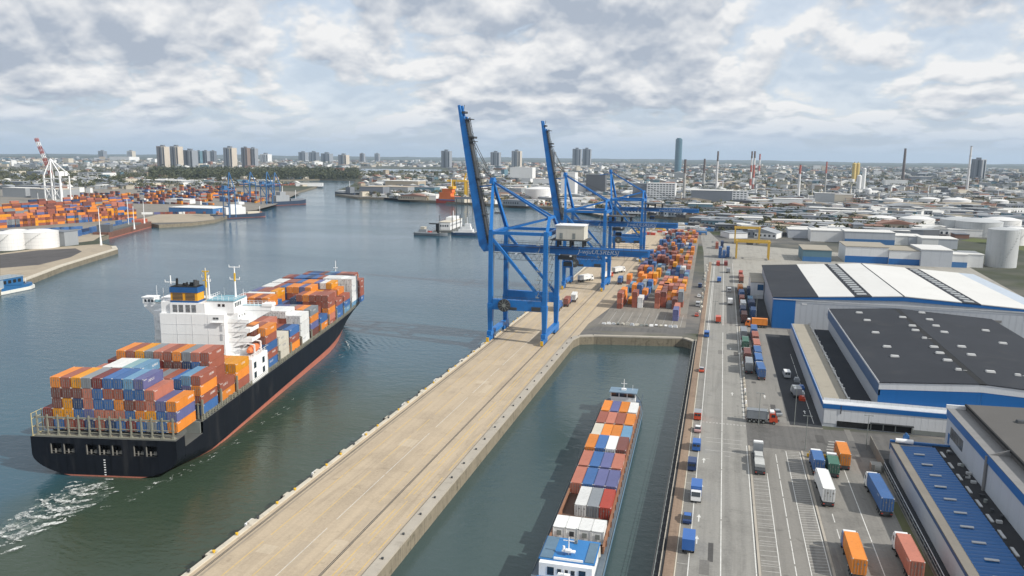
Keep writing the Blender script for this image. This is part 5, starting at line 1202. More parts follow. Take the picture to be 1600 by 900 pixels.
# front wall and lean-to
MB().box(-14.5, 45, -3.4, -.4, 0, 6.3).build('front_wall', M_cladL, w2)
panels('cladding_panel', M_clad, w2, -14.3, 44.8, 34, -3.42, 1.0, 5.2); panels('cladding_panel', M_clad, w2, -14.3, 44.8, 34, -.42, 6.4, 7.3)
MB().box(-14.65, 45, -3.6, -3.4, 5.2, 6.45).build('blue_stripe', M_bband, w2); MB().box(-14.6, 45.1, -3.5, -.35, 6.45, 6.6).build('coping', M_trim, w2)
b = MB(); b.box(-10.8, 8.2, -3.52, -3.46, .25, 1.9); b.build('loading_bay', M_black, w2)
for x in (-2.2, .9, 3.9, 8.0): MB().box(x - .12, x + .12, -3.75, -3.5, .2, 2.2).build('bay_post', M_grey, w2)
MB().box(-2.4, 8.3, -4.2, -3.4, 2.1, 2.35).build('canopy', M_steel, w2)
MB().box(8.4, 30, -3.54, -3.44, .2, 1.35).build('plinth', M_grey, w2)
lt = MB(); lt.box(-14.5, -7.6, -.4, D2 - 2, 0, 6.3); lt.build('lean_to', M_cladL, w2); MB().box(-14.1, -7.7, -.3, D2 - 2, 6.3, 6.42).build('lean_to_roof', M_annex, w2)
MB().box(-14.66, -14.5, -3.4, D2 - 2, 5.1, 6.5).build('blue_stripe', M_bband, w2)
panels_y('cladding_panel', M_cladL, w2, -3, D2 - 2, 28, -14.52, .3, 5.0)
MB().box(-7.6, -.1, -.3, D2 - 2, 0, 4.6).build('valley_roof', M_felt, w2)
b = MB(); y = 0
while y < D2 - 4:
    L = random.uniform(1.5, 5); b.tube((-7.5, y, 6.75), (-7.5, y + L, 6.75), random.uniform(.18, .32), n=6); y += L
    if random.random() < .6: b.box(-7.9, -7.1, y - .4, y + .4, 6.3, 7.2)
b.build('roof_pipe', mat('pale_pipe', (.50, .50, .48), .5, .2, .2, .8), w2)
MB().tube((-10, -3.55, 4), (-10, -3.55, 6.4), .12, n=6).build('downpipe', M_steel, w2)

# grey-roofed hall at the right edge
w3 = thing('warehouse', 'grey roofed hall with blue band at the right edge, above the blue shed', 'warehouse', (55.6, 90, QZ)); L3 = 110
MB().box(0, 50, 0, L3, 0, 13.4).build('wall', M_cladL, w3)
panels_y('cladding_panel', mat('hall_cladding', (.46, .50, .55), .5, 0, .05, .1, streak=.08), w3, 0, L3, 20, -.02, .2, 11.6, .06, .03)
MB().box(-.35, -.02, -.1, L3 + .1, 11.6, 13.5).build('blue_band', M_bband, w3)
MB().box(-.5, 50, L3 - .2, L3 + .35, 13.4, 14.5).build('parapet', M_clad, w3)
MB().box(-.4, 3.6, 0, L3 - .3, 13.5, 13.62).build('valley_gutter', M_gut, w3)
b = MB(); b.add([(3.6, 0, 13.4), (50, 0, 14.8), (50, L3 - .3, 14.8), (3.6, L3 - .3, 13.4), (3.6, 0, 15.0), (50, 0, 16.4), (50, L3 - .3, 16.4), (3.6, L3 - .3, 15.0)], [(4, 5, 6, 7), (3, 0, 4, 7), (0, 1, 5, 4), (2, 3, 7, 6)]); b.build('roof', mat('hall_roof', (.095, .092, .088), .85, 0, .12, .06), w3)
b = MB(); b.box(3.3, 3.7, 0, L3 - .3, 14.6, 15.1); b.build('roof_edge', M_black, w3)
b = MB()
for y in (L3 - 31, L3 - 62): b.add([(-.3, y, 13.6), (3.6, y, 15.1), (3.6, y, 13.6), (-.3, y + .3, 13.6), (3.6, y + .3, 15.1), (3.6, y + .3, 13.6)], [(0, 1, 2), (5, 4, 3), (0, 3, 4, 1)])
b.build('gusset', M_gut, w3)
for k, y in enumerate((L3 - 5.5, L3 - 7.5, L3 - 9.5, L3 - 11.5, L3 - 13.5)): MB().box(-.14, -.09, y, y + 1.8, 7.6, 10.2).build('window', mat('dusty_glass', (.11, .12, .13), .25), w3)
MB().box(-.14, -.09, L3 - 3.4, L3 - 2.2, 5.6, 8.2).build('door', M_bband, w3)
b = MB(); b.tube((-.4, L3 - 30, 5), (-.4, L3 - 30, 13), .32, n=8); b.build('downpipe', M_gut, w3)
for x, y in ((12, L3 - 12), (16, L3 - 26), (24, L3 - 9), (20, L3 - 40), (30, L3 - 22)):
    z = 15 + (x - 3.6) / 46.4 * 1.4; o = MB().taper(-1.6, 1.6, -.8, .8, 0, .5, .2, .2).build('roof_vent', M_sky if x > 13 else M_steel, w3, (x, y, z))
# blue-roofed shed
w4 = thing('shed', 'long shed with ribbed blue roof below the grey roofed hall', 'shed', (42.6, 92, QZ)); L4 = 103
MB().box(0, 12.9, 0, L4, 0, 5.2).build('wall', M_cladL, w4)
panels_y('cladding_panel', mat('shed_cladding', (.48, .50, .53), .5, 0, .06, .1, streak=.1), w4, 0, L4, 24, -.02, .2, 4.4)
MB().box(-.16, -.03, 0, L4, 4.4, 5.15).build('blue_trim', mat('dull_blue_trim', (.04, .09, .2), .5), w4); MB().box(-.2, 1.6, 0, L4, 5.2, 5.45).build('eave_gutter', mat('gutter_tan', (.19, .175, .15), .8, 0, .15, .3), w4)
MB().box(-.2, 12.8, L4, L4 + .5, 3.6, 5.9).build('end_trim', M_bband, w4)
b = MB(); b.tube((.8, L4 - .6, 6.2), (4.6, L4 - .8, 6.2), .55, n=12); b.build('duct', M_white, w4)
b = MB(); b.box(2.6, 3.8, L4 - .3, L4 + .6, 5.9, 7.4); b.tube((2.4, L4, 5.9), (3.2, L4, 8), .3, n=7); b.tube((3.9, L4, 5.9), (3.4, L4, 7.6), .25, n=7); b.box(4.8, 12, L4 - 1.2, L4 - .6, 5.9, 6.3); b.build('roof_plant', mat('plant_blue', (.04, .14, .34), .45), w4)
n = 74; ribm = MB().side([(0, 0), (.62, 0), (.62, .10), (.36, .22), (.26, .22), (0, .10)], 0, 7.4).mesh('roof_sheet', M_broof)
for i in range(n): o = put('roof_sheet', ribm, w4, (1.6, L4 - 2 - (i + 1) * .92 * 1.5 + .0, 5.3)); o.scale = (1, 2.15, 1); o.rotation_euler = (0, R(-3), 0)
MB().box(9.0, 12.9, 0, L4, 5.2, 5.55).build('felt_roof', mat('black_felt', (.022, .023, .026), .85, 0, .2, .3), w4)
for i in range(11):
    o = MB().box(-1.1, 1.1, -.32, .32, 0, .16).build('rooflight', M_sky, w4, (4.4 + (i % 3) * .25, L4 - 8 - i * 6.1, 5.78)); o.rotation_euler = (0, R(-3), R(-4))
for i in range(12):
    o = MB().box(-.28, .28, -1.6, 1.6, 0, .2).build('rooflight', M_sky, w4, (9.8, L4 - 6 - i * 6.6, 5.56))
for i in range(16):
    b = MB(); k = random.random()
    if k < .5: b.tube((0, 0, 0), (0, 0, .7), .35, n=8)
    else: b.box(-.5, .5, -.3, .3, 0, .5)
    b.build('roof_vent', random.choice([M_grey, M_sky, M_steel]), w4, (random.uniform(10.6, 12.3), L4 - 4 - random.random() ** 1.7 * 66, 5.56))
# fence wall beside the service lane
fw = thing('boundary_wall', 'tall grey wall and fence between the truck park and the blue roofed shed', 'fence', (40.2, 130, QZ))
for i in range(26):
    b = MB(); b.box(-.12, .12, 0, 2.9, 0, .55 if i < 20 else 2.6); b.build('wall_panel', mat('wall_grey', (.20, .19, .165), .85, 0, .2, .3, streak=.3), fw, (0, i * 2.95, 0))
    b = MB(); b.tube((0, 0, 0), (0, 0, 2.4), .05, n=5); b.build('post', M_grey, fw, (0, i * 2.95, 0))
b = MB(); b.beam((0, 0, 2.4), (0, 76, 2.4), .09); b.beam((0, 0, 1.5), (0, 76, 1.5), .04); b.build('rail', M_trim, fw)
b = MB(); b.box(-1.2, 1.2, 0, 2.4, 0, 1.8); b.tube((-.6, -.1, 1.0), (.7, -.1, 1.0), .9, n=12); b.tube((-1.0, 3, .6), (1, 3, .6), .6, n=10)
tag(b.build('storage_tank', mat('tank_grey', (.26, .26, .24), .6, 0, .2, .5), None, (38.6, 188, Z0)), 'grey tanks and cabinet standing by the fence before the cross street', 'tank')
b = MB(); b.box(0, 7, -.3, .3, .3, 1.0); b.box(.5, 1.3, -.4, .4, 0, 1.6); b.beam((3.5, 0, .8), (7.6, .4, 1.7), .3); b.box(4.6, 5.2, -.5, .5, 0, .6)
tag(b.build('yellow_machine', M_yellow, None, (23.6, 193.2, Z0), R(3)), 'low yellow conveyor lying behind the blue container lorry', 'machine')
# lamp posts
def lamp(px, py, h, label, X=None):
    x, y = P(px, py) if X is None else X
    t = thing('lamp_post', label, 'lamp post', (x, y, QZ), 0, 'lamp posts')
    MB().tube((0, 0, 0), (0, 0, h), .12, .07, 7).build('pole', M_grey, t)
    b = MB(); b.beam((-.9, 0, h), (.9, 0, h), .1, .1); b.box(-1.1, -.6, -.15, .15, h - .08, h + .06); b.box(.6, 1.1, -.15, .15, h - .08, h + .06); b.build('lamp_head', M_grey, t)
lamp(1241, 664, 11, 'grey lamp post before the annex corner by the cross street'); lamp(1258, 703, 9, 'grey lamp post at the yellow conveyor'); lamp(1185, 663, 9, 'grey lamp post beside the red cabbed lorry'); lamp(1180, 510, 14, 'tall lamp post by the line of containers at the warehouse corner')
lamp(1353, 702, 9, 'grey lamp post at the end of the boundary fence'); lamp(1116, 505, 10, 'lamp post on the dock road median beyond the basin')
# median clutter between trailer park and road: bollards and small white blocks
for i, (x, y) in enumerate([(10.25, 220 + k * 4.3) for k in range(26)]):
    b = MB(); b.taper(-.25, .25, -.6, .6, 0, .75, .08, .1); o = b.build('road_block', random.choice([M_concw, M_white, M_grey]), None, (x, y, QZ + .15)); tag(o, 'small pale kerb block, %s from the near end of the dock road median' % nth(i + 1), 'block', 'blocks on the dock road median')
for i in range(14):
    y = 372 + i * 13; b = MB(); b.taper(-.5, .5, -1.2, 1.2, 0, .8, .15, .2); tag(b.build('road_block', random.choice([M_concw, M_cream, M_grey]), None, (-7.2 + random.uniform(-.8, .8), y, QZ + .02), random.uniform(-.3, .3)), 'pale concrete block on the verge by the yard, %s from the near end' % nth(i + 1), 'block', 'blocks on the yard verge')
# stored hatch boards and small crates on the dark trailer bays beside the white van
for i, (px, py, c) in enumerate(((1245, 596, 'grey'), (1252, 608, 'blue'), (1252, 617, 'white'), (1253, 625, 'red'))):
    X, Y = P(px, py); b = MB(); b.box(-.9, .9, -1.2, 1.2, 0, .8); b.box(-.7, .6, -.8, .9, .8, 1.3)
    tag(b.build('crate', paint(c, PT[c]), None, (X, Y, Z0)), '%s crate on the dark apron near the annex wall' % c, 'crate')
# ------------------------------------------------------------------ buildings and things further off
random.seed(5)
def bmat(name, col, var=.10): return mat('b_' + name, col, .7, 0, var, .03, streak=.08)
B_white = bmat('white', (.66, .67, .67)); B_cream = bmat('cream', (.50, .46, .38)); B_grey = bmat('grey', (.27, .29, .31)); B_dark = bmat('dark', (.10, .11, .125)); B_brick = bmat('brick', (.24, .13, .095)); B_blue = bmat('blue', (.05, .16, .36)); B_slate = bmat('slate', (.16, .18, .21)); B_tan = bmat('tan', (.36, .31, .24)); B_teal = bmat('teal', (.10, .19, .24)); B_roofw = bmat('roofwhite', (.60, .60, .58)); B_win = mat('far_window', (.035, .045, .06), .2)
def px_w(x0, x1, y): return (x1 - x0) / F_PX * depth((x0 + x1) / 2, y)
def shed(x0, x1, yb, hpx, wallm, roofm, label, name='shed_building', cat='building', d=None, group=None, gable=.0, windows=0, rz=0.0, h=None, bandm=None):
    """low building standing with its near edge on the ground seen at row yb"""
    X, Y = P((x0 + x1) / 2, yb); w = px_w(x0, x1, yb) * (1.0 if not rz else .9); dd = depth((x0 + x1) / 2, yb); hh = h or hpx / F_PX * dd; d = d or w * .6
    t = thing(name, label, cat, (X, Y, QZ), rz, group)
    MB().box(-w / 2, w / 2, 0, d, 0, hh).build('wall', wallm, t)
    if gable:
        MB().front([(-w / 2 - .3, hh), (w / 2 + .3, hh), (0, hh + gable)], -.3, d + .3).build('roof', roofm, t)
    else: MB().box(-w / 2 - .3, w / 2 + .3, -.3, d + .3, hh, hh + .4).build('roof', roofm, t)
    if bandm: MB().box(-w / 2 - .05, w / 2 + .05, -.08, -.01, 0, hh * .42).build('band', bandm, t)
    if windows:
        ww = w / (windows * 1.6 + .6); rows_ = max(1, int(hh / 3.6))
        for i in range(windows):
            for r_ in range(rows_):
                x = -w / 2 + ww * (.6 + i * 1.6); MB().box(x, x + ww, -.1, -.02, hh * (r_ + .35) / rows_, hh * (r_ + .75) / rows_).build('window', B_win, t)
    return t
# row of warehouses behind the white roof
shed(1255, 1297, 409, 18, B_teal, M_annex, 'small blue grey warehouse behind the dark end of the white roof', d=34, bandm=B_blue)
shed(1322, 1384, 411, 25, M_clad, M_annex, 'white and blue warehouse with tan roof, second behind the white roof', d=34, bandm=M_bband)
shed(1390, 1436, 414, 22, M_clad, M_annex, 'blue fronted warehouse, third behind the white roof', d=32, bandm=M_bband)
shed(1440, 1484, 417, 26, M_cladL, M_rwhite, 'plain grey warehouse, fourth behind the white roof', d=34)
for i, (a, c) in enumerate(((1486, 1509), (1510, 1534))): shed(a, c, 418, 20, B_white, B_roofw, 'white store with pale roof, %s left of the tall silo' % ('second' if i == 0 else 'first'), d=22, bandm=B_blue if i == 0 else None)
# white sheds in front of the tank farm
for i, (a, c, yb, hp) in enumerate(((1232, 1262, 372, 13), (1268, 1328, 378, 17), (1322, 1394, 382, 19), (1398, 1418, 383, 14), (1420, 1441, 384, 14), (1441, 1464, 388, 15), (1466, 1494, 389, 15))):
    shed(a, c, yb, hp, B_white if i % 2 else M_cladL, B_roofw, 'low white shed, %s from the left in the row before the round tanks' % nth(i + 1), d=26, group='sheds before the tank farm', bandm=B_blue if i in (2,) else None)
def tank(x0, x1, yb, ytop, m, label, roof='cone', band=None, group='storage tanks', name='storage_tank'):
    r_ = px_w(x0, x1, yb) / 2; X, Y = P((x0 + x1) / 2, yb); d = depth((x0 + x1) / 2, yb); hh = (yb - ytop) / F_PX * d
    t = thing(name, label, 'tank', (X, Y + r_, QZ), 0, group); n = 48
    b = MB(); b.tube((0, 0, 0), (0, 0, hh), r_, n=n); o = b.build('shell', m, t)
    MB().dome(0, 0, hh, r_ * 1.01, r_ * (.16 if roof == 'cone' else .3), n).build('roof', m if roof == 'cone' else B_white, t)
    for k in range(1, int(hh // 2.6)): MB().tube((0, 0, k * 2.6), (0, 0, k * 2.6 + .1), r_ * 1.004, n=n, cap=False).build('seam_ring', mat('tank_seam', (.44, .45, .45), .6), t)
    b = MB()
    for k in range(14): a = -1.9 + k * .09; b.box(math.cos(a) * r_ * 1.03 - .25, math.cos(a) * r_ * 1.03 + .25, math.sin(a) * r_ * 1.03 - .25, math.sin(a) * r_ * 1.03 + .25, hh * k / 14, hh * k / 14 + .2)
    b.build('stair', M_grey, t); return t
T_w = mat('tank_white', (.66, .66, .65), .45, 0, .06, .1, streak=.12); T_g = mat('tank_pale_grey', (.42, .44, .45), .5, 0, .08, .1, streak=.16)
tank(1548, 1592, 419, 360, T_g, 'tall pale grey silo at the right edge behind the white roof', group=None, name='silo')
for i, a in enumerate(((1413, 1463, 358, 343), (1478, 1535, 366, 345), (1505, 1571, 371, 348), (1545, 1600, 362, 345), (1360, 1402, 352, 341), (1574, 1606, 384, 358), (1208, 1236, 321, 312), (1480, 1520, 322, 313), (1384, 1412, 322, 312), (1440, 1470, 320, 311), (1552, 1578, 322, 314))): tank(*a, T_g if i in (1, 2) else T_w, 'round white tank in the tank farm, %s from the left' % nth(sorted([1413, 1478, 1505, 1545, 1360, 1574, 1208, 1480.5, 1384, 1440, 1552]).index(a[0] if i != 7 else 1480.5) + 1), group='round tanks right of the road')
tank(814, 862, 314, 296, T_w, 'white tank beyond the far quay, between the two raised booms'); tank(900, 925, 302, 288, T_w, 'smaller white tank behind the second crane mast')
tank(12, 67, 389, 364, T_w, 'white domed tank on the left quay, nearest the water'); tank(-28, 17, 392, 366, T_w, 'white tank cut by the left picture edge'); tank(-6, 30, 384, 362, T_w, 'white tank half hidden behind the nearest one on the left quay')
# chimneys
def chimney(xt, yt, yb, wpx, label, mats, bands=1, group='factory chimneys', name='chimney'):
    nad = 0.0; X, Y = P(xt, yb)
    # stand it where its foot is seen, straight up to the height of its top
    d = depth(xt, yb); hh = H_at(xt, yt, Y) - QZ; r_ = wpx / 2 / F_PX * d
    t = thing(name, label, 'chimney', (X, Y, QZ), 0, group); n = len(mats) if bands == 1 else bands
    for k in range(n):
        a, c = k / n, (k + 1) / n
        MB().tube((0, 0, hh * a), (0, 0, hh * c), r_ * (1.15 - .35 * a), r_ * (1.15 - .35 * c), 12).build('shaft', mats[k % len(mats)], t)
    MB().tube((0, 0, hh), (0, 0, hh + r_ * .5), r_ * .86, n=12).build('rim', B_dark, t)
    for k in (.55, .8): MB().tube((0, 0, hh * k), (0, 0, hh * k + r_ * .15), r_ * 1.25, n=12).build('platform', B_grey, t)
    return t
c_w = bmat('chimney_white', (.60, .60, .60)); c_r = bmat('chimney_red', (.38, .12, .10)); c_d = bmat('chimney_dark', (.12, .095, .09)); c_c = bmat('chimney_concrete', (.33, .33, .32))
for a in ((1068, 250, 312, 4.4, 'concrete chimney in front of the tall glass tower', [c_c, c_c, c_d]), (1099, 249, 292, 3.6, 'dark slim chimney right of the tall glass tower', [c_c, c_d]), (1119, 237, 296, 3.2, 'white chimney with dark tip left of the red and white pair', [c_w, c_w, c_w, c_d]),
          (1171.5, 237, 300, 3.0, 'left chimney of the tall red and white pair', [c_w, c_r, c_w, c_r, c_w, c_d]), (1176, 237, 298, 3.2, 'right chimney of the tall red and white pair', [c_r, c_w, c_r, c_r, c_w, c_d]), (1185.5, 241, 276, 2.8, 'single red banded chimney right of the pair', [c_w, c_r, c_w, c_r]),
          (1247, 258, 312, 3.6, 'white chimney with red top at the grey process hall', [c_w, c_w, c_w, c_r]), (1288, 253, 306, 2.6, 'thin grey chimney right of the red topped one', [c_c, c_c, c_r]), (1410, 233, 284, 4.2, 'dark brown brick chimney on the right skyline', [c_d]), (1510, 229, 302, 3.4, 'tall thin white steel chimney near the right edge', [c_w])): chimney(*a)
def silo(x, yt, yb, w, m, label):
    X, Y = P(x, yb); d = depth(x, yb); r_ = w / 2 / F_PX * d; hh = (yb - yt) / F_PX * d
    t = thing('silo', label, 'silo', (X, Y, QZ), 0, 'works silos'); o = MB().tube((0, 0, 0), (0, 0, hh), r_, n=16).build('shell', m, t); MB().dome(0, 0, hh, r_, r_ * .5, 12).build('roof', m, t); MB().tube((0, 0, hh + r_ * .4), (0, 0, hh + r_ * .9), r_ * .3, n=8).build('vent', B_grey, t)
for x, yt, yb, w, m, l in ((1333, 256, 284, 6, bmat('yellow', (.52, .40, .14)), 'left yellow silo of the works'), (1338.5, 256, 284, 6, bmat('yellow', (.52, .40, .14)), 'right yellow silo of the works'), (1341, 275, 299, 7, B_white, 'squat white silo before the yellow ones'), (1348, 264, 299, 5.5, B_white, 'slim white silo right of the squat one'), (1356, 296, 307, 10, B_white, 'short white drum right of the slim silo')): silo(x, yt, yb, w, m, l)
# tower blocks
def tower(x0, x1, yt, yb, m, m2, label, group='tower blocks on the skyline', rnd=False):
    X, Y = P((x0 + x1) / 2, yb); d = depth((x0 + x1) / 2, yb); w = (x1 - x0) / F_PX * d; hh = (yb - yt) / F_PX * d
    t = thing('tower_block', label, 'tower', (X, Y, QZ), -YAW * .0, group); dp = w * .8
    if rnd:
        o = MB().tube((0, dp / 2, 0), (0, dp / 2, hh), w / 2, w * .46, 16).build('wall', m, t); MB().tube((0, dp / 2, hh), (0, dp / 2, hh + 5), w * .32, n=12).build('crown', m2, t)
        for k in range(1, 22): MB().tube((0, dp / 2, hh * k / 22), (0, dp / 2, hh * k / 22 + 1.6), w * .503, w * .50, 16, cap=False).build('window_band', B_teal, t)
        return
    MB().box(-w / 2, w * .08, 0, dp, 0, hh).build('wall', m, t); MB().box(w * .08, w / 2, -w * .05, dp * .95, 0, hh * .985).build('wall', m2, t)
    MB().box(-w * .2, w * .15, dp * .3, dp * .7, hh, hh + w * .14).build('roof_plant', B_slate, t)
    nb = 4
    for k in range(nb):
        x = -w / 2 + w * (k + .25) / nb; y = -w * .052 if x > w * .06 else -.003 * w
        MB().box(x, x + w * .5 / nb, y - .35, y - .05, hh * .05, hh * .95).build('window_strip', B_win if k % 2 else B_slate, t)
    nf = max(5, int(hh / 6)); fl = MB().box(-w / 2 - .25, w * .08 + .1, -.6, -.25, 0, .9).mesh('balcony', m)
    for k in range(1, nf): put('balcony', fl, t, (0, 0, hh * k / nf))
tb_l = bmat('tower_beige', (.50, .45, .38)); tb_b = bmat('tower_brown', (.20, .15, .125)); tb_g = bmat('tower_grey', (.24, .26, .29)); tb_d = bmat('tower_dark', (.13, .145, .17))
TW = [(153, 163, 236, 249, B_grey, B_slate, 'hazy grey tower block far left of the white slab'), (198, 208, 236, 250, B_white, B_cream, 'small white tower block left of the beige pair'), (245, 260, 229, 262, tb_b, tb_l, 'left tower of the tall beige and brown pair'), (266, 281, 229, 262, tb_g, tb_l, 'right tower of the tall beige and brown pair'),
      (286, 303, 235, 262, tb_d, tb_g, 'broad dark grey tower right of the beige pair'), (306, 314, 236, 259, tb_g, B_teal, 'slim grey tower, first right of the broad dark one'), (316, 325, 236, 259, tb_d, tb_g, 'slim grey tower, second right of the broad dark one'), (328, 336, 236, 256, tb_g, tb_d, 'slim grey tower, third right of the broad dark one'), (349, 365, 231, 262, tb_g, tb_l, 'single beige tower between slim grey ones and dark pair'),
      (377, 388, 231, 262, tb_d, tb_b, 'left tower of the dark pair behind the blue ship cranes'), (388.5, 400, 232, 262, tb_g, tb_g, 'right tower of the dark pair behind the blue ship cranes'), (406, 420, 241, 256, B_white, B_white, 'low white block right of the dark pair'), (466, 478, 238, 253, tb_d, tb_g, 'dark tower, leftmost of four before the river bend'), (482, 495, 238, 254, tb_g, tb_d, 'dark tower, second of four before the river bend'), (501, 516, 240, 254, tb_d, tb_g, 'dark tower, third of four before the river bend'), (528, 542, 242, 259, tb_g, tb_l, 'grey and beige tower, last of four before the river bend'), (562, 569, 240, 255, tb_b, tb_g, 'slim brown tower left of the lagoon'), (585, 592, 240, 253, tb_g, tb_g, 'slim grey tower above the lagoon'),
      (689, 703, 236, 262, tb_d, tb_g, 'grey tower left of the nearest crane boom'), (766, 780, 238, 262, tb_g, tb_g, 'grey tower right of the nearest crane boom'), (799, 813, 236, 262, tb_g, tb_l, 'grey and beige tower midway between the crane booms'), (855, 867, 237, 262, tb_d, tb_g, 'grey tower just left of the second crane boom'), (894, 907, 233, 261, tb_d, tb_g, 'left twin tower right of the second crane boom'), (909.5, 922, 233, 261, tb_d, tb_g, 'right twin tower right of the second crane boom'), (1520, 1537, 249, 281, tb_d, B_white, 'dark tower block near the right edge of the skyline')]
for a in TW: tower(*a)
tower(1053, 1064, 218, 270, mat('tower_glass', (.07, .15, .20), .15, 0, .1, .02, spec=.8), B_teal, 'tall slim blue glass tower on the skyline', None, True)
# named larger blocks in the middle distance
for a in ((988, 1012, 313, 26, B_slate, B_grey, 'dark left wing of the white office block', 0), (1010, 1054, 314, 27, B_white, B_roofw, 'white office block with rows of dark windows right of the third crane', 9), (1080, 1142, 320, 22, B_slate, B_roofw, 'long dark grey works hall below the red and white chimneys', 0), (1143, 1167, 320, 21, B_white, B_roofw, 'white end bay of the long grey works hall', 4), (1075, 1112, 331, 12, B_teal, B_roofw, 'pale green flat shed in front of the grey works hall', 0),
          (1210, 1252, 322, 11, B_white, B_roofw, 'long white shed right of the works hall', 0), (1254, 1272, 320, 9, B_white, B_roofw, 'short white shed behind the long white one', 0), (1273, 1302, 320, 18, B_grey, B_roofw, 'grey box shaped factory, left block of two', 0), (1300, 1330, 320, 16, B_cream, B_roofw, 'cream box shaped factory, right block of two', 0), (1383, 1416, 293, 11, B_white, B_roofw, 'white flat building below the dark brick chimney', 0), (1424, 1455, 284, 8, B_slate, B_roofw, 'slate coloured hall right of the dark brick chimney', 0),
          (566, 640, 302, 10, B_grey, B_tan, 'long grey warehouse on the far river bank', 0), (600, 655, 292, 9, B_tan, B_roofw, 'pale roofed warehouse behind the far river bank', 0), (560, 600, 305, 13, B_slate, B_tan, 'dark warehouse nearest the river bend', 0), (640, 680, 302, 9, B_teal, B_slate, 'teal grey shed behind the orange ship', 0), (796, 832, 284, 22, B_white, B_roofw, 'white stepped factory between the raised crane booms', 0), (832, 868, 291, 11, B_white, B_roofw, 'low white wing of the stepped factory', 0), (876, 898, 306, 36, B_white, B_roofw, 'tall white cold store behind the second crane boom', 0), (915, 945, 303, 30, B_dark, B_grey, 'dark slab building left of the third crane', 0), (780, 815, 304, 10, B_grey, B_roofw, 'grey shed left of the white tank', 0),
          (168, 205, 252, 7, B_white, B_roofw, 'bright white slab hall far left below the skyline', 0), (118, 165, 279, 9, B_white, B_slate, 'white hall with dark openings right of the white crane', 5), (40, 66, 276, 8, B_slate, B_grey, 'grey hall behind the white crane, far left', 0), (210, 290, 289, 7, B_grey, B_roofw, 'long pale shed behind the left container yard', 0), (0, 45, 308, 14, B_grey, B_roofw, 'long grey warehouse at the left picture edge', 0), (42, 102, 310, 14, B_grey, B_cream, 'cream roofed warehouse under the white crane', 0), (0, 40, 292, 8, B_slate, B_grey, 'slate shed at the left edge behind the grey warehouse', 0), (258, 338, 333, 8, B_blue, B_white, 'white roofed store with blue base behind the left quay', 0), (255, 300, 318, 6, B_white, B_roofw, 'low white store among containers on the left quay', 0), (110, 126, 300, 7, B_white, B_roofw, 'small white cube building among the left containers', 0), (134, 142, 301, 7, B_white, B_roofw, 'second small white cube among the left containers', 0), (62, 106, 384, 22, B_grey, B_slate, 'grey roofed shed right of the white domed tank', 0)):
    shed(*a[:7], windows=a[7], d=None if a[0] != 876 else 30)
# yellow gantry cranes
def yellow_gantry(x0, x1, yb, yt, label, far):
    X, Y = P(x0, yb); w = px_w(x0, x1, yb); hh = (yb - yt) / F_PX * depth(x0, yb)
    t = thing('gantry_crane', label, 'crane', (X, Y, QZ), 0, 'yellow yard gantries'); s = w / 26; M_yellow = mat('gantry_ochre', (.50, .32, .05), .6, 0, .15)
    for x in (0, w):
        for y in (0, far): MB().beam((x, y, .6), (x, y, hh), 1.3 * s, 1.3 * s).build('leg', M_yellow, t)
        MB().beam((x, -1, 1.2), (x, far + 1, 1.2), .8 * s).build('sill_beam', M_yellow, t); MB().beam((x, 0, hh), (x, far, hh), .8 * s).build('end_beam', M_yellow, t)
    for y in (0, far): MB().beam((-1, y, hh), (w + 1, y, hh), 1.2 * s, 1.6 * s).build('girder', M_yellow, t)
    MB().box(w * .3, w * .5, -.5, far + .5, hh - 2.2, hh - .8).build('trolley', M_steel, t)
    return t
yellow_gantry(1150, 1198, 405, 377, 'nearer yellow yard gantry right of the dock road', 10); yellow_gantry(1148, 1184, 381, 356, 'farther yellow yard gantry right of the dock road', 12)
for i, (px, py, c, n) in enumerate(((1125, 402, 'blue', 3), (1131, 402, 'blue', 2), (1137, 401, 'blue', 3), (1122, 414, 'red', 1), (1134, 414, 'darkred', 1), (1120, 388, 'rust', 2), (1128, 386, 'navy', 2))):
    X, Y = P(px, py)
    for k in range(n): container(c, (X, Y, QZ + .02 + k * 2.6), 0, '%s container left of the yellow gantries, %s stack, %s tier' % (cname(c), nth(i + 1), nth(k + 1)), 'containers by the yellow gantries', doors=False)

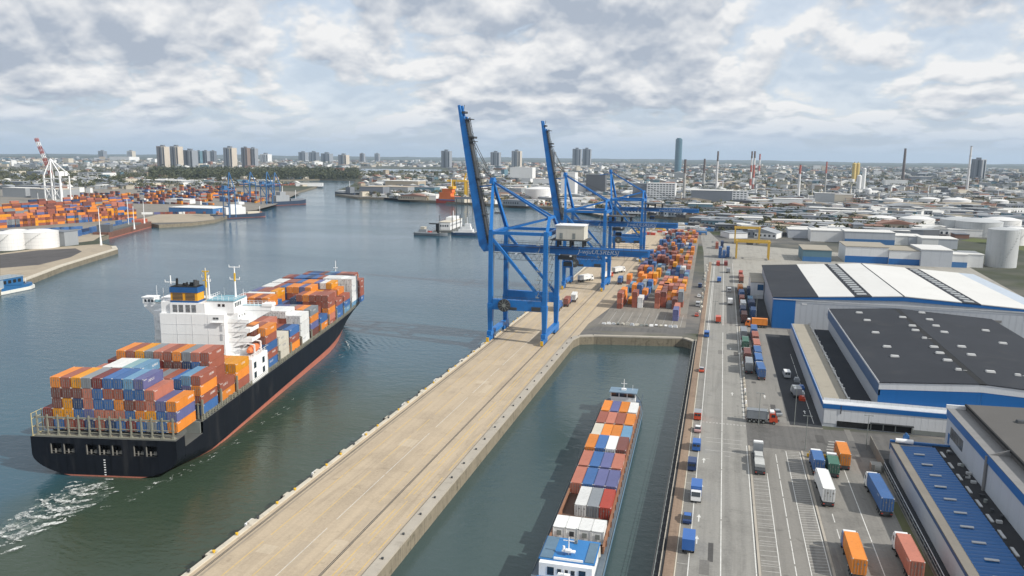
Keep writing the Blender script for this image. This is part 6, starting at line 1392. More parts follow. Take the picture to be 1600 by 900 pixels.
# ------------------------------------------------------------------ left port: cranes, ships, containers
def jib_crane():
    X, Y = P(72, 315); u = depth(72, 315) / F_PX
    t = thing('harbour_crane', 'white lattice portal crane with raised red and white jib in the left yard', 'crane', (X, Y, QZ)); w = 30 * u; dp = 18 * u; m = M_white
    H1 = 27 * u
    for x in (0, 14 * u, 30 * u): 
        MB().beam((x, 0, 0), (x, 0, 45 * u if x else 40 * u), 1.9 * u).build('leg', m, t); MB().beam((x, dp, 0), (x, dp, 40 * u), 1.5 * u).build('leg', m, t)
    for z in (1.5 * u, 24 * u, 36 * u): b = MB(); b.beam((0, 0, z), (30 * u, 0, z), 1.3 * u); b.beam((0, dp, z), (30 * u, dp, z), 1.2 * u); b.build('cross_beam', m, t)
    b = MB()
    for x0, x1 in ((0, 14 * u), (14 * u, 30 * u)): b.beam((x0, 0, 3 * u), (x1, 0, 24 * u), 1.0 * u); b.beam((x1, 0, 3 * u), (x0, 0, 24 * u), 1.0 * u)
    b.build('lattice', m, t)
    top = (6 * u, dp / 2, 66 * u)
    for x, y, z in ((0, 0, 40 * u), (14 * u, 0, 45 * u), (30 * u, 0, 45 * u), (0, dp, 40 * u), (40 * u, dp / 2, 42 * u)): MB().beam((x, y, z), top, 1.2 * u).build('stay', m, t)
    MB().box(20 * u, 30 * u, 2, dp - 2, 40 * u, 47 * u).build('machinery_house', m, t)
    a, c = Vector((3 * u, dp / 2, 42 * u)), Vector((-19 * u, dp / 2, 97 * u))
    for k in range(9):
        p, q = a.lerp(c, k / 9), a.lerp(c, (k + 1) / 9); b = MB()
        for dy in (-1.6 * u, 1.6 * u): b.beam(p + Vector((0, dy, 0)), q + Vector((0, dy, 0)), 1.0 * u); b.beam(p + Vector((3 * u, dy, 1 * u)), q + Vector((3 * u, dy, 1 * u)), .9 * u); b.beam(p + Vector((0, dy, 0)), q + Vector((3 * u, dy, 1 * u)), .6 * u)
        b.build('jib_section', c_r if k % 3 != 1 else m, t)
    b = MB(); b.tube(c, top, .25 * u, n=4); b.tube(a.lerp(c, .6), top, .25 * u, n=4); b.build('cable', M_steel, t)
jib_crane()
def small_sts(x, yb, hpx, label):
    X, Y = P(x, yb); u = depth(x, yb) / F_PX; t = thing('quay_crane', label, 'crane', (X, Y, QZ), R(-8), 'distant blue quay cranes'); m = bmat('far_crane_blue', (.05, .15, .32))
    k = hpx
    for xx in (0, 11 * u):
        for y in (0, 14 * u): MB().beam((xx, y, 0), (xx, y, k * .62 * u), 1.0 * u).build('leg', m, t)
        MB().beam((xx, 0, k * .62 * u), (xx, 14 * u, k * .62 * u), 1.2 * u).build('tie_beam', m, t)
    for z in (.25, .55): MB().beam((0, 0, k * z * u), (11 * u, 0, k * z * u), 1.3 * u).build('portal_beam', m, t)
    MB().beam((0, 0, k * .55 * u), (11 * u, 0, k * .25 * u), .8 * u).build('brace', m, t)
    for y in (0, 14 * u): MB().beam((11 * u, y, k * .62 * u), (8 * u, 7 * u, k * u), 1.1 * u).build('mast_leg', m, t)
    MB().box(-14 * u, 18 * u, 6 * u, 8 * u, k * .53 * u, k * .57 * u).build('girder', m, t); MB().beam((8 * u, 7 * u, k * u), (-12 * u, 7 * u, k * .6 * u), .4 * u).build('stay', m, t); MB().beam((8 * u, 7 * u, k * u), (18 * u, 7 * u, k * .6 * u), .5 * u).build('stay', m, t); MB().box(-6 * u, 0, 4 * u, 10 * u, k * .6 * u, k * .7 * u).build('machinery_house', m, t)
small_sts(350, 340, 70, 'blue quay crane on the left bank beside the nearer white topped ship'); small_sts(408, 319, 50, 'blue quay crane on the left bank, left of the farther ship'); small_sts(420, 316, 46, 'blue quay crane on the left bank, beside the farther ship'); small_sts(382, 313, 44, 'blue quay crane behind the left bank, farthest from the water')
random.seed(77)
def hull_mesh(L, Bm, D, sheer=.25, bow=.25, stern=.85):
    st_ = [0, .06, .15, .3, .5, .7, .8, .88, .94, 1.0]; vs = []; fs = []
    for k in st_:
        f = (stern + (1 - stern) * min(1, k / .15)) if k < .15 else (1 if k < 1 - bow else max(.02, 1 - ((k - 1 + bow) / bow) ** 2.1))
        zt = D * (1 + sheer * max(0, (k - .55) / .45) ** 2 + .08 * max(0, (.15 - k) / .15))
        for sg in (-1, 1):
            for z, q in ((-.5, .82), (D * .12, .92), (D * .13, .92), (zt, 1)): vs.append((sg * Bm / 2 * f * (q if k < .7 else q ** (1 + (k - .7) * 5)), k * L - L / 2, z))
    n = len(st_); ms = []
    for i in range(n - 1):
        for sd in (0, 1):
            a = i * 8 + sd * 4; c = a + 8
            for k in range(3): f = (a + k, c + k, c + k + 1, a + k + 1); fs.append(f if sd == 0 else f[::-1]); ms.append((1, 1, 0)[k])
        fs.append((i * 8 + 3, i * 8 + 7, i * 8 + 15, i * 8 + 11)); ms.append(2)
    fs.append((0, 4, 5, 6, 7, 3, 2, 1)); ms.append(0)
    b = MB(); b.v = vs; b.f = fs; b.m = ms; return b
def boat(px, py, L, Bm, D, rz, hullm, label, parts, bootm=None, deckm=None, name='moored_ship', cat='ship'):
    X, Y = P(px, py, 0); t = thing(name, label, cat, (X, Y, 0), rz)
    hull_mesh(L, Bm, D).build('hull', [hullm, bootm or M_boot, deckm or M_deck], t)
    for nm, m, bx in parts:
        b = MB()
        for q in bx:
            if len(q) == 6: b.box(*q)
            else: b.tube(q[:3], q[3:6], q[6], n=7)
        b.build(nm, m, t)
    return t
def windows_row(t, x0, x1, y, z, n, m=None):
    for i in range(n): w = (x1 - x0) / n; MB().box(x0 + i * w, x0 + i * w + w * .6, y - .06, y, z, z + .9).build('window', B_win, t)
boat(374, 340, 66, 13, 4.5, R(-33), bmat('hull_navy', (.03, .05, .09)), 'dark hulled ship with white upper works by the left bank blue crane', [('deckhouse', B_white, [(-5.5, 5.5, -18, 6, 4.6, 13), (-4.5, 4.5, -14, 2, 13, 16)]), ('wheelhouse', B_white, [(-5, 5, -2, 5, 16, 19)]), ('hatch', B_cream, [(-4, 4, 9, 24, 4.6, 7)]), ('mast', M_white, [(0, 0, 16, 0, 0, 25, .3), (0, 26, 5, 0, 26, 13, .25), (0, -24, 5, 0, -24, 11, .25)]), ('deck_gear', B_brick, [(-3, 3, -27, -21, 4.6, 7), (-2, 2, 25, 28, 4.8, 6.6)])])
boat(449, 320, 70, 15, 6, R(-22), bmat('hull_navy', (.03, .05, .09)), 'dark ship moored farther up the left bank', [('deckhouse', B_grey, [(-6, 6, -24, 0, 6, 15), (-5, 5, -16, -6, 15, 20)]), ('hold', B_slate, [(-5, 5, 3, 28, 6, 9)]), ('mast', M_white, [(0, -8, 20, 0, -8, 29, .4), (0, 16, 9, 0, 16, 22, .4)])])
boat(540, 306, 70, 14, 6, R(62), bmat('hull_navy', (.03, .05, .09)), 'blue grey ship at the tip of the far river bank', [('deckhouse', B_slate, [(-5, 5, -22, -8, 6, 17)]), ('hold', B_white, [(-5, 5, -4, 22, 6, 10)]), ('mast', M_white, [(0, -14, 17, 0, -14, 28, .4)])])
boat(605, 309, 40, 8, 2.4, R(95), B_dark, 'low dark barge along the far quay wall', [('hold', B_slate, [(-3, 3, -15, 12, 2.4, 3.6)])], name='moored_barge', cat='barge')
# orange ship
boat(712, 318.5, 66, 14, 7, R(-98), M_redp, 'bright orange and red ship under the yellow gantry on the far quay', [('deckhouse', M_orange, [(-6, 6, -27, -6, 7, 18), (-5, 5, -22, -4, 18, 24), (-6, 6, -6, 6, 7, 12)]), ('wheelhouse', mat('ship_yellow', (.66, .34, .02), .5), [(-6.5, 6.5, -10, -2, 24, 28)]), ('band', B_blue, [(-7.1, 7.1, -26, 20, 5.6, 7.1)]), ('mast', M_white, [(0, -8, 28, 0, -8, 40, .5), (0, 22, 7, 0, 22, 18, .4)])])
X, Y = P(705, 309); t = thing('gantry_crane', 'yellow portal gantry standing over the orange ship', 'crane', (X, Y + 6, QZ))
for x in (0, 24): MB().beam((x, 0, 0), (x, 0, 29), 3).build('leg', M_yellow, t); MB().beam((x, 12, 0), (x, 12, 29), 3).build('leg', M_yellow, t)
MB().box(-10, 27, -1, 13, 28, 31).build('girder', M_yellow, t); MB().beam((20, 6, 31), (24, 6, 43), 2).build('jib', M_yellow, t)
# work boats and pontoon in mid channel
boat(674, 368, 34, 9, 2.6, R(-92), bmat('hull_grey', (.16, .18, .20)), 'grey work boat with folded black crane in mid channel', [('deckhouse', B_grey, [(-3, 3, -12, -4, 2.6, 6)]), ('wheelhouse', B_cream, [(-2.4, 2.4, -10.5, -6, 6, 8.4)]), ('deck_crane', M_black, [(-1, 1, 6, 8, 2.6, 12), (-.6, .6, -2, 8, 11, 12), (-.6, .6, 5, 6, 4, 12)]), ('deck_gear', M_redp, [(-2.4, 2.4, -3, 0, 2.6, 4.2)]), ('bulwark', bmat('hull_pale', (.45, .47, .48)), [(-4.5, -4.2, -15, 8, 2.4, 3.4), (4.2, 4.5, -15, 8, 2.4, 3.4)])], B_dark, name='work_boat', cat='boat')
X, Y = P(690, 364, 0); t = thing('accommodation_pontoon', 'dark pontoon carrying a long white deckhouse behind the grey work boat', 'pontoon', (X, Y, 0), R(6))
MB().box(-9, 12, 0, 72, -.5, 2.0).build('pontoon', M_deck, t); dho = MB().box(-6, 6, 12, 66, 2, 9.5).build('deckhouse', B_white, t); MB().box(-6.3, 6.3, 11.7, 66.3, 9.5, 9.9).build('roof', B_cream, t); MB().box(-4, 4, 34, 60, 9.9, 13).build('upper_house', B_white, t)
for i in range(14): MB().box(6.0, 6.06, 14 + i * 3.7, 15.6 + i * 3.7, 5.6, 7.2).build('window', B_win, dho)
for i in range(4): MB().box(-4.6 + i * 2.4, -3.2 + i * 2.4, 11.9, 11.97, 5.2, 7).build('window', B_win, dho)
for x, y in ((9, 8), (9, 26), (-7.5, 22), (9, 44)): MB().tube((x, y, 1), (x, y, 30 if x > 0 and y < 30 else 16), .4, n=8).build('mooring_pile', M_steel, t)
MB().tube((0, 50, 13), (0, 50, 19), .3, n=6).build('mast', M_white, t)
boat(730, 368, 30, 9.5, 3.2, R(-84), bmat('tug_navy', (.03, .07, .14)), 'white and blue tug moored beside the white deckhouse pontoon', [('deckhouse', B_white, [(-3.4, 3.4, -8, 6, 3.2, 6.2), (-2.8, 2.8, -5, 4, 6.2, 8.6)]), ('wheelhouse', B_white, [(-2.4, 2.4, -2, 3.4, 8.6, 11.4)]), ('mast', M_white, [(0, 0, 11, 0, 0, 18, .22), (-1.6, -6, 6, -1.6, -6, 11, .5), (1.6, -6, 6, 1.6, -6, 11, .5)]), ('bulwark', B_white, [(-4.7, -4.4, -13, 9, 3, 4.0), (4.4, 4.7, -13, 9, 3, 4.0)])], B_dark, name='tug', cat='boat')
X, Y = P(726, 330, 0); t = thing('loading_gantry', 'dark pile and beam jetty gantry behind the tug', 'gantry', (X, Y, 0))
for x in (-12, -4, 4, 12): MB().tube((x, 0, -1), (x, 0, 17), .5, n=7).build('pile', M_steel, t)
MB().box(-14, 14, -2, 3, 17, 20).build('deck', B_slate, t); MB().tube((-12, 0, 22), (-12, 0, 46), .4, n=6).build('mast', M_grey, t); MB().tube((5, 0, 22), (4, 0, 50), .35, n=6).build('mast', M_grey, t)
boat(782, 333, 16, 5, 1.4, R(-90), B_dark, 'small dark work barge alone in the channel near the nearest crane mast', [('mast', M_steel, [(0, 0, 1, 0, 0, 12, .25)])], name='work_barge', cat='boat')
# blue ferry at the left edge
X, Y = P(62, 452, 0); tA = R(-90) + math.atan2(0, 1)
q0 = Vector(P(64, 449, 0)); q1 = Vector(P(0, 462, 0)); dr = (q0 - q1).normalized(); rz = math.atan2(-dr.x, dr.y)
fl = thing('moored_ship', 'blue and white ship cut by the left picture edge beside the left quay', 'ship', (q0.x, q0.y, 0), rz)
hb_ = MB(); prof = [(0, 0), (-3.0, -2), (-5.2, -7), (-5.2, -62), (5.2, -62), (5.2, -7), (3.0, -2)]
hb_.prism([(x - 5, y) for x, y in prof], .2, 1.9); hb_.build('hull', mat('ferry_white', (.62, .62, .58), .5, 0, .08, .3, streak=.1), fl); MB().prism([(x * 1.01 - 5, y) for x, y in prof], -.6, .2).build('boot', B_dark, fl)
M_fb = mat('ferry_blue', (.022, .11, .26), .45, 0, .12, .4)
MB().prism([(x * .95 - 5, y * .95 - 1.5) for x, y in prof], 1.9, 3.4).build('bulwark', M_fb, fl)
MB().box(-9.6, -.6, -62, -11, 3.0, 8.2).build('deckhouse', M_fb, fl); MB().box(-9.8, -.4, -62, -10.6, 8.2, 8.7).build('roof', mat('ferry_roof', (.25, .30, .34), .6, 0, .2, .5), fl)
for i in range(4): MB().box(-.6, -.52, -14.5 - i * 3.2, -12.6 - i * 3.2, 5.4, 7.2).build('window', M_black, fl)
MB().box(-.55, -.5, -60, -24, 3.2, 7.8).build('side_panel', mat('ferry_grey', (.24, .30, .36), .6), fl); b = MB(); b.beam((-.5, -11, 3.4), (-.5, -23, 5.2), .5, .3); b.build('ramp', M_fb, fl)
b = MB(); b.box(-7, -3, -8, -5, 1.9, 3.4); b.tube((-4, -6, 3), (-4, -6, 6), .15, n=5); b.box(-6, -4, -4, -2.5, 2, 3); b.build('bow_winch', M_white, fl)
b = MB()
for x, y, h in ((-7, -22, 8), (-3, -26, 7), (-5, -34, 11), (-8, -40, 6), (-2, -30, 5)): b.tube((x, y, 8.7), (x, y, 8.7 + h), .14, n=5)
for k in range(12): b.tube((-.8, -12 - k * 3, 8.7), (-.8, -12 - k * 3, 9.9), .06, n=4)
b.beam((-.8, -12, 9.9), (-.8, -48, 9.9), .1); b.build('mast', M_grey, fl)
# rusty barge at the left quay
q0 = Vector(P(172, 373, 0)); q1 = Vector(P(240, 354, 0)); L = (q1 - q0).length; dr = (q1 - q0).normalized()
t = thing('moored_barge', 'rusty red bulk barge moored at the left quay by the lamp mast', 'barge', (q0.x, q0.y, 0), math.atan2(-dr.x, dr.y))
MB().prism([(-15, 2), (-1, 0), (0, 4), (0, L - 6), (-2, L), (-14, L), (-15, L - 6)], -.5, .8).build('boot', M_boot, t); MB().prism([(-15, 2), (-1, 0), (0, 4), (0, L - 6), (-2, L), (-14, L), (-15, L - 6)], .8, 5.5).build('hull', mat('rust_hull', (.15, .075, .055), .8, 0, .25, .2, streak=.4), t)
MB().box(-13, -2, 14, L - 30, 5.5, 7).build('hold', M_deck, t); MB().box(-12, -1, 4, 12, 5.5, 12).build('deckhouse', B_dark, t); MB().box(-12, -3, L - 28, L - 8, 5.5, 9).build('deck_cargo', mat('cargo_red', (.36, .10, .06), .8, 0, .3, .5), t)
for x, y, h in ((-6, L * .55, 32), (-8, 8, 12)): MB().tube((x, y, 5), (x, y, h), .3, n=6).build('mast', M_white, t)
# masts and lamp towers on the left quay
for i, (px, py, yt, l) in enumerate(((158, 383, 322, 'white lamp mast with splayed foot on the left quay tip'), (226, 352, 312, 'white lamp mast on the left quay near the container stacks'), (210, 358, 320, 'thin white mast by the rusty barge'), (88, 386, 366, 'short white post beside the grey shed'), (60, 316, 300, 'thin white mast beneath the white crane'))):
    X, Y = P(px, py); hh = (py - yt) / F_PX * depth(px, py); t = thing('lamp_mast', l, 'mast', (X, Y, QZ)); MB().tube((0, 0, 0), (0, 0, hh), .35, .2, 8).build('pole', M_white, t); MB().tube((0, 0, 0), (0, 0, hh * .28), .9, .4, 8).build('foot', M_white, t); MB().box(-1.4, 1.4, -.5, .5, hh - .6, hh).build('lamp_head', M_grey, t)
# left container yard
random.seed(12)
ll = []
warm2 = ['rust'] * 5 + ['orange'] * 3 + ['brown'] * 3 + ['salmon'] * 2 + ['navy', 'blue', 'grey', 'yellow', 'indigo']
def lrow(pA, pB, n, hi, cols, L=12.0, ang=None, skip=.06):
    A = Vector(P(*pA)); Bv = Vector(P(*pB)); 
    for i in range(n):
        if random.random() < skip: continue
        p = A.lerp(Bv, i / max(1, n - 1)); a = ang if ang is not None else math.atan2(-(Bv - A).x, (Bv - A).y)
        for k in range(random.randint(max(1, hi - 2), hi)): ll.append((random.choice(cols), p.x, p.y, QZ + .02 + k * 2.6, a, L))
lrow((122, 369), (212, 346), 10, 2, ['blue', 'blue', 'navy', 'blue'], 12, None, 0)
for k in range(6): lrow((8 - k * 3, 356 - k * 4.6), (205 - k * 2, 342 - k * 5.2), 19 - k // 2, 5, warm2)
lrow((14, 364), (118, 358), 8, 1, ['blue', 'navy', 'blue'])
for k in range(4): lrow((110, 316 - k * 3.2), (330 - k * 12, 320 - k * 5), 24, 3, warm2 + ['white', 'blue', 'navy', 'white'], 12, 1.2, .25)
lrow((230, 335), (335, 333.5), 12, 1, warm2 + ['yellow', 'white'], 12, None, .3)
for k in range(5): lrow((230 - k * 4, 312 - k * 4), (395 - k * 10, 316 - k * 5.5), 26, 3, warm2 + ['navy', 'blue', 'white', 'grey'], 12, 1.2, .2)
lrow((400, 317), (430, 308), 10, 3, warm2, 12, None, .1); lrow((300, 300), (400, 303), 14, 2, warm2 + ['yellow'], 12, None, .2); lrow((410, 290), (492, 289), 10, 2, ['rust', 'salmon', 'blue', 'navy', 'darkred'], 12, None, .1)
lrow((310, 310), (400, 306), 12, 3, warm2, 12, None, .15)
cont_stuff(ll, 'stacked_containers', 'rows of mostly rust red and orange containers stacked in the left port yard')

# ------------------------------------------------------------------ town, works and trees towards the horizon
random.seed(99)
def in_water(x, y):
    """crude test against the shore polygon"""
    c = False; n = len(land); j = n - 1
    for i in range(n):
        xi, yi = land[i]; xj, yj = land[j]
        if (yi > y) != (yj > y) and x < (xj - xi) * (y - yi) / (yj - yi) + xi: c = not c
        j = i
    return not c
def zone_ok(px, py):
    """keep the near quays, yards and named blocks free"""
    if px > 895 and py > 350 and px < 1125: return False
    if px >= 1100 and py > 372: return False
    if px < 250 and py > 296: return False
    if 250 <= px < 500 and py > 291: return False
    if 555 < px < 705 and 261 < py < 272: return False
    if 500 <= px < 560 and py > 275: return False
    return True
pal = [(B_white, B_roofw), (B_white, B_roofw), (B_white, B_grey), (B_grey, B_roofw), (B_cream, B_grey), (B_grey, B_slate), (B_slate, B_grey), (B_brick, B_slate), (B_tan, B_brick), (B_grey, B_dark), (B_teal, B_slate), (B_dark, B_grey), (B_cream, B_tan)]
pname = {B_white.name: 'white', B_cream.name: 'cream', B_grey.name: 'grey', B_slate.name: 'slate grey', B_brick.name: 'brick red', B_tan.name: 'tan', B_teal.name: 'blue green', B_dark.name: 'dark'}
cand = []; tries = 0
while len(cand) < 5200 and tries < 60000:
    tries += 1
    a = random.uniform(-.95, .50); d = 480 * (9500 / 480) ** (random.random() ** .85)
    x, y = math.sin(a) * d, math.cos(a) * d
    if in_water(x, y): continue
    px, py = sees(x, y)
    if not -60 < px < 1660 or not zone_ok(px, py): continue
    if px < 520 and 262 < py < 284 and random.random() < .72: continue
    k = random.random()
    if d < 2000: w, dp, hh = random.choice([random.uniform(6, 16), random.uniform(10, 24), random.uniform(26, 64)]), random.uniform(8, 24), random.uniform(3, 8)
    elif d < 4200: w, dp, hh = random.uniform(8, 32), random.uniform(8, 24), random.uniform(5, 12)
    else: w, dp, hh = random.uniform(14, 60), random.uniform(12, 40), random.uniform(7, 18)
    if k > .965 and d > 2600: hh *= 2.2
    cand.append((d, x, y, w, dp, hh, random.randrange(len(pal)), px, py))
cand.sort(key=lambda c: -(c[3] * c[5]) / c[0] ** 2)
bigs = cand[:260]; rest = cand[260:]
mats_ = [B_white, B_roofw, B_cream, B_grey, B_slate, B_brick, B_tan, B_teal, B_dark]; mi = {m.name: i for i, m in enumerate(mats_)}
b = MB()
for d, x, y, w, dp, hh, pi, px, py in rest:
    a = random.choice([0, 0, .5, -.35, 1.1]); ca, sa = math.cos(a), math.sin(a); wm, rm = pal[pi]
    t = MB()
    if random.random() < (.45 if d > 1500 else .15): t.box(-w / 2, w / 2, -dp / 2, dp / 2, 0, hh * .75, mi[wm.name]); t.front([(-w / 2 - .3, hh * .75), (w / 2 + .3, hh * .75), (0, hh * .75 + min(w * .22, 4))], -dp / 2 - .3, dp / 2 + .3, mi[rm.name])
    else: t.box(-w / 2, w / 2, -dp / 2, dp / 2, 0, hh, mi[wm.name]); t.box(-w / 2 - .3, w / 2 + .3, -dp / 2 - .3, dp / 2 + .3, hh, hh + .5, mi[rm.name])
    o0 = len(b.v); b.v += [(x + p * ca - q * sa, y + p * sa + q * ca, QZ + z) for p, q, z in t.v]; b.f += [tuple(o0 + i for i in f) for f in t.f]; b.m += t.m
stuff(b.build('town_buildings', mats_), 'countless small houses and sheds of the town reaching to the horizon', 'buildings')
bigs.sort(key=lambda c: c[7])
marks = [(52, 'the white jib crane'), (265, 'the beige tower pair'), (380, 'the dark tower pair'), (485, 'the river bend towers'), (600, 'the lagoon'), (696, 'the tower beside the boom'), (806, 'the white factory'), (908, 'the twin towers'), (963, 'the third crane'), (1058, 'the glass tower'), (1120, 'the white chimney'), (1174, 'the red and white chimneys'), (1247, 'the red topped chimney'), (1338, 'the yellow silos'), (1410, 'the brick chimney'), (1510, 'the white steel chimney'), (1570, 'the tall grey silo')]
cnt = {}
for d, x, y, w, dp, hh, pi, px, py in bigs:
    wm, rm = pal[pi]; mk = min(marks, key=lambda m: abs(m[0] - px)); sd_ = 'left' if px < mk[0] else 'right'
    key = (wm.name, mk[1], sd_); cnt[key] = cnt.get(key, 0) + 1
    lab = '%s low building, %s of its colour %s of %s' % (pname[wm.name], nth(cnt[key]), sd_, mk[1])
    t = thing('low_building', lab, 'building', (x, y, QZ), random.choice([0, 0, .4, -.3]), 'low buildings in the middle distance')
    MB().box(-w / 2, w / 2, -dp / 2, dp / 2, 0, hh).build('wall', wm, t)
    if random.random() < .15: MB().front([(-w / 2 - .4, hh), (w / 2 + .4, hh), (0, hh + min(w * .2, 4))], -dp / 2 - .4, dp / 2 + .4).build('roof', rm, t)
    else: MB().box(-w / 2 - .3, w / 2 + .3, -dp / 2 - .3, dp / 2 + .3, hh, hh + .5).build('roof', rm, t)
    if d < 1500 and random.random() < .7:
        n = int(w / 4); 
        for i in range(min(n, 7)): MB().box(-w / 2 + w * (i + .25) / n, -w / 2 + w * (i + .7) / n, -dp / 2 - .09, -dp / 2 - .02, hh * .35, hh * .7).build('window', B_win, t)

def leaf_mat(name, a, c):
    m = bpy.data.materials.new(name); m.use_nodes = True; g = NG(m.node_tree); bs = g.n['Principled BSDF']; tc = g.node('ShaderNodeTexCoord'); geo = g.node('ShaderNodeNewGeometry')
    n = g.noise(tc.outputs['Object'], .05, 3, .5); k = g.math('ADD', g.math('MULTIPLY', n, .9), g.math('MULTIPLY', geo.outputs['Random Per Island'], .6))
    g.l.new(g.mix(g.ramp(k, .35, 1.0), a + (1,), c + (1,)), bs.inputs['Base Color']); bs.inputs['Roughness'].default_value = .9; bs.inputs['Specular IOR Level'].default_value = .15
    return m
M_leaf = leaf_mat('spring_foliage', (.042, .048, .024), (.120, .118, .056)); M_leafd = leaf_mat('dark_foliage', (.030, .040, .024), (.075, .082, .042)); M_bark = mat('bark', (.06, .05, .04), .9)
def crown(b, x, y, z, r_, h, n, m=0):
    """clumps of leaf faces spread through the crown"""
    for _ in range(n):
        u = Vector((random.gauss(0, 1), random.gauss(0, 1), random.gauss(0, 1))).normalized() * (random.random() ** .4)
        c = Vector((x + u.x * r_, y + u.y * r_, z + h * .5 + u.z * h * .5)); s = r_ * random.uniform(.22, .5)
        q = [c + Vector((random.uniform(-1, 1), random.uniform(-1, 1), random.uniform(-.7, .9))) * s for _ in range(4)]
        b.add(q, [(0, 1, 2), (0, 2, 3), (1, 3, 2), (0, 3, 1)], m)
b = MB(); nt_ = 0; tries = 0; nearT = []
while nt_ < 11000 and tries < 90000:
    tries += 1
    a = random.uniform(-.95, .50); d = 560 * (8000 / 560) ** (random.random() ** .9); x, y = math.sin(a) * d, math.cos(a) * d
    if in_water(x, y): continue
    px, py = sees(x, y)
    if not -40 < px < 1640 or not zone_ok(px, py) or (px > 1100 and py > 366): continue
    cl = math.sin(x * .011 + 1.3) + math.sin(y * .008 + x * .004) + random.gauss(0, .7)
    if cl < (-.35 if d > 1500 else -.2): continue
    r_ = random.uniform(2.2, 4.6) * (1 if d < 2200 else 1.5 if d < 4500 else 2.3); h = r_ * random.uniform(1.3, 2.0)
    if d < 1150 and len(nearT) < 260 and cl > .3: nearT.append((px, x, y, r_, h)); continue
    crown(b, x, y, QZ + h * .15, r_, h, 22 if d < 2000 else 12); nt_ += 1
# belt of dark trees along the far bank of the river and on the ridge behind it
for _ in range(2600):
    px = random.uniform(236, 560); py = random.uniform(268, 281) - (0 if px < 430 else .4)
    x, y = P(px, py)
    if in_water(x, y): continue
    r_ = random.uniform(6, 12); crown(b, x, y, QZ, r_, r_ * random.uniform(1.6, 2.6), 16, 1)
for _ in range(1500):
    px = random.choice([random.uniform(0, 240), random.uniform(0, 440), random.uniform(560, 700), random.uniform(1180, 1600)]); py = random.uniform(268, 294) if px < 450 else random.uniform(270.5, 275) if px < 800 else random.uniform(268, 284)
    x, y = P(px, py)
    if in_water(x, y): continue
    r_ = random.uniform(4, 9); crown(b, x, y, QZ, r_, r_ * random.uniform(1.3, 2.2), 14, random.randint(0, 1))
for _ in range(2200):
    px = random.uniform(1000, 1600); py = 300 + 68 * random.random() ** .8; x, y = P(px, py)
    if in_water(x, y) or (px > 1100 and py > 366) or not zone_ok(px, py): continue
    if math.sin(x * .021 + .6) + math.sin(y * .013 + x * .009) + random.gauss(0, .5) < .35: continue
    r_ = random.uniform(1.6, 3.4); crown(b, x, y, QZ + .5, r_, r_ * random.uniform(1.3, 2.1), 26, 2 if random.random() < .6 else 0)
stuff(b.build('town_trees', [M_leaf, M_leafd, leaf_mat('olive_foliage', (.055, .060, .022), (.150, .140, .050))]), 'mass of olive and dark green trees between the houses and along the river', 'trees')
nearT.sort()
for i, (px, x, y, r_, h) in enumerate(nearT):
    t = thing('tree', 'olive green spring tree before the works, %s from the left among the nearer trees' % nth(i + 1), 'tree', (x, y, QZ), 0, 'nearer trees behind the port')
    bb = MB(); bb.tube((0, 0, 0), (.1, .1, h * .5), r_ * .09, r_ * .05, 6)
    for k in range(3): aa = random.uniform(0, 6.28); bb.tube((.05, .05, h * .3), (math.cos(aa) * r_ * .5, math.sin(aa) * r_ * .5, h * .7), r_ * .045, r_ * .02, 5)
    bb.build('trunk', M_bark, t); bb = MB(); crown(bb, 0, 0, h * .2, r_, h, 60); bb.build('crown', M_leaf if i % 3 else M_leafd, t)
# grass patches between the works and the tanks
for i, pts in enumerate((((1150, 352), (1230, 356), (1300, 366), (1240, 368), (1150, 362)), ((1340, 338), (1480, 346), (1470, 350), (1350, 343)), ((1500, 376), (1560, 382), (1600, 392), (1600, 380), (1520, 372)), ((1190, 338), (1330, 343), (1320, 347), (1200, 344)))):
    struct(MB().sheet([P(*p) for p in pts], QZ + .03 + i * .004).build('grass', asphalt('grass_%d' % i, (.085, .105, .035), (.12, .115, .055), .1, .5)))

# scattered goods and vehicles in the works area behind the yard
random.seed(4)
b = MB(); mm = [B_white, B_grey, B_dark, M_redp, M_yellow, B_blue, B_tan, B_roofw]
for _ in range(2600):
    px = random.uniform(900, 1600); py = 320 + 48 * random.random() ** 1.3
    if px > 1100 and py > 362 and px < 1235: continue
    x, y = P(px, py)
    if in_water(x, y) or (py > 345 and px < 990): continue
    s = random.uniform(1, 3.2); x2 = random.uniform(1, 6); b.box(x - x2, x + x2, y - s, y + s, QZ, QZ + random.uniform(1.2, 3.4), random.choice([0, 0, 1, 1, 2, 2, 3, 4, 5, 6, 7]))
for _ in range(500):
    px = random.uniform(770, 960); py = random.uniform(310, 318) + (px - 770) * .04; x, y = P(px, py)
    if in_water(x, y): continue
    b.box(x - 2, x + 2, y - 2, y + 2, QZ, QZ + random.uniform(1.5, 4), random.choice([0, 3, 4, 6, 2]))
stuff(b.build('stored_goods', mm), 'scattered goods, vehicles and small stores in the works behind the quay', 'goods')
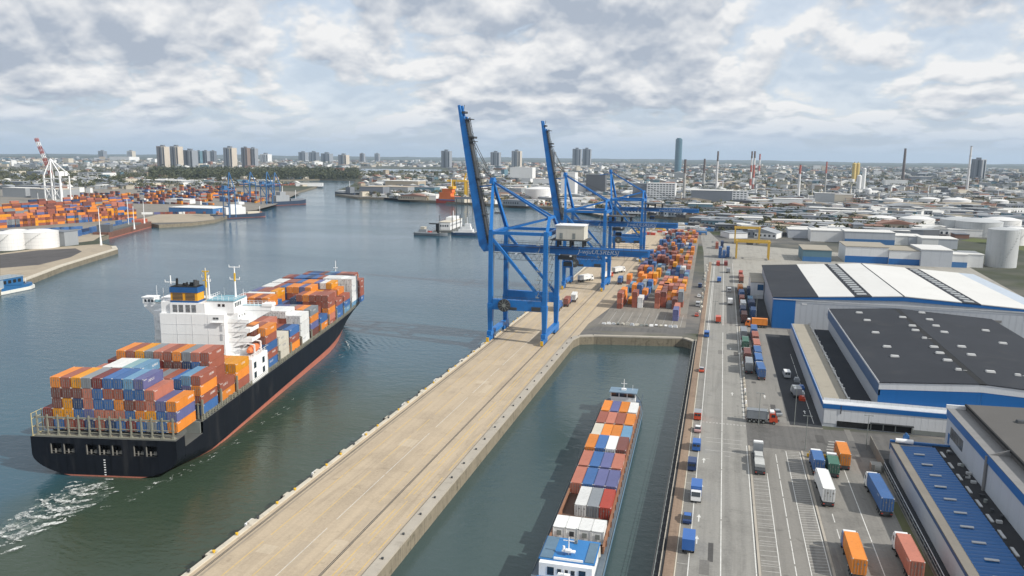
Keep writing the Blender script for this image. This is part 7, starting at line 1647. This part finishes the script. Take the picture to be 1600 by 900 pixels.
# process plant: columns, pipe racks and vessels among the works
random.seed(61); b = MB()
for _ in range(150):
    px = random.choice([random.gauss(1110, 40), random.gauss(1230, 60), random.gauss(1330, 35), random.gauss(1450, 60)]); py = random.uniform(286, 322); x, y = P(px, py)
    if in_water(x, y): continue
    k = random.random(); h = random.uniform(7, 24)
    if k < .45: r_ = random.uniform(.6, 1.8); b.tube((x, y, QZ), (x, y, QZ + h), r_, r_ * .8, 8, random.choice([0, 1, 4])); b.tube((x, y, QZ + h * .7), (x, y, QZ + h * .72), r_ * 1.7, n=8, m=1)
    elif k < .75:
        w = random.uniform(6, 18)
        for dx in (-w, -w / 3, w / 3, w): b.box(x + dx - .3, x + dx + .3, y - .3, y + .3, QZ, QZ + h * .6, 1); b.box(x + dx - .3, x + dx + .3, y + 6, y + 6.6, QZ, QZ + h * .6, 1)
        for z in (.25, .42, .6): b.box(x - w, x + w, y - .4, y + 6.8, QZ + h * z - .4, QZ + h * z, random.choice([1, 2, 3]))
    else: r_ = random.uniform(2, 5); b.tube((x, y, QZ), (x, y, QZ + r_ * 1.6), r_, n=14, m=0); b.dome(x, y, QZ + r_ * 1.6, r_, r_ * .4, 14, 0)
stuff(b.build('process_plant', [B_white, B_grey, B_slate, B_brick, B_cream]), 'dense steel columns, vessels and pipe racks of the works among the chimneys', 'plant')
# raised road embankment behind the yard
for i, pts in enumerate((((1060, 339), (1200, 350), (1330, 362), (1480, 372)), ((1080, 352), (1180, 366), (1300, 372)))):
    bb = MB(); q = [P(*p) for p in pts]
    for p0, p1 in zip(q, q[1:]): bb.beam((p0[0], p0[1], QZ + 1.6), (p1[0], p1[1], QZ + 1.6), 9, 3.2)
    struct(bb.build('embankment_road', A_coal))
b = MB()
# ------------------------------------------------------------------ containers one can make out become things, the rest of each stack stays one object
from mathutils.bvhtree import BVHTree
def pick_containers(limit):
    vs = []; fs = []; own = []
    for i, (col, loc, rz, lab, grp, L, dr, Hh) in enumerate(REQ):
        ca, sa = math.cos(rz), math.sin(rz); b = len(vs)
        for px in (-1.22, 1.22):
            for py in (-L / 2, L / 2):
                for pz in (0, Hh): vs.append((loc[0] + px * ca - py * sa, loc[1] + px * sa + py * ca, loc[2] + pz))
        for f in ((0, 1, 3, 2), (4, 6, 7, 5), (0, 4, 5, 1), (2, 3, 7, 6), (0, 2, 6, 4), (1, 5, 7, 3)): fs.append(tuple(b + k for k in f)); own.append(i)
    tree = BVHTree.FromPolygons([Vector(v) for v in vs], fs); score = [0.0] * len(REQ); seen = [0.0] * len(REQ)
    for i, (col, loc, rz, lab, grp, L, dr, Hh) in enumerate(REQ):
        ca, sa = math.cos(rz), math.sin(rz)
        pts = []
        for a in (-.4, -.13, .13, .4):
            for c in (-.4, 0, .4): pts += [(2.44 * c, -L / 2, Hh * (.5 + a), (0, -1, 0), 2.44 * Hh / 12), (1.22, L * a, Hh * (.5 + c), (1, 0, 0), L * Hh / 12), (2.44 * c, L * a, Hh, (0, 0, 1), L * 2.44 / 12)]
        for ci, org in enumerate(((0, 0, CAM_H), (-9, 0, CAM_H), (9, 3, CAM_H + 3))):
            o = Vector(org)
            for px, py, pz, n, ar in pts:
                p = Vector((loc[0] + px * ca - py * sa, loc[1] + px * sa + py * ca, loc[2] + pz)); nw = Vector((n[0] * ca - n[1] * sa, n[0] * sa + n[1] * ca, n[2]))
                d = p - o; dist = d.length; d /= dist; cs = -nw.dot(d)
                if cs <= 0: continue
                h = tree.ray_cast(o, d, dist - .06)
                if h[0] is None:
                    if ci == 0: score[i] += ar * cs * (F_PX / dist) ** 2
                    seen[i] += ar
    order_ = sorted(range(len(REQ)), key=lambda i: -score[i]); pickd = [i for i in order_ if seen[i] > 0]
    things_ = pickd[:limit]; rest_ = pickd[limit:]
    for i in things_:
        col, loc, rz, lab, grp, L, dr, Hh = REQ[i]; container(col, loc, rz, lab, grp, L, dr and score[i] > 45, Hh)
    for ship_ in (True, False):
        it = [(REQ[i][0], REQ[i][1][0], REQ[i][1][1], REQ[i][1][2], REQ[i][2], REQ[i][5]) for i in rest_ if ('ship' in REQ[i][4]) == ship_]
        if it: cont_stuff(it, 'stacked_containers', 'scarcely visible containers between the taller stacks on the large ship' if ship_ else 'scarcely visible containers between the front stacks of the quay yard')
pick_containers(max(150, 306 - N_CONT[0]))
# ------------------------------------------------------------------ air
hz = MB().box(-FAR - 60, FAR + 60, -350, FAR + 60, -1.0, 235).build('haze', None)
hz.data.materials.clear(); m = bpy.data.materials.new('haze_air'); m.use_nodes = True; g = NG(m.node_tree); g.n.clear()
ou = g.node('ShaderNodeOutputMaterial'); pv = g.node('ShaderNodeVolumePrincipled'); pv.inputs['Color'].default_value = (.64, .81, 1.0, 1); pv.inputs['Density'].default_value = 4.2e-5; pv.inputs['Anisotropy'].default_value = .1
g.l.new(pv.outputs[0], ou.inputs['Volume']); hz.data.materials.append(m); stuff(hz, 'thin pale haze in the air over the port', 'haze')
